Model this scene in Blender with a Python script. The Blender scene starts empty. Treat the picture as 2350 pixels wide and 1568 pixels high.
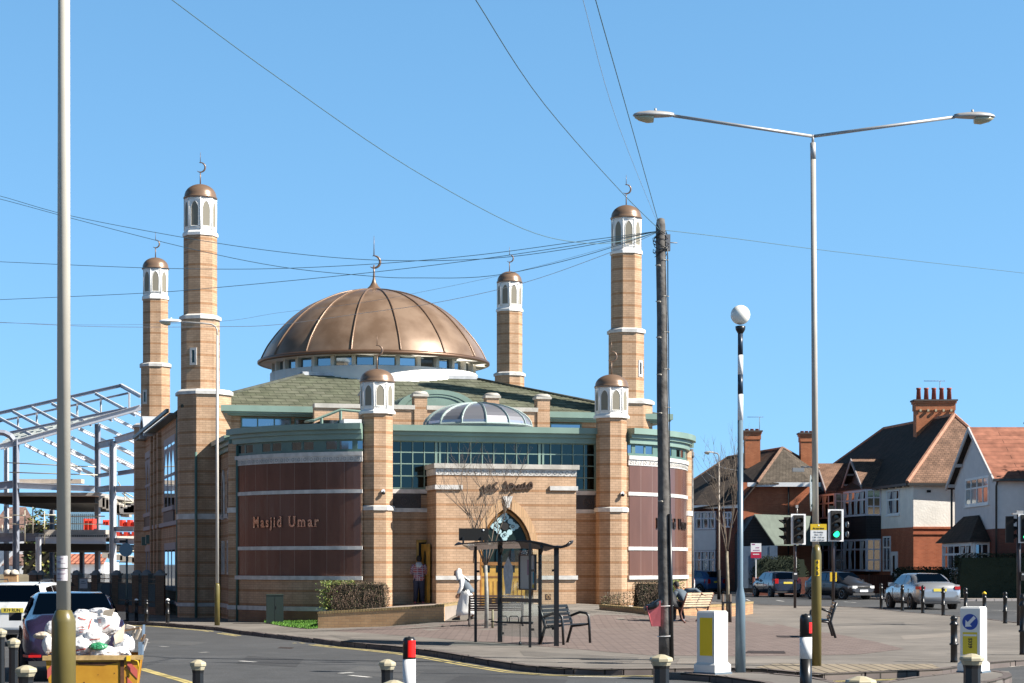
import bpy, bmesh, math, random
from mathutils import Vector, Matrix, noise
from mathutils.geometry import delaunay_2d_cdt
R = math.radians
S = bpy.context.scene
C = S.collection
# ------------------------------------------------------------------ camera
F = 4570.0            # focal length in 2350-px-wide picture units; horizon at y = 1294
CAMZ = 1.8
cam = bpy.data.cameras.new('camera'); camo = bpy.data.objects.new('camera', cam); C.objects.link(camo)
cam.lens = 36 * F / 2350; cam.sensor_width = 36; cam.sensor_fit = 'HORIZONTAL'
cam.shift_y = (1294 - 784) / 2350
cam.clip_start = 0.5; cam.clip_end = 6000
camo.location = (0, 0, CAMZ); camo.rotation_euler = (R(90), 0, 0)
S.camera = camo
# ------------------------------------------------------------------ light
SUNV = Vector((0.950, -0.285, 0.805)).normalized()
el = math.asin(SUNV.z); az = math.atan2(SUNV.x, SUNV.y)
w = bpy.data.worlds.new('World'); S.world = w; w.use_nodes = True
nt = w.node_tree; nt.nodes.clear()
sky = nt.nodes.new('ShaderNodeTexSky'); sky.sky_type = 'NISHITA'; sky.sun_disc = False
sky.sun_elevation = el; sky.sun_rotation = az
sky.air_density = 1.0; sky.dust_density = 0.1; sky.ozone_density = 2.0; sky.altitude = 0
tcw = nt.nodes.new('ShaderNodeTexCoord'); mp = nt.nodes.new('ShaderNodeVectorMath'); mp.operation = 'MULTIPLY_ADD'   # lifts the sky off its yellow rim
mp.inputs[1].default_value = (1, 1, 0.75); mp.inputs[2].default_value = (0, 0, 0.20)
nt.links.new(tcw.outputs['Generated'], mp.inputs[0]); nt.links.new(mp.outputs[0], sky.inputs[0])
hs = nt.nodes.new('ShaderNodeHueSaturation'); hs.inputs['Saturation'].default_value = 1.17; hs.inputs['Hue'].default_value = 0.489
bg = nt.nodes.new('ShaderNodeBackground'); bg.inputs[1].default_value = 0.111
out = nt.nodes.new('ShaderNodeOutputWorld')
nt.links.new(sky.outputs[0], hs.inputs['Color']); sp = nt.nodes.new('ShaderNodeSeparateXYZ'); nt.links.new(tcw.outputs['Generated'], sp.inputs[0])
dk = nt.nodes.new('ShaderNodeMapRange'); dk.inputs[1].default_value = 0.27; dk.inputs[2].default_value = 0.6; dk.inputs[3].default_value = 1.0; dk.inputs[4].default_value = 0.12
nt.links.new(sp.outputs[2], dk.inputs[0])     # a clear sky is deepest overhead
sc_ = nt.nodes.new('ShaderNodeVectorMath'); sc_.operation = 'SCALE'; nt.links.new(hs.outputs[0], sc_.inputs[0]); nt.links.new(dk.outputs[0], sc_.inputs['Scale'])
nt.links.new(sc_.outputs[0], bg.inputs[0]); nt.links.new(bg.outputs[0], out.inputs[0])
sl = bpy.data.lights.new('sun', 'SUN'); sl.energy = 4.9; sl.angle = R(0.53); sl.color = (1.0, 0.94, 0.85)
so = bpy.data.objects.new('sun', sl); C.objects.link(so)
so.rotation_euler = SUNV.to_track_quat('Z', 'Y').to_euler(); so.location = (40, -20, 60)
S.view_settings.view_transform = 'Standard'; S.view_settings.look = 'None'
S.view_settings.exposure = 1.1; S.view_settings.gamma = 1.0
S.cycles.max_bounces = 6; S.cycles.diffuse_bounces = 3; S.cycles.glossy_bounces = 3
S.cycles.transparent_max_bounces = 12; S.cycles.use_fast_gi = False
rnd = random.Random(7)

def P(x, y, d):
    return Vector(((x - 1175) * d / F, d, CAMZ + (1294 - y) * d / F))
def PS(x, y, d):      # the same from 2560-px picture units
    return P(x / 1.0894, y / 1.0894, d)
def sm(a, b, t):
    t = max(0, min(1, (t - a) / (b - a))); return t * t * (3 - 2 * t)
def base_z(X, Y):
    return -0.17 * (1 - sm(-9, 0, X)) * sm(40, 58, Y)
def plaza_z(X, Y):
    m = 0.45 * sm(54, 65, Y) * sm(-4.2, -1.0, X) * (1 - sm(2.5, 7.5, X)) * (1 - sm(80, 95, Y))
    return base_z(X, Y) + m
def road_z(X, Y):
    return base_z(X, Y) - 0.10
def ground(x, y, fn=plaza_z, src=True):
    if src: x /= 1.0894; y /= 1.0894
    d = 200.0
    while d > 12:
        p = P(x, y, d)
        if p.z >= fn(p.x, p.y): break
        d -= 0.05
    return Vector((p.x, p.y, fn(p.x, p.y)))
# ------------------------------------------------------------------ mesh builder
def rotz(a): return Matrix.Rotation(a, 4, 'Z')
def T(x, y, z): return Matrix.Translation((x, y, z))
class MB:
    def __init__(s): s.v = []; s.f = []; s.m = []; s.s = []; s.X = Matrix.Identity(4)
    def add(s, verts, faces, m=0, smooth=False):
        o = len(s.v); s.v += [s.X @ Vector(p) for p in verts]
        for f in faces:
            s.f.append([i + o for i in f]); s.m.append(m); s.s.append(smooth)
        return s
    def face(s, pts, m=0): return s.add(pts, [list(range(len(pts)))], m)
    def box(s, x0, x1, y0, y1, z0, z1, m=0):
        v = [(x, y, z) for z in (z0, z1) for y in (y0, y1) for x in (x0, x1)]
        return s.add(v, [(0, 2, 3, 1), (4, 5, 7, 6), (0, 1, 5, 4), (2, 6, 7, 3), (0, 4, 6, 2), (1, 3, 7, 5)], m)
    def obox(s, p0, p1, w, z0, z1, m=0):   # box along plan segment p0-p1 of width w
        d = Vector((p1[0] - p0[0], p1[1] - p0[1])); n = Vector((-d.y, d.x)).normalized() * w / 2
        return s.prism([(p0[0] + n.x, p0[1] + n.y), (p0[0] - n.x, p0[1] - n.y), (p1[0] - n.x, p1[1] - n.y), (p1[0] + n.x, p1[1] + n.y)], z0, z1, m)
    def prism(s, poly, z0, z1, m=0, top=None):
        n = len(poly); top = top or poly
        a = sum(poly[i][0] * poly[(i + 1) % n][1] - poly[(i + 1) % n][0] * poly[i][1] for i in range(n))
        if a < 0: poly = poly[::-1]; top = top[::-1]
        zz0 = z0 if callable(z0) else (lambda p: z0); zz1 = z1 if callable(z1) else (lambda p: z1)
        v = [(p[0], p[1], zz0(p)) for p in poly] + [(p[0], p[1], zz1(p)) for p in top]
        f = [list(range(n))[::-1], list(range(n, 2 * n))] + [(i, (i + 1) % n, n + (i + 1) % n, n + i) for i in range(n)]
        return s.add(v, f, m)
    def extr(s, pts, vec, m=0, smooth=False):
        n = len(pts); vec = Vector(vec); pts = [Vector(p) for p in pts]
        nn = Vector((0, 0, 0))
        for i in range(n):
            nn += (pts[i] - pts[0]).cross(pts[(i + 1) % n] - pts[0])
        if nn.dot(vec) < 0: pts = pts[::-1]
        v = pts + [p + vec for p in pts]
        f = [list(range(n))[::-1], list(range(n, 2 * n))] + [(i, (i + 1) % n, n + (i + 1) % n, n + i) for i in range(n)]
        return s.add(v, f, m, smooth)
    def tube(s, p0, p1, r0, r1=None, n=10, m=0, cap=True, smooth=True):
        r1 = r0 if r1 is None else r1
        return s.path([p0, p1], [r0, r1], n, m, cap, smooth)
    def path(s, pts, r, n=8, m=0, cap=True, smooth=True, closed=False):
        pts = [Vector(p) for p in pts]; k = len(pts)
        if not hasattr(r, '__len__'): r = [r] * k
        v = []; up = None
        for i, p in enumerate(pts):
            if closed: t = pts[(i + 1) % k] - pts[i - 1]
            else: t = pts[min(i + 1, k - 1)] - pts[max(i - 1, 0)]
            t = t.normalized() if t.length > 1e-9 else Vector((0, 0, 1))
            if up is None:
                up = Vector((0, 0, 1)) if abs(t.z) < 0.9 else Vector((1, 0, 0))
            a = t.cross(up)
            if a.length < 1e-6: a = t.cross(Vector((1, 0.3, 0)))
            a.normalize(); b = a.cross(t).normalized(); up = b
            for j in range(n):
                q = 2 * math.pi * j / n
                v.append(p + (a * math.cos(q) + b * math.sin(q)) * r[i])
        f = []
        for i in range(k if closed else k - 1):
            i2 = (i + 1) % k
            for j in range(n):
                f.append((i * n + j, i2 * n + j, i2 * n + (j + 1) % n, i * n + (j + 1) % n))
        s.add(v, f, m, smooth)
        if cap and not closed:
            o = len(s.v) - len(v)
            s.f.append([o + j for j in range(n)]); s.m.append(m); s.s.append(False)
            s.f.append([o + (k - 1) * n + j for j in range(n)][::-1]); s.m.append(m); s.s.append(False)
        return s
    def lathe(s, prof, n=24, m=0, c=(0, 0, 0), smooth=True, ph=0.0, sx=1, sy=1):
        v = []; k = len(prof)
        for r, z in prof:
            for j in range(n):
                q = 2 * math.pi * (j / n) + ph
                v.append((c[0] + r * math.cos(q) * sx, c[1] + r * math.sin(q) * sy, c[2] + z))
        f = [(i * n + j, i * n + (j + 1) % n, (i + 1) * n + (j + 1) % n, (i + 1) * n + j) for i in range(k - 1) for j in range(n)]
        s.add(v, f, m, smooth); o = len(s.v) - len(v)
        if prof[0][0] > 1e-4: s.f.append([o + j for j in range(n)][::-1]); s.m.append(m); s.s.append(False)
        if prof[-1][0] > 1e-4: s.f.append([o + (k - 1) * n + j for j in range(n)]); s.m.append(m); s.s.append(False)
        return s
    def octa(s, c, w, z0, z1, m=0, w1=None, ch=0.2929, rot=0):
        def pl(w):
            h = w / 2; q = w * ch
            p = [(h, -h + q), (h, h - q), (h - q, h), (-h + q, h), (-h, h - q), (-h, -h + q), (-h + q, -h), (h - q, -h)]
            return [(c[0] + x * math.cos(rot) - y * math.sin(rot), c[1] + x * math.sin(rot) + y * math.cos(rot)) for x, y in p]
        return s.prism(pl(w), z0, z1, m, top=pl(w1 or w))
    def loft(s, rings, m=0, smooth=True, closed=True, cap=True):
        n = len(rings[0]); v = [p for r in rings for p in r]; f = []
        for i in range(len(rings) - 1):
            for j in range(n if closed else n - 1):
                f.append((i * n + j, i * n + (j + 1) % n, (i + 1) * n + (j + 1) % n, (i + 1) * n + j))
        s.add(v, f, m, smooth); o = len(s.v) - len(v)
        if cap:
            s.f.append([o + j for j in range(n)][::-1]); s.m.append(m); s.s.append(False)
            s.f.append([o + (len(rings) - 1) * n + j for j in range(n)]); s.m.append(m); s.s.append(False)
        return s
    def build(s, name, mats, parent=None, label=None, cat=None, group=None, kind=None, sc=1.0, rc=False):
        me = bpy.data.meshes.new(name)
        V = [v * sc for v in s.v]
        me.from_pydata([tuple(v) for v in V], [], s.f)
        if not isinstance(mats, (list, tuple)): mats = [mats]
        for q in mats: me.materials.append(q)
        me.polygons.foreach_set('material_index', s.m)
        me.polygons.foreach_set('use_smooth', s.s)
        me.update()
        if rc:
            bm = bmesh.new(); bm.from_mesh(me); bmesh.ops.recalc_face_normals(bm, faces=bm.faces); bm.to_mesh(me); bm.free()
        uvmap(me)
        o = bpy.data.objects.new(name, me); C.objects.link(o)
        if parent: o.parent = parent
        tag(o, label, cat, group, kind)
        return o
def uvmap(me):
    uv = me.uv_layers.new(name='UVMap'); d = uv.data
    for p in me.polygons:
        n = p.normal
        if abs(n.z) > 0.98: t = Vector((1, 0, 0)); b = Vector((0, 1, 0))
        else:
            t = Vector((-n.y, n.x, 0)).normalized(); b = n.cross(t).normalized()
        for li in p.loop_indices:
            co = me.vertices[me.loops[li].vertex_index].co
            d[li].uv = (co.dot(t), co.dot(b))
def tag(o, label=None, cat=None, group=None, kind=None):
    if label: o['label'] = label
    if cat: o['category'] = cat
    if group: o['group'] = group
    if kind: o['kind'] = kind
    return o
def thing(name, label, cat, loc=(0, 0, 0), rz=0, group=None):
    o = bpy.data.objects.new(name, None); C.objects.link(o); o.empty_display_size = 0.3
    o.location = loc; o.rotation_euler = (0, 0, rz)
    return tag(o, label, cat, group)
def struct(mb, name, mats): return mb.build(name, mats, kind='structure')
def dup(o, parent=None, loc=None, rz=None, label=None):
    c = o.copy(); C.objects.link(c)
    if parent: c.parent = parent
    if loc is not None: c.location = loc
    if rz is not None: c.rotation_euler = (0, 0, rz)
    if label: c['label'] = label
    for ch in list(o.children): dup(ch, c)
    return c
def text_mesh(body, size, depth=0.01, align='CENTER', sx=1.0, bold=0.0):
    cu = bpy.data.curves.new('t', 'FONT'); cu.body = body; cu.size = size; cu.extrude = depth; cu.align_x = align; cu.align_y = 'CENTER'
    cu.offset = bold; cu.resolution_u = 3
    o = bpy.data.objects.new('t', cu); C.objects.link(o)
    bpy.context.view_layer.update()
    me = bpy.data.meshes.new_from_object(o); C.objects.unlink(o); bpy.data.objects.remove(o)
    if sx != 1.0:
        for v in me.vertices: v.co.x *= sx
    return me
def text(name, body, size, m, parent, mat4, depth=0.008, sx=1.0, bold=0.0):
    me = text_mesh(body, size, depth, sx=sx, bold=bold); me.name = name; me.transform(mat4)
    me.materials.clear(); me.materials.append(m)
    o = bpy.data.objects.new(name, me); C.objects.link(o); o.parent = parent
    return o
def face_mat(p, nx, ny, scale=1.0, roll=0):   # text standing upright at p and facing plan direction (nx, ny)
    n = Vector((nx, ny, 0)).normalized(); z = Vector((0, 0, 1)); x = z.cross(n)
    m = Matrix((x, z, n)).transposed().to_4x4(); m.translation = p
    return m @ Matrix.Rotation(roll, 4, 'Z')
# ------------------------------------------------------------------ materials
MATS = {}
def mat(name, col, rough=0.7, metal=0.0, var=0.0, vscale=3.0, bump=0.0, bscale=20.0, spec=0.5, coat=0.0, emit=None, es=1.0, col2=None, grunge=None):
    if name in MATS: return MATS[name]
    m = bpy.data.materials.new(name); m.use_nodes = True; MATS[name] = m
    n = m.node_tree; b = n.nodes['Principled BSDF']
    b.inputs['Base Color'].default_value = (*col, 1); b.inputs['Roughness'].default_value = rough
    b.inputs['Metallic'].default_value = metal; b.inputs['Specular IOR Level'].default_value = spec
    b.inputs['Coat Weight'].default_value = coat
    tc = n.nodes.new('ShaderNodeTexCoord')
    if var or col2:
        nz = n.nodes.new('ShaderNodeTexNoise'); nz.inputs['Scale'].default_value = vscale; nz.inputs['Detail'].default_value = 6
        n.links.new(tc.outputs['Object'], nz.inputs['Vector'])
        mx = n.nodes.new('ShaderNodeMix'); mx.data_type = 'RGBA'
        rp = n.nodes.new('ShaderNodeMapRange'); rp.inputs[1].default_value = 0.35; rp.inputs[2].default_value = 0.65
        n.links.new(nz.outputs[0], rp.inputs[0]); n.links.new(rp.outputs[0], mx.inputs[0])
        c2 = col2 or tuple(min(1, c * (1 + var)) for c in col)
        c1 = col if col2 else tuple(c * (1 - var) for c in col)
        mx.inputs[6].default_value = (*c1, 1); mx.inputs[7].default_value = (*c2, 1)
        n.links.new(mx.outputs[2], b.inputs['Base Color'])
    if bump:
        nb = n.nodes.new('ShaderNodeTexNoise'); nb.inputs['Scale'].default_value = bscale; nb.inputs['Detail'].default_value = 5
        n.links.new(tc.outputs['Object'], nb.inputs['Vector'])
        bp = n.nodes.new('ShaderNodeBump'); bp.inputs['Strength'].default_value = bump; bp.inputs['Distance'].default_value = 0.02
        n.links.new(nb.outputs[0], bp.inputs['Height']); n.links.new(bp.outputs[0], b.inputs['Normal'])
    if emit:
        b.inputs['Emission Color'].default_value = (*emit, 1); b.inputs['Emission Strength'].default_value = es
    return m
def brick(name, c1, c2, mortar, bw=0.225, rh=0.0793, band=None, bandcol=None, period=0.476, phase=0.0, rough=0.85, msize=0.006, offset=0.5, dirt=0.15, bump=0.3):
    m = bpy.data.materials.new(name); m.use_nodes = True; MATS[name] = m
    n = m.node_tree; b = n.nodes['Principled BSDF']; b.inputs['Roughness'].default_value = rough
    b.inputs['Specular IOR Level'].default_value = 0.25
    tc = n.nodes.new('ShaderNodeTexCoord')
    t = n.nodes.new('ShaderNodeTexBrick'); t.offset = offset
    t.inputs['Scale'].default_value = 1.0; t.inputs['Brick Width'].default_value = bw; t.inputs['Row Height'].default_value = rh
    t.inputs['Mortar Size'].default_value = msize; t.inputs['Mortar Smooth'].default_value = 0.3
    t.inputs['Color1'].default_value = (*c1, 1); t.inputs['Color2'].default_value = (*c2, 1); t.inputs['Mortar'].default_value = (*mortar, 1)
    n.links.new(tc.outputs['UV'], t.inputs['Vector'])
    col = t.outputs['Color']
    if band:
        sep = n.nodes.new('ShaderNodeSeparateXYZ'); n.links.new(tc.outputs['UV'], sep.inputs[0])
        ad = n.nodes.new('ShaderNodeMath'); ad.operation = 'SUBTRACT'; n.links.new(sep.outputs[1], ad.inputs[0]); ad.inputs[1].default_value = phase
        mo = n.nodes.new('ShaderNodeMath'); mo.operation = 'FLOORED_MODULO'; n.links.new(ad.outputs[0], mo.inputs[0]); mo.inputs[1].default_value = period
        lt = n.nodes.new('ShaderNodeMath'); lt.operation = 'LESS_THAN'; n.links.new(mo.outputs[0], lt.inputs[0]); lt.inputs[1].default_value = band
        mm = n.nodes.new('ShaderNodeMix'); mm.data_type = 'RGBA'; mm.blend_type = 'MULTIPLY'
        n.links.new(lt.outputs[0], mm.inputs[0]); n.links.new(col, mm.inputs[6]); mm.inputs[7].default_value = (*bandcol, 1)
        col = mm.outputs[2]
    if dirt:
        nz = n.nodes.new('ShaderNodeTexNoise'); nz.inputs['Scale'].default_value = 1.3; nz.inputs['Detail'].default_value = 8
        mpg = n.nodes.new('ShaderNodeMapping'); mpg.inputs['Scale'].default_value = (1.6, 1.6, 0.35); n.links.new(tc.outputs['Object'], mpg.inputs[0]); n.links.new(mpg.outputs[0], nz.inputs['Vector'])
        rp = n.nodes.new('ShaderNodeMapRange'); rp.inputs[1].default_value = 0.3; rp.inputs[2].default_value = 0.7; rp.inputs[3].default_value = 1 - dirt; rp.inputs[4].default_value = 1 + dirt * 0.4
        n.links.new(nz.outputs[0], rp.inputs[0])
        mm = n.nodes.new('ShaderNodeVectorMath'); mm.operation = 'SCALE'; n.links.new(col, mm.inputs[0]); n.links.new(rp.outputs[0], mm.inputs['Scale'])
        col = mm.outputs[0]
    n.links.new(col, b.inputs['Base Color'])
    if bump:
        bp = n.nodes.new('ShaderNodeBump'); bp.inputs['Strength'].default_value = bump; bp.inputs['Distance'].default_value = 0.01; bp.invert = True
        n.links.new(t.outputs['Fac'], bp.inputs['Height']); n.links.new(bp.outputs[0], b.inputs['Normal'])
    return m
def glass(name, col=(0.30, 0.36, 0.42), rough=0.04):
    m = mat(name, col, rough, 1.0); return m
def clear_glass(name, tint=(0.9, 0.95, 0.95), dirt=0.15, refl=0.12):
    m = bpy.data.materials.new(name); m.use_nodes = True; MATS[name] = m; n = m.node_tree; n.nodes.clear()
    o = n.nodes.new('ShaderNodeOutputMaterial'); t = n.nodes.new('ShaderNodeBsdfTransparent'); t.inputs[0].default_value = (*tint, 1)
    g = n.nodes.new('ShaderNodeBsdfGlossy'); g.inputs['Roughness'].default_value = 0.05
    d = n.nodes.new('ShaderNodeBsdfDiffuse'); d.inputs[0].default_value = (0.55, 0.56, 0.55, 1)
    a = n.nodes.new('ShaderNodeMixShader'); a.inputs[0].default_value = refl
    b = n.nodes.new('ShaderNodeMixShader')
    tc = n.nodes.new('ShaderNodeTexCoord'); nz = n.nodes.new('ShaderNodeTexNoise'); nz.inputs['Scale'].default_value = 1.5; nz.inputs['Detail'].default_value = 5
    rp = n.nodes.new('ShaderNodeMapRange'); rp.inputs[1].default_value = 0.4; rp.inputs[2].default_value = 0.75; rp.inputs[3].default_value = dirt * 0.5; rp.inputs[4].default_value = dirt * 2
    n.links.new(tc.outputs['Object'], nz.inputs[0]); n.links.new(nz.outputs[0], rp.inputs[0]); n.links.new(rp.outputs[0], b.inputs[0])
    n.links.new(t.outputs[0], a.inputs[1]); n.links.new(g.outputs[0], a.inputs[2]); n.links.new(a.outputs[0], b.inputs[1]); n.links.new(d.outputs[0], b.inputs[2])
    n.links.new(b.outputs[0], o.inputs[0]); return m
def asphalt(name, c, patch=0.2, grain=0.25, rough=0.85):
    m = bpy.data.materials.new(name); m.use_nodes = True; MATS[name] = m; n = m.node_tree; b = n.nodes['Principled BSDF']
    b.inputs['Roughness'].default_value = rough; b.inputs['Specular IOR Level'].default_value = 0.3
    tc = n.nodes.new('ShaderNodeTexCoord'); prev = None
    for sc, am in ((0.25, patch), (1.7, patch * 0.7), (45, grain)):
        nz = n.nodes.new('ShaderNodeTexNoise'); nz.inputs['Scale'].default_value = sc; nz.inputs['Detail'].default_value = 4
        n.links.new(tc.outputs['Object'], nz.inputs[0])
        rp = n.nodes.new('ShaderNodeMapRange'); rp.inputs[1].default_value = 0.3; rp.inputs[2].default_value = 0.7; rp.inputs[3].default_value = 1 - am; rp.inputs[4].default_value = 1 + am
        n.links.new(nz.outputs[0], rp.inputs[0])
        if prev is None: prev = rp.outputs[0]
        else:
            mu = n.nodes.new('ShaderNodeMath'); mu.operation = 'MULTIPLY'; n.links.new(prev, mu.inputs[0]); n.links.new(rp.outputs[0], mu.inputs[1]); prev = mu.outputs[0]
    vm = n.nodes.new('ShaderNodeVectorMath'); vm.operation = 'SCALE'; vm.inputs[0].default_value = c; n.links.new(prev, vm.inputs['Scale'])
    n.links.new(vm.outputs[0], b.inputs['Base Color'])
    return m
BUFF = brick('buff_brick', (0.515, 0.345, 0.225), (0.437, 0.286, 0.180), (0.29, 0.20, 0.13), band=0.0793, bandcol=(0.78, 0.66, 0.55), phase=0.0793, dirt=0.24)
BUFFP = brick('buff_brick_plain', (0.58, 0.36, 0.19), (0.50, 0.30, 0.155), (0.36, 0.25, 0.16))
PLINTH = brick('brown_brick', (0.30, 0.17, 0.10), (0.25, 0.14, 0.085), (0.2, 0.14, 0.1))
REDB = brick('red_brick', (0.42, 0.13, 0.065), (0.34, 0.10, 0.05), (0.30, 0.17, 0.11))
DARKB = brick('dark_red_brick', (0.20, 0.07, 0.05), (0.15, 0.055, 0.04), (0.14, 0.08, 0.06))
STONE = mat('pale_stone', (0.53, 0.51, 0.48), 0.8, var=0.16, vscale=4, bump=0.1)
COPING = mat('weathered_coping', (0.36, 0.34, 0.30), 0.9, vscale=2.5, bump=0.3, col2=(0.50, 0.47, 0.42))
WHITE = mat('white_lantern', (0.78, 0.76, 0.72), 0.6, var=0.04)
GREEN = mat('sage_green_metal', (0.18, 0.262, 0.218), 0.45, var=0.08, vscale=1.2)
GREEND = mat('dark_green_frame', (0.09, 0.16, 0.135), 0.45, var=0.08)
COPPER = mat('copper_dome', (0.18, 0.115, 0.075), 0.34, metal=0.25, vscale=1.1, col2=(0.29, 0.20, 0.14))
COPPER2 = mat('copper_cap', (0.21, 0.135, 0.09), 0.36, metal=0.25, var=0.08, vscale=3)
SKYGLASS = glass('window_glass', (0.20, 0.25, 0.30), 0.05)
DKGLASS = glass('dark_glass', (0.035, 0.048, 0.048), 0.06)
BLACK = mat('black_paint', (0.012, 0.013, 0.015), 0.35)
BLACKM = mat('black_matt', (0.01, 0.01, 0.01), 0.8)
WHITEP = mat('white_paint', (0.8, 0.8, 0.8), 0.5, var=0.03)
DARKIN = mat('dark_interior', (0.012, 0.011, 0.01), 0.9)
GALV = mat('galvanised_steel', (0.40, 0.39, 0.38), 0.5, metal=0.3, var=0.08, vscale=5)
# ------------------------------------------------------------------ ground
front = [(295, 1554), (409, 1558), (546, 1569), (640, 1582), (711, 1589.5), (790, 1598), (871, 1606.5), (960, 1614), (1039, 1622), (1110, 1632), (1180, 1643.5),
         (1257, 1656), (1320, 1665), (1400, 1671), (1500, 1674), (1650, 1672.5), (1805, 1671), (1889, 1672), (1970, 1679), (2046, 1687.5), (2119, 1684), (2240, 1680), (2351, 1675), (2410, 1667), (2476, 1658), (2560, 1651), (2760, 1638)]
fr = [ground(x, y, base_z) for x, y in front]
far = [(2760, 1582), (2560, 1559), (2480, 1549), (2365, 1538.5), (2250, 1529), (2180, 1521), (2100, 1517), (1950, 1514), (1870, 1511)]
fa = [ground(x, y, base_z) for x, y in far]
poly = [(-60, 70), (-30, 64.5)] + [(p.x, p.y) for p in fr] + [(30, 60)] + [(p.x, p.y) for p in fa] + [(9.5, 95), (6, 110), (0, 150), (-10, 260), (-120, 260)]
def smooth_poly(p): return p
def in_poly(x, y, pl):
    c = False; j = len(pl) - 1
    for i in range(len(pl)):
        if (pl[i][1] > y) != (pl[j][1] > y) and x < (pl[j][0] - pl[i][0]) * (y - pl[i][1]) / (pl[j][1] - pl[i][1]) + pl[i][0]: c = not c
        j = i
    return c
def sheet(pl, zf, grid=None, off=0.0):
    n = len(pl); pts = [Vector(p[:2]) for p in pl]; edges = [(i, (i + 1) % n) for i in range(n)]
    if grid:
        x0 = min(p[0] for p in pl); x1 = max(p[0] for p in pl); y0 = min(p[1] for p in pl); y1 = max(p[1] for p in pl)
        x = x0 + grid / 2
        while x < x1:
            y = y0 + grid / 2
            while y < y1:
                if abs(x) < 40 and y < 110 and in_poly(x, y, pl): pts.append(Vector((x, y)))
                y += grid
            x += grid
    r = delaunay_2d_cdt(pts, edges, [list(range(n))], 1, 1e-4)
    mb = MB(); vv = r[0]
    fs = []
    for f in r[2]:
        a, b, c = [vv[i] for i in f[:3]]
        if (b - a).cross(c - a) < 0: f = f[::-1]
        fs.append(f)
    mb.add([(v.x, v.y, zf(v.x, v.y) + off) for v in vv], fs, 0, True)
    return mb
PAVE = asphalt('pavement_asphalt', (0.175, 0.157, 0.138), 0.22, 0.25)
ROAD = asphalt('road_asphalt', (0.070, 0.071, 0.073), 0.18, 0.35)
KERB = brick('granite_kerb', (0.17, 0.14, 0.125), (0.12, 0.10, 0.095), (0.04, 0.035, 0.03), bw=0.85, rh=5.0, msize=0.02, offset=0.0)
PAVER = brick('red_block_paving', (0.215, 0.168, 0.150), (0.175, 0.134, 0.12), (0.12, 0.095, 0.085), bw=0.4, rh=0.2, msize=0.02, dirt=0.2, bump=0.1)
TACT = brick('buff_tactile_slabs', (0.29, 0.24, 0.175), (0.24, 0.20, 0.145), (0.09, 0.075, 0.06), bw=0.2, rh=2.0, msize=0.02, offset=0.0)
CHIP = asphalt('grass_soil', (0.10, 0.075, 0.05))
# road sheet: one big grid to the horizon
xs = [-2500, -900, -400, -200, -120] + [-80 + 4 * i for i in range(41)] + [120, 200, 400, 900, 2500]
ys = [-2500, -600, -150, -60, -20, 0, 10] + [16 + 3 * i for i in range(40)] + [150, 200, 300, 500, 900, 1600, 4000]
mb = MB(); nx = len(xs)
mb.add([(x, y, road_z(x, y)) for y in ys for x in xs], [(j * nx + i, j * nx + i + 1, (j + 1) * nx + i + 1, (j + 1) * nx + i) for j in range(len(ys) - 1) for i in range(nx - 1)], 0, True)
struct(mb, 'road', ROAD)
struct(sheet(poly, plaza_z, 1.5), 'pavement', PAVE)
def kerb(name, pts, closed=False, h=0.12, w=0.15, zt=plaza_z, m=KERB):
    # stones along the outer edge, each a little uneven
    mb = MB(); acc = []
    P2 = [Vector(p[:2]) for p in pts]
    if closed: P2.append(P2[0])
    # resample every 0.9 m
    res = [P2[0]]; left = 0.9
    for a, b in zip(P2, P2[1:]):
        L = (b - a).length; t = left
        while t < L: res.append(a + (b - a) * t / L); t += 0.9
        left = t - L
    res.append(P2[-1])
    for a, b in zip(res, res[1:]):
        d = (b - a)
        if d.length < 0.2: continue
        d.normalize(); n = Vector((d.y, -d.x)); g = d * 0.012
        j = rnd.uniform(-0.012, 0.012); k = rnd.uniform(-0.006, 0.006)
        q = [a + g + n * (0.01 + j), b - g + n * (0.01 + j), b - g - n * w, a + g - n * w]
        z = (zt(a.x, a.y) + zt(b.x, b.y)) / 2
        mb.prism([(v.x, v.y) for v in q], z - h - 0.05, z + 0.010 + k, 0)
    return mb
pr = [(-60, 70), (-30, 64.5)] + [(p.x, p.y) for p in fr] + [(30, 60)]
kf = kerb('kerb', pr, zt=base_z); struct(kf, 'kerb', KERB)
struct(kerb('kerb', [(30, 60)] + [(p.x, p.y) for p in fa] + [(9.5, 95), (6, 110)], zt=base_z), 'kerb_far', KERB)
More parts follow.
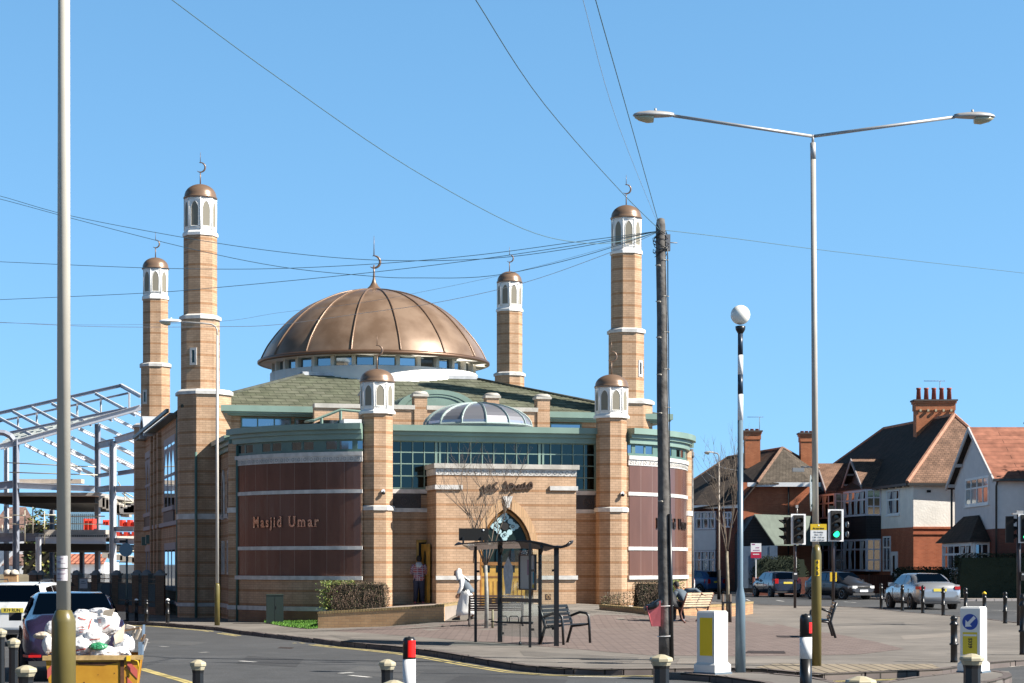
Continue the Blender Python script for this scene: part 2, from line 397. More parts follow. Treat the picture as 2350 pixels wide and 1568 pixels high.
# herringbone block paving
pv = [(822, 1577), (1000, 1589), (1139, 1600), (1400, 1620), (1621, 1638), (1826, 1641), (1994, 1640), (2150, 1636), (2261, 1623), (2190, 1605), (2100, 1587), (1994, 1572), (1862, 1541), (1780, 1536), (1700, 1536), (1560, 1538), (1400, 1536), (1200, 1550), (1000, 1566)]
g = [ground(x, y, plaza_z) for x, y in pv]
struct(sheet([(p.x, p.y) for p in g], plaza_z, 1.5, 0.004), 'block_paving', PAVER)
tp = [(1889, 1669), (1935, 1660), (2040, 1661), (2330, 1661), (2352, 1672), (2119, 1681), (2046, 1684), (1960, 1676)]
g = [ground(x, y, base_z) for x, y in tp]
struct(sheet([(p.x, p.y) for p in g], base_z, None, 0.006), 'tactile_paving', TACT)
ISL = asphalt('island_asphalt', (0.16, 0.145, 0.13), 0.15, 0.2)
def island(name, px, h=0.11):
    g = [ground(x, y, lambda a, b: 0.0) for x, y in px]
    pl = [(p.x, p.y) for p in g]
    mb = MB(); mb.prism(pl, -0.3, 0.0, 0); struct(mb, name, ISL)
    c = sum((Vector(p) for p in pl), Vector((0, 0))) / len(pl)
    a = sum(pl[i][0] * pl[(i + 1) % len(pl)][1] - pl[(i + 1) % len(pl)][0] * pl[i][1] for i in range(len(pl)))
    if a < 0: pl = pl[::-1]
    struct(kerb(name + '_kerb', pl, True, w=0.12, zt=lambda a, b: 0.0), name + '_kerb', KERB)
island('crossing_island', [(1668, 1681), (1760, 1677.5), (1900, 1681), (2040, 1694), (2120, 1712), (2100, 1740), (1990, 1735), (1912, 1707), (1775, 1688), (1700, 1684.5)])
island('refuge_island', [(2195, 1706), (2280, 1694), (2380, 1681.5), (2470, 1676), (2522, 1678), (2530, 1690), (2505, 1700), (2440, 1712), (2300, 1730)])
YEL = mat('yellow_road_paint', (0.42, 0.34, 0.13), 0.8, var=0.3, vscale=3)
WLINE = mat('white_road_paint', (0.50, 0.49, 0.47), 0.8, var=0.3, vscale=4)
def ribbon(pts, w, z=0.004, m=YEL, name='yellow_line'):
    mb = MB(); n = len(pts); L = []
    for i, p in enumerate(pts):
        t = (pts[min(i + 1, n - 1)] - pts[max(i - 1, 0)]).normalized(); q = Vector((-t.y, t.x))
        L.append((p + q * w / 2, p - q * w / 2))
    mb.add([(v.x, v.y, road_z(v.x, v.y) + z) for a in L for v in a], [(2 * i + 1, 2 * i + 3, 2 * i + 2, 2 * i) for i in range(n - 1)], 0)
    return mb
def offs(pts, d):
    r = []; n = len(pts)
    for i, p in enumerate(pts):
        t = (pts[min(i + 1, n - 1)] - pts[max(i - 1, 0)]).normalized(); r.append(p + Vector((t.y, -t.x)) * d)
    return r
k2 = [Vector((p.x, p.y)) for p in fr[:22]]
def dens(pts, s=1.5):
    r = []
    for a, b in zip(pts, pts[1:]):
        k = max(1, int((b - a).length / s)); r += [a + (b - a) * i / k for i in range(k)]
    return r + [pts[-1]]
k2 = dens(k2)
struct(ribbon(offs(k2, 0.28), 0.09), 'yellow_line', YEL)
struct(ribbon(offs(k2, 0.46), 0.09), 'yellow_line', YEL)
for o_ in (0.0, 0.22):
    g = [ground(x + o_ * 60, y, road_z) for x, y in ((345, 1672), (400, 1688), (450, 1702), (520, 1725), (640, 1760))]
    struct(ribbon(dens([Vector((p.x, p.y)) for p in g]), 0.1), 'yellow_line', YEL)
mb = MB()
for (x, y, x2, y2) in [(2110, 1505, 2140, 1507), (1866, 1499, 1874, 1502), (1941, 1501, 1960, 1504), (600, 1653, 640, 1656), (490, 1652, 505, 1653.5), (1420, 1692, 1555, 1694), (850, 1684, 880, 1681.5), (875, 1689, 925, 1694), (2480, 1526, 2545, 1528), (2540, 1535, 2552, 1536), (2520, 1668, 2560, 1664), (355, 1608, 372, 1607), (400, 1617, 420, 1617.5), (500, 1632, 520, 1631)]:
    a = ground(x, y, road_z); b = ground(x2, y2, road_z)
    q = ribbon([Vector((a.x, a.y)), Vector((b.x, b.y))], 0.12, 0.005)
    o = len(mb.v); mb.v += q.v; mb.f += [[i + o for i in f] for f in q.f]; mb.m += q.m; mb.s += q.s
struct(mb, 'road_marking', WLINE)

# worn patches and ironwork in the ground
def patch(name, px, m, zf=road_z, off=.003):
    g = [ground(x, y, zf) for x, y in px]; struct(sheet([(p.x, p.y) for p in g], zf, None, off), name, m)
RP = asphalt('road_patch_dark', (0.052, 0.052, 0.054), .15, .35); RP2 = asphalt('road_patch_pale', (0.085, 0.085, 0.085), .15, .35)
patch('road_patch', [(620, 1640), (760, 1648), (740, 1668), (590, 1659)], RP); patch('road_patch', [(380, 1600), (520, 1606), (480, 1614), (360, 1608)], RP2)
patch('road_patch', [(900, 1665), (1060, 1679), (1030, 1700), (840, 1684)], RP2); patch('road_patch', [(1150, 1690), (1420, 1700), (1400, 1720), (1100, 1712)], RP)
PP1 = asphalt('pavement_patch', (0.13, 0.118, 0.105), .2, .3); PP2 = asphalt('pavement_patch_pale', (0.215, 0.19, 0.165), .15, .25)
patch('pavement_patch', [(2050, 1560), (2260, 1556), (2262, 1561), (2055, 1567)], PP1, plaza_z); patch('pavement_patch', [(1300, 1628), (1600, 1644), (1580, 1656), (1310, 1640)], PP1, plaza_z)
patch('pavement_patch', [(1700, 1646), (1990, 1648), (2010, 1658), (1690, 1660)], PP2, plaza_z); patch('pavement_patch', [(820, 1588), (1000, 1600), (1010, 1606), (850, 1597)], PP1, plaza_z)
patch('pavement_patch', [(2250, 1590), (2380, 1582), (2400, 1590), (2260, 1600)], PP2, plaza_z); patch('pale_path', [(1000, 1574), (1240, 1557), (1560, 1550), (1560, 1545), (1230, 1551), (960, 1570)], PP2, plaza_z, .009)
IRON = brick('cast_iron_cover', (.10, .075, .07), (.07, .055, .05), (.02, .015, .015), bw=.1, rh=.1, msize=.02)
patch('manhole_cover', [(1870, 1628), (1960, 1629), (1965, 1635), (1862, 1634)], IRON, plaza_z, .012); patch('manhole_cover', [(1940, 1590), (1995, 1591), (1990, 1594.5), (1945, 1594)], IRON, plaza_z, .012)
patch('manhole_cover', [(700, 1618), (735, 1619.5), (730, 1623), (694, 1621)], IRON, road_z, .006)
for _x0, _y0, _x1, _y1 in ((1200, 1646, 1640, 1660), (1640, 1661, 1990, 1661), (700, 1581, 1190, 1634), (1690, 1652, 1830, 1651), (2010, 1600, 2380, 1610), (1990, 1580, 2390, 1572), (1900, 1550, 2300, 1548)):
    g = [ground(_x0 + (_x1 - _x0) * i / 14, _y0 + (_y1 - _y0) * i / 14, plaza_z) for i in range(15)]; mb = MB()
    for a, b in zip(g, g[1:]):
        d = (b.xy - a.xy).normalized(); n = Vector((-d.y, d.x)) * .009; mb.face([(a.x - n.x, a.y - n.y, plaza_z(a.x, a.y) + .013), (b.x - n.x, b.y - n.y, plaza_z(b.x, b.y) + .013), (b.x + n.x, b.y + n.y, plaza_z(b.x, b.y) + .013), (a.x + n.x, a.y + n.y, plaza_z(a.x, a.y) + .013)])
    struct(mb, 'pavement_joint', mat('joint_dark', (.05, .045, .04), .9))
# ================================================================== the mosque
K = 1.1; CS, SN = math.cos(R(15)), math.sin(R(15)); OX, OY = -5.33, 76.9
mosque = thing('mosque', 'buff brick mosque with a big copper dome and four tall slim minarets', 'mosque', (OX * K, OY * K, CAMZ * (1 - K)), R(15))
def A(x, b):
    r = (x - 1175) / F; return (r * (OY + b * CS) - OX + b * SN) / (CS - r * SN)
def B(x, a):
    r = (x - 1175) / F; return (OX + a * CS - r * (OY + a * SN)) / (SN + r * CS)
def ZZ(y, a, b): return CAMZ + (1294 - y) * (OY + a * SN + b * CS) / F
class Q(MB):
    def go(s, name, mats, parent=None, label=None): return s.build(name, mats, parent or mosque, label, sc=K)
def frame(o, t):
    t = Vector((t[0], t[1], 0)).normalized(); n = Vector((t.y, -t.x, 0))
    m = Matrix((t, -n, Vector((0, 0, 1)))).transposed().to_4x4(); m.translation = Vector(o); return m
def window(parent, o, t, wd, h, nx, nz, fm=WHITEP, gm=SKYGLASS, fr=0.06, mu=0.03, d=0.07, name='window', sc=1.0, splits=None, sill=0.0, curt=None, cls=MB, arch=False, label=None):
    X = frame(o, t); f = cls(); f.X = X
    f.box(0, fr, -d, 0, 0, h); f.box(wd - fr, wd, -d, 0, 0, h); f.box(fr, wd - fr, -d, 0, 0, fr); f.box(fr, wd - fr, -d, 0, h - fr, h)
    for i in range(1, nx):
        u = wd * i / nx; f.box(u - mu / 2, u + mu / 2, -d * 0.9, 0, fr, h - fr)
    zs = splits if splits else [j / nz for j in range(1, nz)]
    for q in zs:
        z = h * q
        for i in range(nx):
            a = fr if i == 0 else wd * i / nx + mu / 2; b = wd - fr if i == nx - 1 else wd * (i + 1) / nx - mu / 2
            f.box(a, b, -d * 0.8, 0, z - mu / 2, z + mu / 2)
    if sill: f.box(-0.05, wd + 0.05, -d - sill, 0, -0.07, -0.003)
    fo = f.build(name, fm, parent, label, sc=sc)
    g = cls(); g.X = X; g.box(fr * 0.8, wd - fr * 0.8, -d * 0.35, -0.005, fr * 0.8, h - fr * 0.8); g.build('pane', gm, fo, sc=sc)
    if curt:
        c = cls(); c.X = X
        for i in range(nx):
            a = wd * i / nx + fr; b = wd * (i + 1) / nx - fr * 0.6; wv = (b - a)
            if rnd.random() < curt:
                z1 = h - fr * 1.2; z0 = fr * 1.2; N = 5
                L = [(a + 0.00, z0), (a + wv * 0.5 * rnd.uniform(0.7, 1), z0), (a + wv * rnd.uniform(.2, .45), (z0 + z1) / 2), (a + wv * rnd.uniform(.5, .9), z1), (a, z1)]
                c.extr([(u, -d * 0.40, z) for u, z in L], (0, 0.004, 0))
        if c.v: c.build('curtain', CURT, fo, sc=sc)
    return fo
CURT = mat('net_curtain', (0.55, 0.55, 0.54), 0.9)
# --- main body
q = Q(); q.box(-8.1, 8.1, -8.45, 8.4, 0, 6.98); q.go('main_wall', BUFF)
# roof: hipped with the drum rising through it
def tiles(name, c1, c2, m, rh=0.25, bw=0.25, dirt=0.35): return brick(name, c1, c2, m, bw=bw, rh=rh, msize=0.014, rough=0.9, dirt=dirt, bump=0.8)
MOSS = tiles('mossy_green_tiles', (0.215, 0.215, 0.155), (0.155, 0.165, 0.11), (0.07, 0.075, 0.05), rh=0.147, bw=0.5)
e = 8.75; t_ = 3.0
q = Q()
e4 = [(-8.2, -e), (e, -e), (e, e), (-8.2, e)]; t4 = [(-t_, -t_), (t_, -t_), (t_, t_), (-t_, t_)]
# tiles laid in overlapping courses: real little steps
NC = 46
for s in range(4):
    a, b = e4[s], e4[(s + 1) % 4]; c, d = t4[(s + 1) % 4], t4[s]
    for i in range(NC):
        f0, f1 = i / NC, (i + 1) / NC
        L = lambda p, r, f: (p[0] + (r[0] - p[0]) * f, p[1] + (r[1] - p[1]) * f)
        z = lambda f: 7.02 + 1.75 * f
        p0, p1 = L(a, d, f0), L(b, c, f0); p2, p3 = L(b, c, f1), L(a, d, f1)
        q.face([(*p0, z(f0) + 0.03), (*p1, z(f0) + 0.03), (*p2, z(f1) + 0.005), (*p3, z(f1) + 0.005)])
        q.face([(*p0, z(f0) - 0.02), (*p1, z(f0) - 0.02), (*p1, z(f0) + 0.03), (*p0, z(f0) + 0.03)])
q.face([(*p, 8.77) for p in t4]); roof = q.go('tiled_roof', MOSS)
for s in range(4):
    a, d = e4[s], t4[s]; q = Q(); q.path([(*a, 7.05), (*d, 8.80)], 0.07, 6); q.go('hip_tiles', mat('hip_tile', (0.06, 0.065, 0.05), 0.9, var=0.3), roof)
q = Q(); q.box(-3.3, 3.3, -3.35, -3.05, 8.70, 8.83); q.box(3.05, 3.35, -3.0, 3.3, 8.70, 8.83); q.box(-3.35, -3.05, -3.0, 3.3, 8.70, 8.83); q.go('lead_flashing', mat('lead', (0.45, 0.46, 0.48), 0.5, var=0.2), roof)
q = Q()
for (x0, x1, y0, y1) in ((-7.0, 9.0, -9.05, -8.85), (-8.3, 9.0, 8.85, 9.05), (8.85, 9.05, -8.84, 8.84)):
    q.box(x0, x1, y0, y1, 6.90, 7.10)
q.box(-7.0, 8.8, -8.8, 8.8, 6.78, 6.90); q.box(-7.05, 8.95, -8.95, 8.95, 6.84, 6.93)
q.go('eaves', GREEN)
q = Q(); q.box(-8.62, -8.52, -7.5, 7.6, 6.93, 7.05); q.box(-8.5, -8.15, -7.45, 7.6, 6.86, 6.92); q.go('side_gutter', mat('side_lead', (.10, .13, .14), .5, metal=.3))
# clerestory
for x0, x1, n in ((553, 668, 3), (676, 726, 1), (1262, 1335, 1)):
    a0, a1 = A(x0, -8.5), A(x1, -8.5)
    window(mosque, ((a0), -8.45, 6.38), (1, 0), a1 - a0, 0.36, n, 1, GREEND, SKYGLASS, 0.045, 0.04, 0.06, sc=K, name='clerestory_window', cls=Q)
q = Q(); q.box(A(553, -8.5), A(730, -8.5), -8.58, -8.46, 6.27, 6.35); q.go('clerestory_sill', WHITEP)
# --- drum and dome
q = Q(); q.lathe([(3.99, 7.6), (3.99, 9.08), (3.6, 9.08)], 96); drum = q.go('drum', mat('cream_render', (0.70, 0.68, 0.63), 0.7, var=0.04))
q = Q(); q.lathe([(3.74, 9.0), (3.74, 9.5)], 96); q.go('drum_glazing', GREEND, drum)
q = Q(); q2 = Q(); q3 = Q()
for i in range(30):
    th = R(-101 - 5 + 12 * i); c, s = math.cos(th), math.sin(th)
    def pt(r, w, z): return (r * c - w * s, r * s + w * c, z)
    q = Q(); q.add([pt(3.77, -.29, 9.11), pt(3.77, .29, 9.11), pt(3.77, .29, 9.42), pt(3.77, -.29, 9.42)], [(0, 1, 2, 3)]); q.go('drum_window', glass('drum_glass', (0.22, 0.28, 0.33), 0.05), drum)
    th += R(6); c, s = math.cos(th), math.sin(th)
    X = Matrix.Rotation(th, 4, 'Z'); q2 = Q(); q2.X = X; q2.box(3.7, 3.93, -.07, .07, 9.06, 9.5); q2.go('drum_pillar', mat('beige_pillar', (0.50, 0.46, 0.38), 0.7), drum)
    q3.X = X; q3.box(3.985, 3.996, -.008, .008, 8.3, 9.08) if i % 3 == 0 else None
q3.go('panel_joints', mat('joint', (0.3, 0.3, 0.28), 0.9), drum)
prof = [(4.33, .06), (4.24, .26), (4.09, .55), (3.89, .84), (3.62, 1.18), (3.29, 1.53), (2.92, 1.85), (2.44, 2.17), (1.70, 2.51), (1.11, 2.69), (.5, 2.80), (.0, 2.83)]
def catm(pr, k=4):
    r = []
    for i in range(len(pr) - 1):
        p0 = pr[max(i - 1, 0)]; p1 = pr[i]; p2 = pr[i + 1]; p3 = pr[min(i + 2, len(pr) - 1)]
        for j in range(k):
            t = j / k
            r.append(tuple(0.5 * (2 * p1[d] + (p2[d] - p0[d]) * t + (2 * p0[d] - 5 * p1[d] + 4 * p2[d] - p3[d]) * t * t + (3 * p1[d] - p0[d] - 3 * p2[d] + p3[d]) * t ** 3) for d in range(2)))
    return r + [pr[-1]]
cp = catm(prof)
q = Q(); q.lathe([(max(r, 0.002), 9.53 + h) for r, h in cp], 120); dome = q.go('dome', COPPER)
q = Q(); q.lathe([(4.30, 9.62), (4.40, 9.60), (4.47, 9.55), (4.47, 9.47), (4.40, 9.44), (4.36, 9.46)], 96); q.go('dome_rim', mat('copper_rim', (0.14, 0.08, 0.05), 0.4, metal=0.5), dome)
q = Q(); q.lathe([(4.42, 9.455), (3.7, 9.50)], 96); q.s = [True] * len(q.s); q.go('soffit', mat('soffit_cream', (0.62, 0.60, 0.55), 0.8), dome)
q = Q()
for i in range(15):
    th = R(-112 + 24 * i)
    q.path([((r + .012) * math.cos(th), (r + .012) * math.sin(th), 9.53 + h + .012) for r, h in cp[:-3]], 0.035, 6)
q.go('seam_ribs', COPPER2, dome)
def crescent(q, x, y, z, r, ang, th=0.03):
    # horns to the left, opening towards upper left
    pts = []; rr = []
    for i in range(25):
        a = R(-118 + 236 * i / 24 - 12); 
        pts.append((x + (r * math.cos(a)) * math.cos(ang), y + (r * math.cos(a)) * math.sin(ang), z + r + r * math.sin(a)))
        rr.append(0.006 + th * math.sin(math.pi * i / 24) ** 0.8)
    q.path(pts, rr, 8)
q = Q()
q.lathe([(.42, 12.32), (.30, 12.40), (.17, 12.52), (.09, 12.66), (.05, 12.80), (.035, 13.0), (.03, 13.33)], 24)
crescent(q, 0.0, 0, 13.22, 0.235, R(-15), .045); q.tube((0, 0, 13.25), (0, 0, 13.66), .0, .0) if False else None
q.tube((0, 0, 13.68), (0, 0, 14.46), .022, .006, 8)
q.tube((0, 0, 13.30), (0, 0, 13.68), .012, .012, 6) if False else None
q.go('crescent_finial', COPPER2, dome)
# --- minarets
def archpoly(w, h, sh, k=5, og=0.0):   # pointed window outline, width w, total height h, springing at sh
    L = [(-w / 2, 0), (w / 2, 0), (w / 2, sh)]
    for i in range(1, k): t = i / k; L.append((w / 2 * (1 - t ** 1.5), sh + (h - sh) * (1 - (1 - t) ** 1.6)))
    L.append((0, h))
    for i in range(k - 1, 0, -1): t = i / k; L.append((-w / 2 * (1 - t ** 1.5), sh + (h - sh) * (1 - (1 - t) ** 1.6)))
    return L + [(-w / 2, sh)]
LOUV = mat('louvre_beige', (0.22, 0.20, 0.155), 0.8)
def lantern(parent, c, w, z0, z1, capr, caph, fin, rot=0.0):
    q = Q(); H = z1 - z0
    q.octa(c, w * 1.10, z0, z0 + H * .07, rot=rot); q.octa(c, w * 1.10, z0 + H * .07, z0 + H * .13, w1=w * 1.0, rot=rot)
    q.octa(c, w * .985, z0 + H * .13, z1, rot=rot)
    side = w * 0.4142
    lo = q.go('lantern', WHITE, parent)
    qa = Q(); qb = Q()
    for i in range(8):
        th = rot + R(45 * i); n = Vector((math.cos(th), math.sin(th), 0)); t = Vector((-n.y, n.x, 0))
        cc = Vector((c[0], c[1], 0)) + n * (w * .985 / 2)
        ap = archpoly(side * .66, H * .66, H * .46)
        qa.extr([cc + t * u + Vector((0, 0, z0 + H * .24 + v)) - n * 0.01 for u, v in ap], n * 0.014)
        # raised surround
        o = archpoly(side * .80, H * .76, H * .52); o = [(u, v - H * .05) for u, v in o]
        ring = []
        for (u0, v0), (u1, v1) in zip(ap, ap[1:] + ap[:1]):
            p0 = cc + t * u0 + Vector((0, 0, z0 + H * .24 + v0)); p1 = cc + t * u1 + Vector((0, 0, z0 + H * .24 + v1))
            qb.path([p0, p1], 0.016, 4, smooth=False)
        ed = cc + t * side / 2; qb.path([ed + Vector((0, 0, z0 + H * .14)), ed + Vector((0, 0, z1))], .018, 4)
        qb.path([cc - t * side * .5 + Vector((0, 0, z1 - .05)), cc + t * side * .5 + Vector((0, 0, z1 - .05))], .02, 4)
        qb.path([cc - t * side * .5 + Vector((0, 0, z0 + H * .2)), cc + t * side * .5 + Vector((0, 0, z0 + H * .2))], .014, 4)
    qa.go('louvre', LOUV, lo); qb.go('moulding', WHITE, lo)
    q = Q(); pr = [(capr * .93, 0), (capr, .0), (capr * 1.02, .03), (capr * .97, .07)]
    for i in range(10): a = R(i * 9.9); pr.append((capr * .95 * math.cos(a) + .003, .08 + (caph - .08) * math.sin(a)))
    q.lathe([(r, z1 + z) for r, z in pr], 40, c=(c[0], c[1], 0)); cap = q.go('cupola', COPPER2, parent)
    q = Q(); z = z1 + caph
    q.tube((c[0], c[1], z - .02), (c[0], c[1], z + fin * .40), .022, .018, 8); crescent(q, c[0], c[1], z + fin * .38, fin * .15, R(-15), .024)
    q.tube((c[0], c[1], z + fin * .66), (c[0], c[1], z + fin), .014, .005, 6)
    q.go('crescent_finial', COPPER2, parent)
mins = [(-7.55, -8.3), (7.5, -8.3), (-7.63, 8.3), (7.63, 8.3)]
for i, (a, b) in enumerate(mins):
    mr = R((16.5, -8, -5, 7.5)[i])
    q = Q(); ab = (a + .13, b) if i == 0 else (a, b); q.octa(ab, 1.72, 0, 7.5); q.octa((a, b), 1.19, 7.5, 10.0, rot=mr); q.octa((a, b), 1.03, 10.0, 12.78, rot=mr)
    m_ = q.go('minaret', BUFF)
    q = Q(); q.octa(ab, 1.86, 7.44, 7.54); q.octa(ab, 1.86, 7.54, 7.62, w1=1.6); q.go('stone_ledge', STONE, m_)
    q = Q(); q.octa((a, b), 1.30, 9.97, 10.08, rot=mr); q.octa((a, b), 1.30, 10.08, 10.14, w1=1.1, rot=mr); q.go('stone_ledge', STONE, m_)
    if i < 2: q = Q(); q.octa(ab, 1.80, 3.28, 3.46); q.go('stone_ledge', STONE, m_)
    q = Q(); q.octa(ab, 1.80, 0.38, 0.5); q.go('stone_ledge', STONE, m_)
    lantern(m_, (a, b), 1.0, 12.78, 14.05, .56, .50, 1.08, rot=mr)
    # slit window on one face
    for fi in ((5 if i != 1 else 7),):
        th = R(45 * fi) + mr; n = Vector((math.cos(th), math.sin(th), 0)); t = Vector((-n.y, n.x, 0)); cc = Vector((a, b, 0)) + n * .595
        q = Q(); 
        X = Matrix((t, n, Vector((0, 0, 1)))).transposed().to_4x4(); X.translation = cc
        q.X = X
        q.box(-.12, -.05, -.01, .03, 8.42, 9.0); q.box(.05, .12, -.01, .03, 8.42, 9.0); q.box(-.05, .05, -.01, .03, 8.42, 8.5); q.box(-.05, .05, -.01, .03, 8.92, 9.0)
        q.go('slit_window', STONE, m_)
        q = Q(); q.X = X; q.box(-.05, .05, -.01, .01, 8.5, 8.92); q.go('slit_pane', DKGLASS, m_)
# --- front turrets
TL = (-3.15, -16.65); TR = (4.21, -16.8)
for c in (TL, TR):
    q = Q(); q.octa(c, .90, .3, 3.5); q.octa(c, .88, 3.5, 6.30); tu = q.go('turret', BUFF)
    q = Q(); q.octa(c, 1.0, 3.40, 3.52); q.octa(c, 1.0, 3.52, 3.55, w1=.9); q.go('stone_ledge', STONE, tu)
    lantern(tu, c, .94, 6.30, 7.25, .53, .42, 1.05)
    q = Q(); p = Vector((c[0] + (.09 if c is TL else .2), c[1] - .50, 3.92)); q.tube(p + Vector((0, .1, .05)), p + Vector((0, 0, .05)), .05, .06, 10); q.lathe([(.001, -.06), (.045, -.045), (.06, 0), (.045, .03), (.001, .05)], 12, 1, c=p - Vector((0, .02, 0)))
    q.go('security_camera', [WHITEP, BLACK], tu)
# --- curved wings
AX = .53
def warc(side):
    P0 = Vector((AX + side * 4.17, -16.9)); P1 = Vector((AX + side * 7.49, -13.04)); md = (P0 + P1) / 2; ch = P1 - P0
    n = Vector((-ch.y, ch.x)).normalized()
    if n.y > 0: n = -n
    rad = ch.length / 2 / math.sin(R(25)); c = md - n * rad * math.cos(R(25))
    a0 = math.atan2(P0.y - c.y, P0.x - c.x); a1 = math.atan2(P1.y - c.y, P1.x - c.x)
    while a1 - a0 > math.pi: a1 -= 2 * math.pi
    while a1 - a0 < -math.pi: a1 += 2 * math.pi
    return c, rad, a0, a1
def wp(side, t, off=0.0):
    c, rad, a0, a1 = warc(side); a = a0 + (a1 - a0) * t
    return Vector((c.x + (rad + off) * math.cos(a), c.y + (rad + off) * math.sin(a)))
def band(q, side, z0, z1, off, t0=0.0, t1=1.0, n=24, th=.25, m=0):
    outer = [wp(side, t0 + (t1 - t0) * i / n, off) for i in range(n + 1)]; inner = [wp(side, t0 + (t1 - t0) * i / n, off - th) for i in range(n + 1)]
    poly = outer + inner[::-1]
    q.prism([tuple(p) for p in poly], z0, z1, m)
def granite(name, c, joint):
    m = brick(name, c, tuple(x * .86 for x in c), joint, bw=0.62, rh=50.0, msize=0.008, offset=0, rough=0.10, dirt=0.18, bump=0.0)
    b = m.node_tree.nodes['Principled BSDF']; b.inputs['Specular IOR Level'].default_value = 0.26; b.inputs['Roughness'].default_value = 0.15
    return m
GRAN = granite('polished_brown_granite', (0.135, 0.068, 0.052), (0.24, 0.17, 0.145))
def arcuv(o, side):   # horizontal UV runs along the arc so that the joints are evenly spaced
    c, rad, a0, a1 = warc(side); uv = o.data.uv_layers[0].data
    for p in o.data.polygons:
        if abs(p.normal.z) > .9: continue
        for li in p.loop_indices:
            co = o.data.vertices[o.data.loops[li].vertex_index].co
            a = math.atan2(co.y / K - c.y, co.x / K - c.x)
            d = (a - a0 + math.pi) % (2 * math.pi) - math.pi
            uv[li].uv = (d * rad * K, co.z)
    return o
for side in (-1, 1):
    q = Q(); band(q, side, 0, 5.55, 0.0, th=.3); q.s = [False] * len(q.s); wing = arcuv(q.go('curved_wing', BUFF), side)
    q = Q(); band(q, side, 0, .36, .03); arcuv(q.go('plinth', PLINTH, wing), side)
    q = Q()
    band(q, side, .37, .50, .06); band(q, side, 1.31, 1.43, .09)
    band(q, side, 2.22, 2.33, .055); band(q, side, 3.92, 4.03, .055); band(q, side, 4.86, 5.04, .05); band(q, side, 5.04, 5.16, .09)
    q.go('stone_band', STONE, wing)
    q = Q()
    for z0, z1 in ((1.43, 2.22), (2.33, 3.92), (4.03, 4.86)): band(q, side, z0, z1, .03, 0.01, .995)
    arcuv(q.go('granite_panel', GRAN, wing), side)
    q = Q(); N = 24
    for i in range(N):
        t = (i + .5) / N; a = wp(side, t, .052); b = wp(side, t + .004, .052); d = (b - a).normalized()
        q.path([(a.x + d.x * .045 * math.cos(R(30 * j)), a.y + d.y * .045 * math.cos(R(30 * j)), 4.95 + .045 * math.sin(R(30 * j))) for j in range(12)], .012, 4, closed=True)
        q.path([(wp(side, t + .5 / N, .053).x, wp(side, t + .5 / N, .053).y, 4.88), (wp(side, t + .5 / N, .053).x, wp(side, t + .5 / N, .053).y, 5.0)], .009, 4)
    q.go('frieze_rings', mat('carved_grey', (0.33, 0.32, 0.30), 0.9), wing)
    q = Q(); band(q, side, 5.16, 5.24, .02); band(q, side, 5.48, 5.56, .02)
    ws = [(.03, .06), (.22, .30), (.45, .53), (.69, .78), (.95, .985)]
    for t0, t1 in ws: band(q, side, 5.24, 5.48, .02, t0, t1, 3)
    for tm in (.145, .375, .61, .865): band(q, side, 5.24, 5.48, .015, tm - .008, tm + .008, 2)
    wf = q.go('strip_window', GREEND, wing)
    q = Q(); band(q, side, 5.24, 5.48, .005, .0, 1); q.go('pane', SKYGLASS, wf)
    q = Q(); band(q, side, 5.53, 5.70, .12); band(q, side, 5.70, 5.82, .20); band(q, side, 5.82, 6.0, .32, th=.5); q.go('cornice', GREEN, wing)
    # lettering
    word = 'Masjid  Umar'
    tw = [('M', .0), ('a', .0), ('s', 0), ('j', 0), ('i', 0), ('d', 0), (' ', 0), (' ', 0), ('U', 0), ('m', 0), ('a', 0), ('r', 0)]
    adv = {'M': .34, 'a': .20, 's': .18, 'j': .12, 'i': .12, 'd': .23, ' ': .085, 'U': .29, 'm': .32, 'r': .17}
    tot = sum(adv[c] for c, _ in tw); rad = warc(side)[1]; span = 4.55
    LET = mat('polished_steel_letter', (0.36, 0.29, 0.23), 0.22, metal=0.9) if side < 0 else mat('dark_letter', (0.05, 0.035, 0.03), 0.3, metal=0.5)
    start = (.515 if side < 0 else .50); u = -tot / 2
    for ch, _ in tw:
        w_ = adv[ch]
        if ch != ' ':
            uu = u + w_ / 2
            t = start - side * 0 + (uu / span) * (1 if side > 0 else -1)
            p = wp(side, t, .05); n = (wp(side, t, 1) - wp(side, t, 0)).normalized()
            me = text_mesh(ch, .45, .025, bold=.012)
            # serifs
            xs_ = [v.co.x for v in me.vertices]; x0, x1 = min(xs_), max(xs_)
            mb_ = MB()
            for v in me.vertices: v.co.x *= .86
            x0 *= .86; x1 *= .86; y0 = min(v.co.y for v in me.vertices); y1 = max(v.co.y for v in me.vertices)
            feet = {'M': [(x0 + .03, y0), (x1 - .03, y0), (x0 + .03, y1 - .016), (x1 - .03, y1 - .016)], 'i': [((x0 + x1) / 2, y0)], 'r': [(x0 + .03, y0)], 'm': [(x0 + .03, y0), ((x0 + x1) / 2, y0), (x1 - .03, y0)], 'U': [(x0 + .03, y1 - .016), (x1 - .03, y1 - .016)], 'd': [(x1 - .03, y0), (x1 - .05, y1 - .016)], 'a': [(x1 - .02, y0)]}.get(ch, [])
            vs = [v.co.copy() for v in me.vertices]; fs = [list(p_.vertices) for p_ in me.polygons]
            mb_.add(vs, fs)
            for fx, fy in feet: mb_.box(fx - .05, fx + .05, fy, fy + .018, -.024, .0255)
            me2 = bpy.data.meshes.new('letter'); me2.from_pydata([tuple(v) for v in mb_.v], [], mb_.f); me2.update()
            Mx = Matrix.Scale(K, 4) @ face_mat(Vector((p.x, p.y, 3.06)), n.x, n.y); me2.transform(Mx); me2.materials.append(LET)
            o = bpy.data.objects.new('letter', me2); C.objects.link(o); o.parent = wing
        u += w_
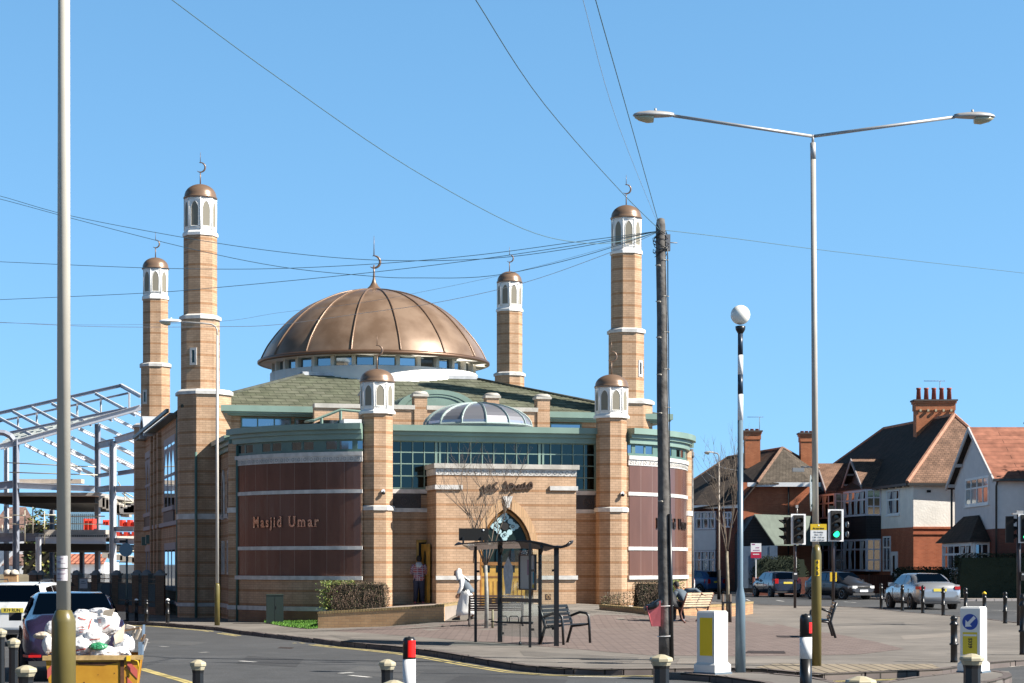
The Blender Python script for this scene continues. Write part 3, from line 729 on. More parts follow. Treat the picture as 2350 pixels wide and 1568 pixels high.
# return walls from the wings to the minarets
for side in (-1, 1):
    p1 = wp(side, 1.0)
    x_out = p1.x; x_in = p1.x - side * .35
    q = Q(); q.box(min(x_out, x_in), max(x_out, x_in), -12.7, -9.0, 0, 5.4); rw = q.go('return_wall', BUFF)
    q = Q(); q.octa((p1.x - side * .10, p1.y + .1), .62, 0, 5.56, ch=.35); q.go('corner_pier', BUFF, rw)
    q = Q(); q.box(min(x_out + side * .05, x_in), max(x_out + side * .05, x_in), -12.6, -9.1, 3.28, 3.42); q.box(min(x_out + side * .05, x_in), max(x_out + side * .05, x_in), -12.6, -9.1, .37, .5)
    q.octa((p1.x - side * .10, p1.y + .1), .70, 3.40, 3.56, ch=.35); q.octa((p1.x - side * .10, p1.y + .1), .70, .37, .5, ch=.35); q.go('stone_ledge', STONE, rw)
    q = Q()
    for z0, z1, o_ in ((5.40, 5.55, .10), (5.55, 5.68, .2), (5.68, 5.84, .34)): q.box(min(x_out + side * o_, x_in), max(x_out + side * o_, x_in), -12.9, -9.2 if side > 0 else -8.9, z0, z1)
    q.go('cornice', GREEN, rw)
    if side < 0:
        x = x_out
        for b0 in (-11.9, -10.4):
            q = Q(); q.X = frame((x, b0 + .75, 2.95 + .9), (0, -1))
            ap = archpoly(.42, 1.45, .8)
            q.extr([(u + .35, -.05, v - .6) for u, v in archpoly(.62, 1.62, .85)], (0, .05, 0)); fo = q.go('lancet_window', STONE, rw)
            q = Q(); q.X = frame((x, b0 + .75, 2.95 + .9), (0, -1)); q.extr([(u + .35, -.06, v - .52) for u, v in archpoly(.30, 1.35, .75)], (0, .02, 0)); q.go('pane', SKYGLASS, fo)
            window(rw, (x, b0 + .75, 1.45), (0, -1), .55, 1.1, 2, 1, STONE, DKGLASS, .08, .05, .05, sc=K, cls=Q)
q = Q(); q.tube((wp(-1, 1).x + .02, -13.28, 0), (wp(-1, 1).x + .02, -13.28, 5.5), .04, n=8); q.tube((-7.8, -9.3, 0), (-7.8, -9.3, 5.5), .045, n=8); q.tube((-8.2, -7.1, 0), (-8.2, -7.1, 6.9), .045, n=8); q.tube((-7.05, -8.52, 5.8), (-7.05, -8.52, 6.85), .05, n=8)
q.go('drainpipe', GREEND)
# flat roof behind the cornices
q = Q(); pl = [tuple(wp(-1, t, -.1)) for t in [i / 12 for i in range(12, -1, -1)]] + [(-3.4, -16.3), (4.4, -16.3)] + [tuple(wp(1, t, -.1)) for t in [i / 12 for i in range(13)]] + [(8.0, -8.5), (-7.0, -8.5)]
q.prism(pl, 5.6, 5.68); q.go('flat_roof', mat('grey_membrane', (0.3, 0.3, 0.3), 0.8))
# --- glazed front between the turrets
bg = -16.3
def gz(y, x=1175): a = A(x, bg); return ZZ(y, a, bg)
q = Q(); q.box(-2.85, 3.9, bg, bg + .3, .3, 3.9); fw = q.go('front_wall', BUFF)
q = Q(); q.box(-2.75, 3.85, bg - .06, bg, 3.37, 3.49); q.box(-2.75, 3.85, bg - .06, bg, 3.94, 4.07); q.go('stone_ledge', STONE, fw)
q = Q(); q.box(-2.75, 3.85, bg - .02, bg + .2, 4.07, 5.6); gl = q.go('front_glazing', DKGLASS)
q = Q()
for i in range(0, 19):
    a = -2.72 + 6.55 * i / 18; wdt = .075 if i in (0, 4, 13, 18) else .028
    q.box(a - wdt / 2, a + wdt / 2, bg - .07, bg - .02, 4.07, 5.55)
    if i in (4, 13): q.box(a + .09, a + .15, bg - .07, bg - .02, 4.07, 5.55)
for z in (4.10, 4.47, 4.84, 5.19, 5.52): q.box(-2.75, 3.85, bg - .062, bg - .022, z - .016, z + .016)
q.go('glazing_bars', GREEN, gl)
q = Q(); q.box(-2.8, 3.9, bg - .22, bg + .3, 5.53, 5.70); q.box(-2.8, 3.9, bg - .32, bg + .3, 5.70, 5.82); q.box(-2.75, 3.85, bg - .46, bg + .3, 5.82, 6.0); q.go('cornice', GREEN, gl)
# ornamental dark panels
PAN = mat('dark_carved_panel', (0.05, 0.042, 0.04), 0.6)
for a0, a1 in ((-2.74, -1.75), (2.95, 3.8)):
    q = Q(); q.box(a0, a1, bg - .04, bg, 3.49, 3.94); n = 3 if a1 - a0 > .9 else 2
    for i in range(n):
        ca = a0 + (a1 - a0) * (i + .5) / n
        for r in (.07, .13): q.path([(ca + r * math.cos(R(30 * j)), bg - .045, 3.715 + r * math.sin(R(30 * j))) for j in range(12)], .016, 5, closed=True)
        q.box(ca - .16, ca + .16, bg - .055, bg - .04, 3.86, 3.88); q.box(ca - .16, ca + .16, bg - .055, bg - .04, 3.55, 3.57)
        q.box(ca + .165, ca + .18, bg - .055, bg - .04, 3.51, 3.92)
    q.go('carved_panel', PAN, fw)
# --- portico
bp = -17.6; a0 = A(1001, bp); a1 = A(1322, bp); ac = A(1164, bp)
def PZ(y, x=1164): return ZZ(y, A(x, bp), bp)
# front wall with pointed door opening: built as solid pieces around the opening
zs = PZ(1290); zt = PZ(1166); hw = (A(1224, bp) - A(1101, bp)) / 2; ac = (A(1224, bp) + A(1101, bp)) / 2; g0 = .52
def archcurve(hw, zs, zt, n=14, k0=1.35, k1=1.75):
    L = []
    for i in range(n + 1):
        t = i / n; L.append((hw * (1 - t ** k1) ** (1 / 1.15), zs + (zt - zs) * t ** .82))
    return L
AC = []
_pts = [(1.0, 0), (.98, .19), (.93, .37), (.84, .53), (.71, .67), (.55, .79), (.36, .885), (.17, .96), (0, 1.0)]
for u, v in _pts: AC.append((hw * u, zs + (zt - zs) * v))
PT = 4.66
q = Q()
q.box(a0, ac - hw, bp, bp + .3, g0, PT); q.box(ac + hw, a1, bp, bp + .3, g0, PT)
L = [(ac + u, z) for u, z in AC] + [(ac - u, z) for u, z in AC[::-1][1:]]
# spandrel above the arch
for (u0, z0), (u1, z1) in zip(L, L[1:]):
    q.extr([(u0, bp, z0), (u1, bp, z1), (u1, bp, PT), (u0, bp, PT)], (0, .3, 0))
q.box(a0, a0 + .3, bp + .3, bg, g0, PT); q.box(a1 - .3, a1, bp + .3, bg, g0, PT)
port = q.go('portico', BUFF)
q = Q(); q.box(a0 + .3, a1 - .3, bp + .3, bg, PT - .1, PT - .02); q.go('portico_roof', COPING, port)
q = Q(); q.box(a0 - .08, a1 + .08, bp - .10, bp + .33, PT, PT + .14); q.box(a0 - .08, a0 + .3, bp + .33, bg, PT, PT + .14); q.box(a1 - .3, a1 + .08, bp + .33, bg, PT, PT + .14); q.go('coping', COPING, port)
q = Q(); q.box(a0 - .012, a1 + .012, bp - .02, bp, PT - .2, PT - .004); q.box(a0 - .02, a0, bp, bg, PT - .2, PT - .004); fz = q.go('frieze', STONE, port)
q = Q()
for i in range(23):
    ca = a0 + (a1 - a0) * (i + .5) / 23
    q.path([(ca + .048 * math.cos(R(30 * j)), bp - .022, PT - .10 + .048 * math.sin(R(30 * j))) for j in range(12)], .011, 4, closed=True)
    q.extr([(ca + .075, bp - .024, PT - .19), (ca + .115, bp - .024, PT - .19), (ca + .095, bp - .024, PT - .11)], (0, .004, 0))
q.go('frieze_rings', mat('carved_grey', (0.3, 0.3, 0.3), .9), fz)
q = Q(); zl = PZ(1120); q.box(a0 - .05, A(1061, bp), bp - .07, bp, zl - .06, zl + .07); q.box(A(1261, bp), a1 + .04, bp - .07, bp, zl - .06, zl + .07)
q.box(a0 - .05, a0, bp, bg, zl - .06, zl + .07); zl = PZ(1326); q.box(a0 - .02, A(1101, bp), bp - .07, bp, zl - .06, zl + .06); q.box(A(1240, bp), a1 + .04, bp - .07, bp, zl - .06, zl + .06)
q.go('stone_ledge', STONE, port)
q = Q(); q.extr([(A(1153, bp), bp - .05, PZ(1139)), (A(1176, bp), bp - .05, PZ(1139)), (A(1168, bp), bp - .05, PZ(1165)), (A(1161, bp), bp - .05, PZ(1165))], (0, .05, 0)); q.go('keystone', STONE, port)
# brick arch ring, proud of the wall
q = Q()
OC = [(u * 1.22 + .0, zs + (z - zs) * 1.22) for u, z in AC]
for sgn in (1, -1):
    for i in range(len(AC) - 2):
        q.extr([(ac + sgn * AC[i][0], bp - .02, AC[i][1]), (ac + sgn * AC[i + 1][0], bp - .02, AC[i + 1][1]), (ac + sgn * OC[i + 1][0], bp - .02, OC[i + 1][1]), (ac + sgn * OC[i][0], bp - .02, OC[i][1])], (0, .02, 0))
q.go('arch_ring', brick('arch_brick', (0.58, 0.37, 0.21), (0.50, 0.31, 0.17), (0.36, 0.25, 0.15), bw=.08, rh=.5), port)
WOOD = mat('varnished_wood', (0.42, 0.24, 0.045), 0.35, var=0.2, vscale=4)
WOODD = mat('dark_varnished_wood', (0.22, 0.10, 0.025), 0.4, var=0.2, vscale=4)
q = Q()
for sgn in (1, -1):
    q.path([(ac + sgn * (hw - .04), bp + .12, g0), (ac + sgn * (hw - .04), bp + .12, zs)] + [(ac + sgn * u * .955, bp + .12, zs + (z - zs) * .955) for u, z in AC[1:]], .055, 4, smooth=False)
q.box(ac - hw, ac + hw, bp + .08, bp + .16, zs - .1, zs)
fr_ = q.go('door_frame', WOODD, port)
q = Q(); Li = [(ac + u, z) for u, z in AC] + [(ac - u, z) for u, z in AC[::-1][1:]]
q.extr([(u, bp + .17, z) for u, z in Li], (0, .03, 0)); q.go('fanlight', mat('dark_green_glass', (.012, .022, .020), .2, spec=.15), port)
# pale blue interlaced ornament in the fanlight
q = Q(); cz = PZ(1208, 1161); cx = A(1161, bp); k = 0
def disc(q, x, z, r, y, n=16, r2=0):
    pts = [(x + r * math.cos(2 * math.pi * j / n), y, z + r * math.sin(2 * math.pi * j / n)) for j in range(n)]
    if r2: q.path([(x + (r - r2 / 2) * math.cos(2 * math.pi * j / n), y, z + (r - r2 / 2) * math.sin(2 * math.pi * j / n)) for j in range(n)], r2 / 2, 4, closed=True)
    else: q.extr(pts, (0, .004, 0))
for th in range(4):
    c_, s_ = math.cos(R(90 * th)), math.sin(R(90 * th))
    for (x, z, r) in ((.36, 0, .085), (.27, .07, .07), (.27, -.07, .07), (.18, .15, .085), (.20, 0, .05)):
        disc(q, cx + x * c_ - z * s_, cz + x * s_ + z * c_, r, bp + .155 - .0011 * k); k += 1
    q.extr([(cx + .40 * c_ - z * s_, bp + .155 - .0011 * k, cz + .40 * s_ + z * c_) if 0 else (cx + x * c_ - z * s_, bp + .155 - .0011 * k, cz + x * s_ + z * c_) for x, z in ((.38, -.07), (.47, 0), (.38, .07))], (0, .004, 0)); k += 1
q.go('fanlight_ornament', mat('pale_blue_ornament', (0.36, 0.52, 0.55), .6), port)
q = Q()
for th in range(4):
    c_, s_ = math.cos(R(90 * th)), math.sin(R(90 * th))
    disc(q, cx + .25 * c_, cz + .25 * s_, .05, bp + .11, 12, .018)
disc(q, cx, cz, .12, bp + .118); q.go('ornament_holes', BLACKM, port)
# doors
q = Q(); q.box(ac - hw + .09, ac - .01, bp + .14, bp + .19, g0, zs - .1); q.box(ac + .01, ac + hw - .09, bp + .14, bp + .19, g0, zs - .1); door = q.go('front_door', WOOD, port)
q = Q()
for sgn in (-1, 1):
    for cc, w_ in ((.2, .13), (.52, .2)):
        q.extr([(ac + sgn * cc * hw * 1.35 + u, bp + .13, g0 + 1.02 + v) for u, v in archpoly(w_, .74, .55)], (0, .02, 0))
q.go('door_pane', DKGLASS, port)
q = Q()
for sgn in (-1, 1):
    for i in range(5): x = ac + sgn * (.12 + .13 * i); q.box(x - .008, x + .008, bp + .13, bp + .15, g0 + .25, g0 + .75)
    q.box(ac + sgn * .45 - .3, ac + sgn * .45 + .3, bp + .125, bp + .145, g0 + .86, g0 + .91)
q.go('door_moulding', WOODD, port)
def grille(x, y, s=.17):
    q = Q(); a = A(x, bp); z = ZZ(y, a, bp); q.box(a - s / 2, a + s / 2, bp - .012, bp, z - s / 2, z + s / 2); g = q.go('vent_grille', BLACKM, port)
    q = Q(); q.path([(a + .045 * math.cos(R(72 * j + 90)), bp - .016, z + .045 * math.sin(R(72 * j + 90))) for j in range(5)], .008, 4, closed=True)
    q.path([(a + .07 * math.cos(R(45 * j)), bp - .016, z + .07 * math.sin(R(45 * j))) for j in range(8)], .007, 4, closed=True); q.go('grille_star', BUFFP, g)
grille(1258, 1370); 
q = Q()
for x in (-.52, -.2, .25, .55):
    q.box(ac + x - .09, ac + x + .09, bp + .12, bp + .14, g0 + .05, g0 + .23)
q.go('door_grille', BLACKM, port)
# arabic lettering over the door
ar = '\uFEAE\uFEE4\uFECB \uFEAA\uFEA0\uFEB4\uFEE3'
me = text_mesh(ar, .62, .03, bold=.006)
if me.vertices:
    x0 = min(v.co.x for v in me.vertices); x1 = max(v.co.x for v in me.vertices); W_ = A(1222, bp) - A(1102, bp)
    for v in me.vertices: v.co.x = (v.co.x - (x0 + x1) / 2) * W_ / (x1 - x0) ; v.co.y = v.co.y * 1.0 + v.co.x * .07
    me.transform(Matrix.Scale(K, 4) @ face_mat(Vector(((A(1162, bp)), bp - .04, PZ(1112))), 0, -1)); me.materials.clear(); me.materials.append(mat('bronze_letter', (0.10, 0.06, 0.04), .4, metal=.5))
    me.name = 'arabic_lettering'; o = bpy.data.objects.new('arabic_lettering', me); C.objects.link(o); o.parent = port
# side door in the recess left of the portico
xa = A(955, bg); xb = a0
q = Q(); q.box(xa, xa + .07, bg - .05, bg - .001, .50, 2.52); q.box(xa, xb - .02, bg - .05, bg - .001, 2.45, 2.53); sd = q.go('side_door', WOOD)
q = Q(); q.box(xa + .07, xb - .02, bg - .012, bg - .002, .50, 2.45); q.go('dark_doorway', DARKIN, sd)
q = Q(); q.X = frame((xb - .16, bg - .02, .5), (.10, -1)); q.box(0, .75, -.02, .02, 0, 1.9); q.go('open_leaf', WOOD, sd)
q = Q(); q.X = frame((xb - .16, bg - .02, .5), (.10, -1)); q.extr([(u + .38, -.03, v + 1.0) for u, v in archpoly(.22, .7, .5)], (0, .006, 0)); q.go('door_pane', DKGLASS, sd)
q = Q(); q.extr([(xa + .36 + u, bg - .02, 1.7 + v) for u, v in archpoly(.26, .62, .38)], (0, .006, 0)); q.go('inner_arch', mat('inner_dark', (.03, .03, .03), .5), sd)
# --- parapet, arch dormer, skylight, canopy, plant on the roof
bq = -10.2
pier = [-2.2, -.4, 2.1, 3.89]; q = Q()
q.box(-4.0, 4.1, bq, bq + .3, 5.6, 6.98)
for p in pier: q.box(p - .22, p + .22, bq - .06, bq + .36, 5.6, 7.42)
par = q.go('parapet', BUFF)
q = Q()
for u0, u1 in ((-4.0, -2.43), (-2.0, -.6), (-.2, 1.9), (2.3, 3.69)): q.box(u0, u1, bq - .07, bq + .37, 6.98, 7.12)
for p in pier:
    q.box(p - .27, p + .27, bq - .11, bq + .41, 7.42, 7.50)
    X = Matrix.Translation((p, bq + .15, 7.5)); q.X = X; q.lathe([(.34, 0), (.31, .06), (.22, .10), (.01, .12)], 4, ph=R(45)); q.X = Matrix.Identity(4)
q.go('coping', COPING, par)
q = Q(); cA = A(1003, -9.1); ra = 1.33 * 1.05; hh = .68
def seg(r, h, n=22): return [(cA + r * math.cos(math.pi * i / n), h * math.sin(math.pi * i / n)) for i in range(n + 1)]
zb = 7.08
q.extr([(x, -9.10, zb + z) for x, z in seg(ra * .83, hh * .80)], (0, 3.2, 0)); 
o1, i1 = seg(ra, hh), seg(ra * .82, hh * .78)
for j in range(22): q.extr([(o1[j][0], -9.15, zb + o1[j][1]), (o1[j + 1][0], -9.15, zb + o1[j + 1][1]), (i1[j + 1][0], -9.15, zb + i1[j + 1][1]), (i1[j][0], -9.15, zb + i1[j][1])], (0, 2.8, 0))
o1, i1 = seg(ra * .8, hh * .76), seg(ra * .7, hh * .66)
for j in range(22): q.extr([(o1[j][0], -9.13, zb + o1[j][1]), (o1[j + 1][0], -9.13, zb + o1[j + 1][1]), (i1[j + 1][0], -9.13, zb + i1[j + 1][1]), (i1[j][0], -9.13, zb + i1[j][1])], (0, .05, 0))
q.go('arched_dormer', GREEN)
sc_ = (A(1096, -14.0), -14.0); q = Q(); SR = 1.72; SH = .74
PSK = mat('skylight_glass', (0.50, 0.50, 0.54), 0.28, metal=0.75)
q.lathe([(SR * math.cos(R(a)), 6.17 + SH * math.sin(R(a))) for a in range(0, 90, 10)] + [(.01, 6.17 + SH)], 14, c=(*sc_, 0), smooth=False, ph=R(8)); sk = q.go('skylight_dome', PSK)
q = Q()
for i in range(14):
    th = R(8 + i * 360 / 14); q.path([(sc_[0] + (SR + .01) * math.cos(R(a)) * math.cos(th), sc_[1] + (SR + .01) * math.cos(R(a)) * math.sin(th), 6.18 + (SH + .01) * math.sin(R(a))) for a in range(0, 91, 10)], .030, 4, smooth=False)
q.path([(sc_[0] + SR * math.cos(R(8 + 360 * i / 14)), sc_[1] + SR * math.sin(R(8 + 360 * i / 14)), 6.17) for i in range(14)], .045, 4, closed=True, smooth=False)
q.lathe([(SR * .97, 5.6), (SR * .97, 6.15)], 14, c=(*sc_, 0), ph=R(8), smooth=False)
q.go('skylight_ribs', mat('pale_green_rib', (0.30, 0.37, 0.35), .4), sk)
# glazed roof box and air-conditioning unit left of the turret
x0, x1 = A(738, -12.0), A(830, -12.0); zc = ZZ(973, x0, -12)
q = Q(); q.box(x0 + .05, x1, -11.9, -10.2, 5.6, 6.45); gb = q.go('roof_glass_box', SKYGLASS)
q = Q()
for a in (x0, x0 + .62): q.path([(a, -12, 5.6), (a, -12, 6.75 if a > x0 else 6.5)], .05, 4, smooth=False)
q.path([(x0 - .25, -12, 6.42), (x0 + .62, -12, 6.78), (x1 + .5, -12, 6.70)], .045, 4, smooth=False); q.path([(x0 - .25, -12, 6.42), (x0 - .25, -10.2, 6.5)], .045, 4); q.path([(x0 - .2, -12, 5.75), (x1, -12, 5.75)], .04, 4)
q.go('box_frame', GREEN, gb)
q = Q(); q.box(A(783, -12.4), A(832, -12.4), -12.9, -12.2, 5.68, 6.42); q.box(A(752, -12.4), A(772, -12.4), -12.8, -12.3, 5.68, 6.1); q.go('air_conditioning_unit', mat('pale_plastic', (.6, .62, .62), .5))
# --- left side wall: lancet windows, pilasters, gable arch
sx = -8.1; side = mosque
def SB(x): return B(x, sx)
def sidewin(x0, x1, z0, z1, n, par, nm='side_window'):
    b0, b1 = SB(x0), SB(x1)       # b0 is the far (left in view) end
    wd = abs(b1 - b0); q = Q(); q.X = frame((sx, max(b0, b1), z0), (0, -1))
    q.box(-.1, wd + .1, -.10, 0, -.15, 0); q.box(-.1, 0, -.025, 0, 0, z1 - z0); q.box(wd, wd + .1, -.025, 0, 0, z1 - z0); q.box(-.1, wd + .1, -.025, 0, z1 - z0, z1 - z0 + .25)
    for i in range(1, n): q.box(wd * i / n - .05, wd * i / n + .05, -.03, 0, 0, z1 - z0)
    if z1 - z0 > 2:
        q.box(-.1, wd + .1, -.028, 0, (z1 - z0) * .5 - .05, (z1 - z0) * .5 + .05)
        for i in range(n):
            c = wd * (i + .5) / n; hw_ = wd / n / 2; L = [(c - hw_, 0), (c, .5), (c + hw_, 0), (c + hw_, .5), (c - hw_, .5)]
            q.extr([(c - hw_, -.024, z1 - z0 - .9), (c, -.024, z1 - z0 - .1), (c - hw_, -.024, z1 - z0 - .1)], (0, .02, 0)); q.extr([(c + hw_, -.024, z1 - z0 - .9), (c + hw_, -.024, z1 - z0 - .1), (c, -.024, z1 - z0 - .1)], (0, .02, 0))
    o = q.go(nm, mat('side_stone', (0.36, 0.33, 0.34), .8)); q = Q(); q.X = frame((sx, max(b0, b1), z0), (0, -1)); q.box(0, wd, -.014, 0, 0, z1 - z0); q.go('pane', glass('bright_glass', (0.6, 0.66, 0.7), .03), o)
sidewin(378, 402, 3.85, 6.1, 3, side); sidewin(331, 349, 3.85, 6.1, 3, side); sidewin(379, 403, 1.0, 2.3, 3, side); sidewin(331, 349, 1.0, 2.3, 3, side)
q = Q(); q.X = frame((sx, 8.2, 0), (0, -1)); 
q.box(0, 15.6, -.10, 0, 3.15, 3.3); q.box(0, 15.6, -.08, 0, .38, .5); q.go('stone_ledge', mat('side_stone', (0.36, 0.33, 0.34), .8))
q = Q()
for x in (353, 361, 369): b = SB(x); q.box(sx - .14, sx, b - .25, b + .25, 0, 6.75)
q.go('pilaster', BUFF)
for x0, x1 in ((333, 352), (378, 401)):
    b0, b1 = SB(x0), SB(x1); q = Q(); q.box(sx - .05, sx, min(b0, b1), max(b0, b1), 3.3, 3.75); q.go('carved_panel', PAN)
q = Q(); b = SB(353); rr = 1.05
for i in range(14):
    a0_, a1_ = math.pi * i / 14, math.pi * (i + 1) / 14
    f = lambda r, a: (sx - .48, b + r * math.cos(a), 6.75 + r * .8 * math.sin(a))
    q.extr([f(rr, a0_), f(rr, a1_), f(rr - .2, a1_), f(rr - .2, a0_)], (.9, 0, 0))
q.extr([(sx - .30, b + (rr - .2) * math.cos(math.pi * i / 14), 6.75 + (rr - .2) * .8 * math.sin(math.pi * i / 14)) for i in range(15)], (1.2, 0, 0), 1)
q.go('side_gable_arch', [mat('grey_lead_arch', (.42, .45, .48), .4), DKGLASS])
# ventilator and lamps high on the side
q = Q(); q.box(sx - .2, sx, SB(346) - .15, SB(346) + .15, 2.6, 2.95); q.box(sx - .2, sx, SB(336) - .15, SB(336) + .15, 2.55, 2.9); q.go('wall_lamp', GREEND)
# ================================================================== street furniture
def PW(x, y, d): return PS(x, y, d)
# near lamp post, its foot below the picture
POSTC = mat('cream_post_paint', (0.50, 0.47, 0.40), 0.45, var=0.05, vscale=2, bump=0.05, bscale=8)
OLIVE = mat('olive_post_sleeve', (0.135, 0.11, 0.035), 0.35, var=0.1, vscale=3)
p = PW(159, 1409.7, 17); lp = thing('street_lamp', 'cream lamp post with olive brown sleeve, closest to the camera at the left', 'street lamp', (p.x, 17, 0), 0)
mb = MB(); mb.tube((0, 0, 1.36), (.005, 0, 9.0), .0605, .045, 32); mb.build('pole', POSTC, lp)
mb = MB(); mb.lathe([(.102, -.02), (.102, 1.30), (.098, 1.33), (.068, 1.40), (.061, 1.405)], 32); mb.build('sleeve', OLIVE, lp)
mb = MB()
def curved_patch(mb, r, a0, a1, z0, z1, n=8, m=0):
    v = []
    for i in range(n + 1):
        a = R(a0 + (a1 - a0) * i / n); v += [(r * math.cos(a), r * math.sin(a), z0), (r * math.cos(a), r * math.sin(a), z1)]
    mb.add(v, [(2 * i, 2 * i + 2, 2 * i + 3, 2 * i + 1) for i in range(n)], m)
def zy(y, d): return CAMZ + (1409.7 - y) * d / 4978
curved_patch(mb, .0615, -145, -45, zy(1452, 17), zy(1423, 17)); curved_patch(mb, .0615, -145, -45, zy(1420, 17), zy(1390, 17))
mb.build('sticker', mat('sticker_paper', (0.62, 0.61, 0.62), 0.6, vscale=25, col2=(0.5, 0.46, 0.5)), lp)
mb = MB()
for i, (z0, z1, a0, a1) in enumerate([(1424, 1426, -135, -65), (1433, 1434.2, -135, -60), (1436, 1437.2, -130, -70), (1446, 1447.5, -140, -90), (1396, 1398, -110, -80), (1404, 1406, -130, -95), (1408, 1409, -110, -60)]):
    curved_patch(mb, .0622, a0, a1, zy(z1, 17), zy(z0, 17))
mb.build('sticker_print', mat('sticker_ink', (0.25, 0.16, 0.22), .7), lp)
# single-arm lamp on the far pavement
g = ground(543, 1564, base_z); z0 = g.z; dL = g.y; sc = dL / F
lp = thing('street_lamp', 'slim single arm lamp post before the minaret, lantern reaching left', 'street lamp', tuple(g))
mb = MB(); s0 = 1.33; top = CAMZ + (1294 - 770) * sc - z0
mb.tube((0, 0, s0), (0, 0, top), .055, .04, 14); ht = CAMZ + (1294 - 742) * sc - z0
mb.path([(0, 0, top - .05), (0, 0, ht - .22), (-.06, 0, ht - .1), (-.18, 0, ht - .03), (-.5, 0, ht), (-(495 - 410) * sc, 0, ht + .05)], .027, 10)
mb.build('pole', mat('pale_post', (0.50, 0.46, 0.41), .5, var=.05), lp)
mb = MB(); mb.lathe([(.085, 0), (.085, s0 - .05), (.055, s0 + .02)], 16); mb.build('sleeve', OLIVE, lp)
def cobra(parent, p, L, dx, s=1.0, mtop=None):
    # flat streamlined lantern from p along +-x
    rings = []; pr = [(0, .05, .05), (.12, .085, .07), (.35, .13, .085), (.6, .15, .09), (.85, .12, .07), (.97, .06, .04), (1, .02, .015)]
    for t, w_, h_ in pr:
        rings.append([(p[0] + dx * L * t, p[1] + w_ * s * math.cos(R(20 * j)), p[2] + (h_ * s * math.sin(R(20 * j)) if j <= 9 else h_ * .25 * s * math.sin(R(20 * j)))) for j in range(18)])
    mb = MB(); mb.loft(rings); mb.tube((p[0] + dx * L * .45, p[1], p[2] + .07 * s), (p[0] + dx * L * .45, p[1], p[2] + .13 * s), .025 * s, .02 * s)
    h = mb.build('lantern', mtop or GALV, parent, rc=True)
    rings = []
    for t, w_, h_ in [(.48, .02, .01), (.5, .11, .10), (.65, .12, .11), (.85, .10, .07), (.96, .03, .02)]:
        rings.append([(p[0] + dx * L * t, p[1] + w_ * s * math.cos(R(180 + 20 * j)), p[2] - .018 * s + h_ * s * math.sin(R(180 + 20 * j))) for j in range(10)])
    mb = MB(); mb.loft(rings, closed=True); mb.build('lamp_bowl', mat('lamp_bowl', (0.45, 0.40, 0.26), .15, spec=.8), h, rc=True)
cobra(lp, (-(495 - 412) * sc, 0, ht + .05), .70, -1, 1.0, WHITEP)
# tall double-arm lamp at right
g = ground(2041, 1665.6, plaza_z); d = g.y; sc = d / F
lp = thing('street_lamp', 'tall lamp post with two long outstretched arms carrying a parking plate', 'street lamp', tuple(g))
def lz(y): return CAMZ + (1294 - y) * sc - g.z
lean = -(1873 - 1865) * sc
mb = MB(); mb.tube((lean * .2, 0, lz(1262)), (lean * .93, 0, lz(365)), .056, .047, 18); mb.build('pole', mat('pale_post2', (0.42, 0.38, 0.33), .5, var=.06, vscale=3), lp)
mb = MB(); mb.tube((lean * .93, 0, lz(366)), (lean, 0, lz(328)), .049, .049, 18); mb.tube((lean, 0, lz(329)), (lean, 0, lz(310)), .024, .024, 12)
mb.path([(-(1873 - 1545) * sc, 0, lz(266)), (lean - .02, 0, lz(313))], .028, 12); mb.path([((2190 - 1873) * sc, 0, lz(269)), (lean + .02, 0, lz(313))], .028, 12)
mb.build('arm', GALV, lp)
cobra(lp, (-(1873 - 1546) * sc, 0, lz(266)), .72, -1, 1.0); cobra(lp, ((2189 - 1873) * sc, 0, lz(269)), .72, 1, 1.0)
mb = MB(); mb.lathe([(.088, 0), (.088, lz(1272)), (.080, lz(1266)), (.058, lz(1250))], 24); mb.build('sleeve', OLIVE, lp)
SIGNY = mat('sign_yellow', (0.75, 0.50, 0.02), .5); INK = mat('sign_ink', (0.02, 0.02, 0.02), .6)
for i, ch in enumerate('46B'):
    zc = lz((1285 + 1322) / 2) + (1 - i) * (lz(1291) - lz(1303.5)) 
    mb = MB(); mb.X = T(.0, 0, zc); curved_patch(mb, .090, -118, -62, -.045, .045, 6); o = mb.build('number_plate_yellow', SIGNY, lp)
    text('number_character', ch, .095, INK, o, face_mat(Vector((0, -.094, zc)), 0, -1), .002, bold=.003)
# parking plate
x0, x1, y0, y1, ym = (1856 - 1871) * sc, (1893 - 1871) * sc, lz(1243), lz(1203), lz(1217)
mb = MB(); mb.box(x0, x1, -.075, -.070, y0, ym - .001); pl = mb.build('parking_plate', WHITEP, lp)
mb = MB(); mb.box(x0, x1, -.075, -.070, ym, y1); mb.build('plate_top', SIGNY, pl)
mb = MB(); mb.lathe([(.012, 0), (.001, .004)], 10); mb.X = Matrix.Identity(4); 
mb = MB(); mb.X = T((x0 + x1) / 2, -.077, lz(1206.5)) @ Matrix.Rotation(R(90), 4, 'X'); mb.lathe([(.013, 0), (.001, .004)], 10); mb.build('bolt', WHITEP, pl)
text('plate_text', 'At any time', .042, INK, pl, face_mat(Vector(((x0 + x1) / 2, -.078, lz(1212.8))), 0, -1), .001, bold=.001)
for i, tx in enumerate(('No loading', 'Mon - Fri', '7.30 - 9.30 am', '4.00 - 6.00 pm')):
    text('plate_text', tx, .036, mat('grey_ink', (.12, .12, .12), .6), pl, face_mat(Vector(((x0 + x1) / 2, -.078, lz(1221.5 + 6 * i))), 0, -1), .001)
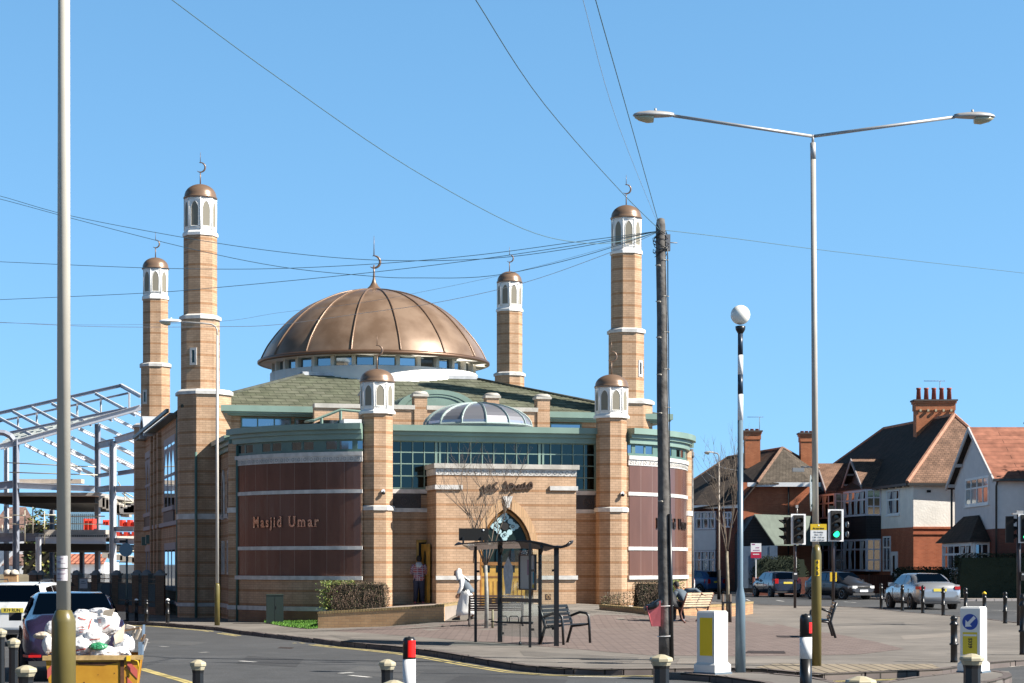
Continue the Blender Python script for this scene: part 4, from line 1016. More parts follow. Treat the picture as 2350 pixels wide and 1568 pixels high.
# round sign seen edge-on and small camera arm
mb = MB(); X = T((1858 - 1871) * sc, .02, lz(1132)) @ rotz(R(-12)); mb.X = X
ring = [(.0, .27 * math.cos(R(15 * i)), .27 * math.sin(R(15 * i)) * 1.2) for i in range(24)]
mb.extr(ring, (.012, 0, 0)); sg = mb.build('round_sign', mat('sign_back', (0.45, 0.5, 0.5), .4, metal=.3), lp)
mb = MB(); mb.X = X; 
for z in (-.22, .22): mb.box(.01, .10, -.03, .03, z - .02, z + .02)
mb.build('sign_bracket', mat('teal_bracket', (.05, .12, .11), .5), sg)
mb = MB(); mb.tube((-.05, 0, lz(1072)), (-.27, 0, lz(1072)), .014); mb.box(-.42, -.22, -.05, .05, lz(1083), lz(1074)); mb.build('detector', mat('detector_grey', (.25, .26, .27), .5), lp)
# belisha beacon
g = ground(1851, 1681, lambda a, b: 0); d = g.y; sc = d / F
bc = thing('belisha_beacon', 'white globe beacon on a banded black and white pole, blue grey below', 'beacon', tuple(g))
BLUEG = mat('blue_grey_paint', (0.12, 0.175, 0.22), .35, var=.1, vscale=2)
mb = MB(); mb.lathe([(.088, 0), (.080, lz(1420) if 0 else 1.15), (.082, 1.22), (.070, 1.30), (.046, 1.42), (.046, CAMZ + (1294 - 965) * sc)], 24); mb.build('pole', BLUEG, bc)
zb = [CAMZ + (1294 - y) * sc for y in (965, 905, 860, 815, 766)]
for i in range(4): mb = MB(); mb.tube((.01 * 0, 0, zb[i]), (0, 0, zb[i + 1]), .0462 - .001 * i, .0455 - .001 * i, 20); mb.build('band', WHITEP if i % 2 == 0 else mat('navy_band', (.02, .035, .06), .35), bc)
mb = MB(); z = zb[-1]; mb.lathe([(.04, z), (.06, z + .03), (.08, z + .07), (.085, z + .12), (.05, z + .13)], 20); mb.build('collar', BLACK, bc)
mb = MB(); r = .162; zc = CAMZ + (1294 - 723) * sc
mb.lathe([(max(.002, r * math.sin(R(a))), zc - r * math.cos(R(a))) for a in range(0, 181, 10)], 28); mb.build('globe', mat('opal_globe', (0.90, 0.87, 0.79), .25), bc)
# keep-left boxes
def keepbox(g, rz, wl, wr, h, label, sign):
    t = thing('island_box', label, 'bollard', tuple(g), rz)
    CRM = mat('box_cream', (0.66, 0.64, 0.55), .45, var=.03); WB = mat('box_white', (0.80, 0.79, 0.75), .45)
    def pl(e, k=1.0): return [(-wr / 2 - e, -wl / 2 - e), (wr / 2 + e, -wl / 2 - e), (wr / 2 + e, wl / 2 + e), (-wr / 2 - e, wl / 2 + e)]
    mb = MB(); mb.prism(pl(.035), .0, .15); mb.prism(pl(.035), .15, .19, top=pl(0)); mb.prism(pl(0), .19, h - .02); mb.prism(pl(0), h - .02, h + .01, top=pl(-.02)); mb.build('housing', WB, t)
    mb = MB(); mb.prism(pl(.05), -.02, .03); mb.build('base_plate', mat('base_blue', (.12, .16, .2), .5), t)
    return t
g = PW(1781, 1681, 32.6); g.z = 0
kb = keepbox(g, R(47), .36, .36, 1.02, 'white island box with a plain yellow side panel, between bollard and beacon', 0)
mb = MB(); mb.box(-.182, -.180, -.14, .12, .30, .92)
mb.build('yellow_panel', mat('yellow_reflective', (1.0, 0.66, 0.01), .4), kb)
mb = MB(); mb.box(-.185, -.1805, -.155, -.141, .29, .93); mb.build('panel_edge', mat('box_cream', (0.66, 0.64, 0.55), .45), kb)
g = PW(2434, 1680, 33.0); g.z = 0
kb = keepbox(g, R(-32), .34, .34, 1.08, 'white island box showing a blue keep left arrow, far right', 1)
# faces: -y face is the sign face, -x face the side panel
mb = MB(); mb.box(-.173, -.171, -.13, .13, .16 + .05, 1.00); mb.build('yellow_panel', mat('amber_reflective', (0.70, 0.42, 0.005), .4), kb)
mb = MB(); mb.box(-.125, .12, -.1735, -.171, .30, .67); yp = mb.build('yellow_panel', mat('bright_yellow_reflective', (0.75, 0.58, 0.03), .4), kb)
mb = MB(); mb.box(-.115, .11, -.175, -.174, .605, .635); mb.build('white_strip', WHITEP, yp)
mb = MB(); mb.X = T(0, -.172, .84) @ Matrix.Rotation(R(90), 4, 'X'); mb.lathe([(.140, 0), (.140, .002)], 32); ds = mb.build('sign_disc', WHITEP, kb)
mb = MB(); mb.X = T(0, -.174, .84) @ Matrix.Rotation(R(90), 4, 'X'); mb.lathe([(.132, 0), (.132, .002)], 32); mb.build('sign_blue', mat('sign_blue', (0.015, 0.06, 0.36), .35), ds)
mb = MB(); X = T(0, -.179, .84) @ Matrix.Rotation(R(45), 4, 'Y'); mb.X = X
# arrow points down-left: draw pointing -x then rotate
A_ = [(-.115, 0), (-.03, .075), (-.03, .026), (.115, .026), (.115, -.026), (-.03, -.026), (-.03, -.075)]
mb.X = T(0, -.179, .84) @ Matrix.Rotation(R(-45), 4, 'Y'); mb.extr([(x, 0, z) for x, z in A_], (0, .002, 0)); mb.build('arrow', WHITEP, ds)
text('panel_code', 'S339', .085, INK, yp, face_mat(Vector((0, -.175, .49)), 0, -1, roll=R(-90)), .001, bold=.003)
# octagonal gold-capped bollards, near side of the road
GOLD = mat('cream_gold_cap', (0.43, 0.385, 0.27), .45, var=.06)
def capbollard(x, ytop, d, wpx, label):
    g = PS(x, ytop, d); h = g.z; r = wpx * d / 4978 / 2
    t = thing('capped_bollard', label, 'bollard', (g.x, d, 0), R(8), 'black bollards with cream caps')
    mb = MB(); ph = R(22.5)
    mb.lathe([(r * .74, 0), (r * .72, h - .13), (r * .80, h - .095)], 8, smooth=False, ph=ph); mb.build('post', BLACK, t)
    mb = MB(); mb.lathe([(r * .80, h - .10), (r * .90, h - .078), (r * .92, h - .066), (r * 1.05, h - .062), (r * 1.06, h - .040), (r * .98, h - .028), (r * .35, h - .004), (.002, h)], 8, smooth=False, ph=ph); mb.build('cap', GOLD, t)
for a in [(34, 1595, 21, 33, 'black bollard with a cream cap, behind the other one near the skip'), (65, 1663, 17.5, 53, 'black bollard with a cream cap, lowest in the left corner by the skip'), (0, 1571, 23, 34, 'black bollard with a cream cap cut by the left picture edge'),
          (495, 1649, 19, 41, 'black bollard with a cream cap standing alone before the asphalt road'), (968, 1648, 19, 43, 'black bollard with a cream cap beside the white banded post'),
          (985, 1700, 15, 62, 'cream bollard cap just peeping over the bottom edge below the reflector post'), (1653, 1636, 17.6, 56, 'black bollard with a cream cap in front of the wooden pole'),
          (2430, 1634, 17.4, 58, 'black bollard with a cream cap in front of the keep left box'), (2152, 1690, 14.2, 74, 'cream bollard cap at the bottom edge below the tactile paving')]:
    capbollard(*a)
# banded reflector posts
REFL = mat('red_reflector', (0.85, 0.012, 0.008), .35)
def reflpost(x, ytop, d, wpx, bands, label, ra, yr):
    g = PS(x, ytop, d); h = g.z; r = wpx * d / 4978 / 2
    t = thing('reflector_post', label, 'bollard', (g.x, d, 0), 0, 'banded reflector posts')
    zb = CAMZ + (1409.7 - bands[0]) * d / 4978; zc = CAMZ + (1409.7 - bands[1]) * d / 4978
    mb = MB(); mb.lathe([(r, zb), (r, h - r * .9), (r * .94, h - r * .5), (r * .7, h - r * .15), (r * .3, h - .01), (.002, h)], 24); mb.lathe([(r, 0), (r, zc)], 24); mb.build('post', BLACK, t)
    mb = MB(); mb.lathe([(r * 1.02, zc), (r * 1.02, zb)], 24); mb.build('white_band', WHITEP, t)
    mb = MB(); curved_patch(mb, r * 1.03, ra[0], ra[1], CAMZ + (1409.7 - yr[1]) * d / 4978, CAMZ + (1409.7 - yr[0]) * d / 4978); mb.build('reflector', REFL, t)
reflpost(1023, 1591, 22, 32, (1648, 1780), 'white banded black post with a wide red reflector, centre foreground', (-98, -15), (1601, 1643))
reflpost(2014.5, 1534, 25, 30, (1593, 1647), 'black and white banded post with a small red reflector, by the tall lamp', (-65, -5), (1556, 1583))
# slim black bollards
def slim(x, yt, yf, label, grp, white=False, m=BLACK, fn=plaza_z):
    g = ground(x, yf, fn); h = (yf - yt) * g.y / 4978; r = .062
    t = thing('slim_bollard', label, 'bollard', tuple(g), 0, grp)
    mb = MB(); mb.lathe([(r * 1.1, 0), (r, .05), (r, h * .36), (r * 1.35, h * .37), (r * 1.35, h * .40), (r, h * .41), (r, h * .78), (r * 1.3, h * .79), (r * 1.3, h * .82), (r * .95, h * .84), (r * .95, h * .9), (r * 1.15, h * .92), (r * .9, h * .97), (r * .3, h - .01), (.002, h)], 14); mb.build('post', m, t)
    if white: mb = MB(); mb.lathe([(r * 1.2, h * .925), (r * .95, h * .975), (r * .33, h + .005), (.002, h + .012)], 14); mb.build('white_top', white, t)
RB = 'black bollards along the right pavement edge'
for x, yt, yf, lb in [(2203, 1458, 1522, 'leftmost slim black bollard by the front wheel of the silver car'), (2256, 1461, 1527, 'slim black bollard before the rear door of the silver car'), (2307, 1463, 1533, 'slim black bollard before the left tail lamp of the silver car'),
                      (2358, 1468, 1539, 'slim black bollard before the number plate of the silver car'), (2414, 1469, 1546, 'slim black bollard just right of the silver car'), (2513, 1479, 1559, 'slim black bollard on the pavement right of the arrow box'),
                      (2385, 1538, 1656, 'slim black bollard touching the left side of the arrow box'), (2557, 1484, 1637, 'tall black bollard cut by the right picture edge')]: slim(x, yt, yf, lb, RB)
slim(2461, 1480, 1552, 'slim black bollard with a yellow top above the arrow box', RB, SIGNY)
LB = 'black bollards on the pavement left of the mosque'
for x, yt, yf, lb, wt in [(277, 1497, 1552, 'plain black bollard farthest left, half hidden above the white rubbish bags', 0), (317, 1497, 1553, 'plain black bollard in shade below the round blue sign', 0), (341, 1497, 1552.5, 'black bollard with a pale top in shade, third from the left', WHITEP), (366, 1498, 1556, 'plain black bollard next to the white topped one in sunlight', 0), (419, 1497, 1557, 'black bollard with a white top in front of the minaret foot', WHITEP)]: slim(x, yt, yf, lb, LB, wt, fn=base_z)
# ------------------------------------------------------------------ wooden telegraph pole
WPOLE = mat('weathered_pole', (0.075, 0.068, 0.062), .9, vscale=6, bump=.6, bscale=14, col2=(0.16, 0.15, 0.14))
g = ground(1664, 1650, base_z); d = g.y; sc = d / F
tp = thing('telegraph_pole', 'weathered wooden telegraph pole with cables fanning out from its top', 'utility pole', tuple(g))
ht = CAMZ + (1294 - 503) * sc; lx = -(1528 - 1517) * sc
mb = MB(); N = 14
rings = []
for i in range(N + 1):
    t = i / N; rr = .130 - .04 * t; zc = ht * t * .985
    rings.append([(lx * t + rr * math.cos(R(18 * j)) + .006 * math.sin(i * 1.3), rr * math.sin(R(18 * j)), zc) for j in range(20)])
rings.append([(lx + .07 * math.cos(R(18 * j)), .07 * math.sin(R(18 * j)), ht) for j in range(20)]); rings.append([(lx + .02 * math.cos(R(18 * j)), .02 * math.sin(R(18 * j)), ht + .02) for j in range(20)])
mb.loft(rings); mb.build('pole', WPOLE, tp)
def onp(y): z = CAMZ + (1294 - y) * sc - g.z; return z, lx * z / ht
mb = MB()
for y in (610, 693, 775, 860, 948, 1150): z, x = onp(y); mb.tube((x - .11, -.05, z), (x - .03, -.12, z - .01), .012); mb.tube((x + .02, -.1, z + .1), (x + .13, -.02, z + .1), .009)
mb.build('step_iron', mat('step_iron', (.45, .42, .36), .5), tp)
mb = MB(); z, x = onp(560); mb.box(x + .085, x + .17, -.06, .06, z - .13, z + .17); mb.tube((x + .1, -.05, z + .02), (x + .3, -.05, z + .01), .01); mb.build('junction_box', mat('box_grey', (.20, .20, .21), .5), tp)
mb = MB()
for k in range(7):
    pts = []; z, x = onp(540 + k * 7); r = .12 + .02 * (k % 3)
    for j in range(9): a = R(45 * j + 30 * k); pts.append((x + r * math.cos(a), r * math.sin(a), z + .07 * math.sin(a * 1.5 + k)))
    mb.path(pts, .007, 5)
zt_, xt_ = onp(545); zb_, xb_ = onp(1500)
mb.path([(xt_ + .11, -.04, zt_)] + [(onp(y)[1] + .115 + .0004 * (y % 90 - 45) * .3, -.07, onp(y)[0]) for y in range(600, 1500, 60)] + [(xb_ + .13, -.07, 0.05)], .011, 6)
mb.path([(onp(1180)[1] + .10, -.095, onp(1180)[0]), (xb_ + .115, -.10, 0)], .035, 8)
mb.build('cable', BLACK, tp)
mb = MB()
for y in (1391, 1460): z, x = onp(y); mb.path([(x + .15 * math.cos(R(30 * j)), .15 * math.sin(R(30 * j)), z + .008 * math.cos(R(30 * j))) for j in range(12)], .008, 4, closed=True)
mb.build('strap', WHITEP, tp)
top = Vector((g.x + lx, d, CAMZ + (1294 - 530) * sc))
WIRE = mat('wire_dark', (0.08, 0.15, 0.18), .6); WIREL = mat('wire_pale', (0.30, 0.33, 0.36), .5)
def wire(pts, dend, lab, m=WIRE, r=.0065, dstart=None):
    # pts run from the far or near end to the pole top
    n = len(pts); L = []
    cum = [0]
    for a, b in zip(pts, pts[1:]): cum.append(cum[-1] + math.hypot(b[0] - a[0], b[1] - a[1]))
    P3 = []
    for c, (x, y) in zip(cum, pts):
        t = c / cum[-1]; dd = 1 / ((1 - t) / dend + t / d); P3.append(P(x, y, dd))
    P3[-1] = top
    out = []
    for i in range(len(P3) - 1):
        p0, p1, p2, p3 = P3[max(i - 1, 0)], P3[i], P3[i + 1], P3[min(i + 2, len(P3) - 1)]
        for j in range(6):
            t = j / 6; out.append(0.5 * ((2 * p1) + (p2 - p0) * t + (2 * p0 - 5 * p1 + 4 * p2 - p3) * t * t + (3 * p1 - p0 - 3 * p2 + p3) * t ** 3))
    out.append(P3[-1]); mb = MB(); rr = [r * (.55 + .45 * p.y / d) for p in out]; mb.path(out, rr, 5)
    mb.build('overhead_cable', m, None, lab, 'cable', 'overhead cables meeting at the wooden pole')
wire([(340, -45), (395, 0), (640, 180), (940, 385), (1200, 525), (1340, 558), (1430, 553), (1507, 532)], 20, 'steepest long cable sweeping down from the top left edge, over the dome')
wire([(1060, -50), (1092, 0), (1250, 240), (1430, 445), (1507, 520)], 16, 'cable dropping steeply past the right minaret finial from the top edge')
wire([(1357, -50), (1367, 0), (1445, 275), (1507, 505)], 16, 'rightmost and darker of two cables dropping nearly upright to the pole top')
wire([(1328, -40), (1338, 0), (1420, 290), (1505, 505)], 14, 'thin pale cable just left of the darker upright one', WIREL, .003)
wire([(-60, 440), (0, 450), (160, 495), (420, 545), (640, 578), (860, 597), (1100, 595), (1300, 572), (1507, 530)], 60, 'cable crossing the crescent of the big dome')
wire([(-60, 447), (0, 457), (160, 500), (420, 567), (640, 612), (850, 634), (960, 638), (1130, 633), (1330, 590), (1507, 533)], 60, 'lowest sagging dark cable, dipping just above the dome top')
wire([(-60, 599), (0, 601), (250, 612), (420, 617), (620, 617), (860, 606), (1100, 585), (1340, 553), (1507, 529)], 60, 'nearly level cable behind both left minarets, rising to the pole')
wire([(-60, 690), (0, 688), (330, 673), (500, 660), (810, 630), (1080, 598), (1340, 560), (1507, 531)], 60, 'cable starting low at the left edge, crossing the dome finial stem')
wire([(-60, 742), (0, 741), (230, 746), (500, 738), (640, 718), (860, 690), (1150, 632), (1380, 572), (1507, 533)], 60, 'faint pale cable crossing the upper face of the dome', WIREL, .003)
wire([(-60, 739), (0, 740), (230, 750), (500, 750), (640, 745), (840, 718), (1000, 695), (1200, 650), (1400, 580), (1507, 534)], 60, 'pale cable shining across the middle of the dome', mat('wire_bright', (.6, .55, .5), .3, metal=.5), .005)
wire([(2420, 637), (2350, 627), (2100, 599), (1870, 572), (1690, 548), (1530, 529), (1512, 528)], 70, 'cable running from the pole top out to the right edge')
# litter bin on the pole
g2 = PS(1637, 1566, d - .16)
bn = thing('litter_bin', 'faded red litter bin lined with a black bag, strapped to the wooden pole', 'bin', (g2.x, d - .12, g2.z))
mb = MB(); h = 64 * d / 4978
mb.loft([[(-.05 + .0, -.08, 0), (.105, -.08, 0), (.105, .10, 0), (-.05, .10, 0)], [(-.15, -.16, h * .78), (.105, -.16, h), (.105, .12, h), (-.15, .12, h * .78)]], smooth=False); mb.path([(-.06, -.085, 0), (-.155, -.165, h * .78)], .012, 5)
mb.build('bin_body', mat('faded_red_plastic', (0.52, 0.12, 0.14), .5, var=.1, vscale=6), bn)
mb = MB(); rings = []
for k, (s_, zz) in enumerate([(1.05, .70), (1.16, .80), (1.12, .90), (.85, .93), (.4, .9)]):
    rings.append([(-.03 + .15 * s_ * math.cos(R(24 * j)) * (1 + .06 * math.sin(j * 2.7 + k)), -.02 + .16 * s_ * math.sin(R(24 * j)) * (1 + .06 * math.cos(j * 3.1)), h * (zz + .12 * math.cos(R(24 * j)) + .02 * math.sin(j * 5))) for j in range(15)])
mb.loft(rings, smooth=False); mb.build('bin_bag', mat('black_bag', (.012, .012, .014), .3), bn, rc=True)
# ------------------------------------------------------------------ traffic signals
GREENL = mat('green_signal_light', (0.02, .5, .25), .3, emit=(0.02, 0.75, 0.30), es=1.3)
SILV = mat('silver_board', (.42, .44, .46), .4)
def sighead(t, x, y, z0, z1, rz, lit=True, name='signal_head', backboard=True):
    h = z1 - z0; w_ = h * .50; X = T(x, y, z0) @ rotz(rz)
    mb = MB(); mb.X = X; mb.box(-w_ * .32, w_ * .32, -.10, .12, h * .04, h * .96); hd = mb.build(name, BLACKM, t)
    if backboard:
        mb = MB(); mb.X = X
        b = .05 * h
        for bx in ((-w_ / 2, -w_ / 2 + b, 0, h), (w_ / 2 - b, w_ / 2, 0, h)): mb.box(bx[0], bx[1], -.03, -.015, bx[2], bx[3])
        mb.box(-w_ / 2 + b, w_ / 2 - b, -.03, -.015, 0, b); mb.box(-w_ / 2 + b, w_ / 2 - b, -.03, -.015, h - b, h); mb.build('white_border', WHITEP, hd)
        mb = MB(); mb.X = X; mb.box(-w_ / 2 + b, w_ / 2 - b, -.028, -.012, b, h - b); mb.build('backing_board', SILV, hd)
    for i in range(3):
        zc = h * (.23 + .27 * i); r = h * .115
        mb = MB(); mb.X = X @ T(0, -.10, zc) @ Matrix.Rotation(R(90), 4, 'X'); mb.lathe([(r * .9, -.004), (r * .88, .006), (r * .5, .012), (.002, .014)], 18)
        L = mb.build('lens', GREENL if (lit and i == 0) else mat('dark_lens', (.02, .018, .016), .2), hd)
        mb = MB(); mb.X = X @ T(0, -.10, zc); v = []
        for j in range(13):
            a = R(-20 + 220 * j / 12); dp = .04 + .24 * max(0, math.sin(a)) ** .7 * (h / 1.2)
            v += [(r * math.cos(a), 0, r * math.sin(a)), (r * 1.03 * math.cos(a), -dp, r * 1.0 * math.sin(a) - .02)]
        mb.add(v, [(2 * j, 2 * j + 1, 2 * j + 3, 2 * j + 2) for j in range(12)], 0, True); mb.build('hood', BLACKM, hd)
    return hd
def sig(x, yf, d, xh, y0, y1, rz, label, lit, second=None, dxh=0):
    g = PS(x, yf, d); z_ = plaza_z(g.x, d); t = thing('traffic_signal', label, 'traffic light', (g.x, d, z_))
    f = lambda y: CAMZ + (1409.7 - y) * d / 4978 - z_
    mb = MB(); mb.tube((0, 0, 0), (0, 0, f(y0)), .057, .057, 14); mb.build('pole', mat('signal_pole', (.03, .022, .025), .35), t)
    sighead(t, (xh - x) * d / 4978, -.16, f(y1), f(y0), rz, lit); return t, f
t, f = sig(1987.5, 1517, 81, 1994, 1285.5, 1362, R(10), 'traffic light with no green showing, left of the tall lamp post', False)
sighead(t, (1970 - 1987.5) * 81 / 4978, .12, f(1364), f(1290), R(-80), False, backboard=False)
mb = MB(); mb.box(-.10, .10, -.12, .0, f(1450), f(1430)); mb.build('push_button_box', mat('button_box', (.02, .02, .025), .5), t); mb = MB(); mb.box(-.05, .06, -.125, -.121, f(1437), f(1433)); mb.build('button_label', WHITEP, t)
mb = MB(); mb.tube((.09, 0, f(1286)), (.09, 0, f(1270)), .02); mb.box(.03, .13, -.05, .05, f(1270), f(1263)); mb.build('detector', GALV, t)
mb = MB(); mb.box(.045, .06, -.062, -.04, f(1420), f(1393)); mb.build('sticker', WHITEP, t)
t, f = sig(2083, 1518, 80, 2087.5, 1274, 1354, R(8), 'traffic light shining green, just right of the tall lamp post', True)
mb = MB(); mb.box((2072 - 2083) * .0161, (2086 - 2083) * .0161, -.1, .0, f(1275), f(1265)); mb.build('detector', BLACKM, t)
mb = MB()
for z in (1312, 1336): mb.X = T((2115 - 2083) * .0161, 0, f(z)) @ Matrix.Rotation(R(90), 4, 'Y'); mb.lathe([(.10, 0), (.13, .06), (.12, .1), (.01, .12)], 12)
mb.build('side_lamp', mat('side_lamp_grey', (.08, .08, .085), .3), t); mb = MB(); mb.box(.18, .42, -.02, .1, f(1350), f(1295)); mb.build('side_head', BLACKM, t)
mb = MB(); mb.box(-.13, -.06, -.1, .05, f(1454), f(1431)); mb.box(.075, .13, -.1, .05, f(1454), f(1431)); mb.build('yellow_button_box', SIGNY, t)
t, f = sig(2547, 1560, 58, 2560, 1285, 1358, R(0), 'traffic light with a bright green lamp cut by the right edge', True)
sighead(t, (2527 - 2547) * 58 / 4978, .10, f(1360), f(1288), R(80), False, backboard=False)
mb = MB(); mb.box(-.2, .1, -.1, .1, f(1287), f(1283)); mb.box(-.08, .12, -.08, .02, f(1283), f(1277)); mb.build('detector', GALV, t)
mb = MB(); mb.box(.03, .18, -.12, .0, f(1452), f(1430)); mb.build('push_button_box', BLACKM, t); mb = MB(); mb.box(.06, .16, -.125, -.121, f(1438), f(1434)); mb.build('button_label', SILV, t)
# round sign on post at the left
g = ground(317, 1552, base_z); dd = g.y
sg = thing('road_sign', 'round blue grey sign back on a dark post before the building site', 'sign', tuple(g))
f = lambda y: CAMZ + (1409.7 - y) * dd / 4978 - g.z
mb = MB(); mb.tube((0, 0, 0), (0, 0, f(1348)), .035); mb.build('pole', mat('teal_dark', (.03, .06, .07), .5), sg)
mb = MB(); mb.X = T(-.02, -.04, f(1375)) @ Matrix.Rotation(R(90), 4, 'X'); mb.lathe([(.235, 0), (.235, .012)], 28); mb.build('sign_disc', mat('sign_back_blue', (.09, .16, .22), .5), sg)
mb = MB(); mb.box(-.25, .02, -.03, .0, f(1357), f(1351)); mb.build('bracket', BLACKM, sg)
# ------------------------------------------------------------------ bus shelter
cx_, cy_ = 0.2, 44.3
bs = thing('bus_shelter', 'glass bus shelter with black posts and a curved roof in front of the entrance', 'bus shelter', (cx_, cy_, 0.0))
def L3(x, y, d): p = PS(x, y, d); return Vector((p.x - cx_, p.y - cy_, p.z))
posts = {'a': (1189, 1605, .032), 'b': (1250, 1606, .055), 'c': (1325, 1619, .030), 'd': (1350, 1612, .040), 'e': (1391, 1616, .055)}
PP = {}
for k, (x, y, r) in posts.items():
    dd = 1.8 * 4978 / (y - 1409.7); X_ = (x - 1280) * dd / 4978; PP[k] = (X_ - cx_, dd - cy_)
    yt = {'a': 1366, 'b': 1362, 'c': 1358, 'd': 1372, 'e': 1370}[k]
    h = CAMZ + (1409.7 - yt) * dd / 4978
    mb = MB(); mb.box(PP[k][0] - r, PP[k][0] + r, PP[k][1] - r, PP[k][1] + r, 0, h); mb.build('post', BLACK, bs)
CG = clear_glass('shelter_glass', dirt=.015, refl=.06)
def pane(k1, k2, z0, z1, nm='glass_panel'):
    a, b = Vector(PP[k1]), Vector(PP[k2]); dv = (b - a).normalized() * .07
    mb = MB(); mb.obox(tuple(a + dv), tuple(b - dv), .012, z0, z1); return mb.build(nm, CG, bs)
gp = pane('b', 'd', .15, .93); pane('b', 'd', 1.02, 2.1); pane('d', 'e', .2, 2.0); pane('a', 'b', .2, 2.0) if 0 else None

mb = MB(); a, b = PP['b'], PP['d']; mb.obox(a, b, .05, .93, 1.02); mb.build('mid_rail', BLACK, bs)
# white smear panel and timetable case
a, b = Vector(PP['b']), Vector(PP['d']); u = (b - a).normalized()
mb = MB(); p0 = a + u * .10; p1 = a + u * .55; n = Vector((u.y, -u.x)) 
sm_ = []
for i in range(20): q_ = i / 20 * 2 * math.pi; c_ = a + u * (.36 + .19 * math.cos(q_) * (1 + .15 * math.sin(3 * q_))) - n * -.012; sm_.append((c_.x, c_.y, 1.5 + .42 * math.sin(q_) * (1 + .1 * math.sin(5 * q_))))
mb.extr(sm_, (n.x * .002, n.y * .002, 0)); mb.build('whitewash_smear', mat('whitewash', (.42, .45, .48), .9, vscale=12, col2=(.58, .6, .62)), bs)
zt0, zt1 = CAMZ + (1409.7 - 1476) * 44.4 / 4978, CAMZ + (1409.7 - 1386) * 44.4 / 4978
mb = MB(); p0 = a + u * .84; p1 = a + u * 1.50
for (q0, q1, z0, z1) in ((p0, p0 + u * .03, zt0, zt1), (p1 - u * .03, p1, zt0, zt1), (p0 + u * .03, p1 - u * .03, zt0, zt0 + .03), (p0 + u * .03, p1 - u * .03, zt1 - .03, zt1)): mb.obox(tuple(q0 + n * .03), tuple(q1 + n * .03), .05, z0, z1)
tc_ = mb.build('timetable_case', BLACK, bs)
mb = MB(); mb.obox(tuple(p0 + u * .03 + n * .02), tuple(p1 - u * .03 + n * .02), .02, zt0 + .03, zt1 - .03); mb.build('poster', mat('timetable_paper', (.38, .38, .36), .5), tc_)
cols = [(.2, .06, .10), (.03, .20, .25), (.45, .38, .05)]
for i, (u0, u1, w0, w1, c_) in enumerate(((1.16, 1.30, .42, .85, (.25, .15, .2)), (1.38, 1.47, .2, .5, (.03, .22, .28)), (1.36, 1.47, .06, .16, (.45, .35, .04)), (1.38, 1.46, .55, .8, (.32, .34, .36)))):
    mb = MB(); mb.obox(tuple(a + u * u0 + n * .032), tuple(a + u * u1 + n * .032), .003, zt0 + (zt1 - zt0) * w0, zt0 + (zt1 - zt0) * w1); mb.build('notice', mat('notice%d' % i, c_, .6), tc_)
mb = MB(); mb.obox(tuple(a + u * .90 + n * .02), tuple(a + u * .98 + n * .02), .004, 1.33, 1.62); rn = mb.build('paper_notice', WHITEP, bs)
mb = MB(); mb.obox(tuple(a + u * .90 + n * .024), tuple(a + u * .98 + n * .024), .002, 1.58, 1.62); mb.obox(tuple(a + u * .90 + n * .024), tuple(a + u * .98 + n * .024), .002, 1.33, 1.36)
mb.build('red_edge', mat('notice_red', (.5, .03, .05), .6), rn)
# roof: curved sheet with thickness
prof_ = [(1137, 1361.5, 45.2), (1160, 1358, 45.0), (1200, 1354.5, 44.6), (1245, 1352.5, 44.2), (1290, 1350, 43.8), (1325, 1351.5, 43.6), (1355, 1357, 43.4), (1385, 1365, 43.2), (1402, 1366.5, 43.1), (1415, 1362, 43.0), (1425, 1354, 43.0)]
near = [L3(x, y, d_) for x, y, d_ in prof_]
dv = Vector((.12, 1.9, 0)); far_ = [p + dv + Vector((0, 0, -.13 if 0 < i < 7 else .03)) for i, p in enumerate(near)]
near = [p + Vector((0, 0, 0)) for p in near]
mb = MB(); M_ = 5
rows = []
for k in range(M_ + 1):
    t = k / M_; rows.append([near[i].lerp(far_[i], t) + Vector((0, 0, .05 * math.sin(math.pi * t) * (1 if i < 6 else 0))) for i in range(len(near))])
n_ = len(near)
th = Vector((0, 0, -.045))
v = [p for r_ in rows for p in r_] + [p + (th * (1 if 4 <= i else .6)) for r_ in rows for i, p in enumerate(r_)]
o_ = n_ * (M_ + 1); fs = []
for k in range(M_):
    for i in range(n_ - 1):
        q0 = k * n_ + i; fs += [(q0, q0 + 1, q0 + n_ + 1, q0 + n_), (o_ + q0, o_ + q0 + n_, o_ + q0 + n_ + 1, o_ + q0 + 1)]
for i in range(n_ - 1): fs += [(i, o_ + i, o_ + i + 1, i + 1), (M_ * n_ + i, M_ * n_ + i + 1, o_ + M_ * n_ + i + 1, o_ + M_ * n_ + i)]
for k in range(M_): fs += [(k * n_, (k + 1) * n_, o_ + (k + 1) * n_, o_ + k * n_), (k * n_ + n_ - 1, o_ + k * n_ + n_ - 1, o_ + (k + 1) * n_ + n_ - 1, (k + 1) * n_ + n_ - 1)]
mb.add(v, fs, 0, False)
for fi, f_ in enumerate(mb.f):
    if all((q_ % n_) >= 4 for q_ in f_) or (fi < 2 * M_ * (n_ - 1) and max(f_) < o_): mb.m[fi] = 1
rf = mb.build('curved_roof', [mat('smoked_roof', (.30, .27, .23), .12, spec=.8, vscale=2, col2=(.18, .16, .14)), mat('roof_navy', (.012, .016, .025), .55, spec=.25)], bs, rc=True)
mb = MB(); mb.path([p + Vector((0, -.012, -.02)) for p in near[4:]], .028, 6); mb.path([p + Vector((0, -.012, -.015)) for p in near[:5]], .014, 6); mb.path([near[-1], far_[-1]], .018, 6); mb.build('roof_edge', BLACK, rf)
mb = MB()
for k in ('b', 'd'): 
    q_ = PP[k]; mb.path([(q_[0], q_[1], 2.0), (q_[0] + .05, q_[1] - .2, 2.12), (q_[0] + .02, q_[1] - .9, 2.18)], .035, 6)
mb.build('roof_bracket', BLACK, bs)
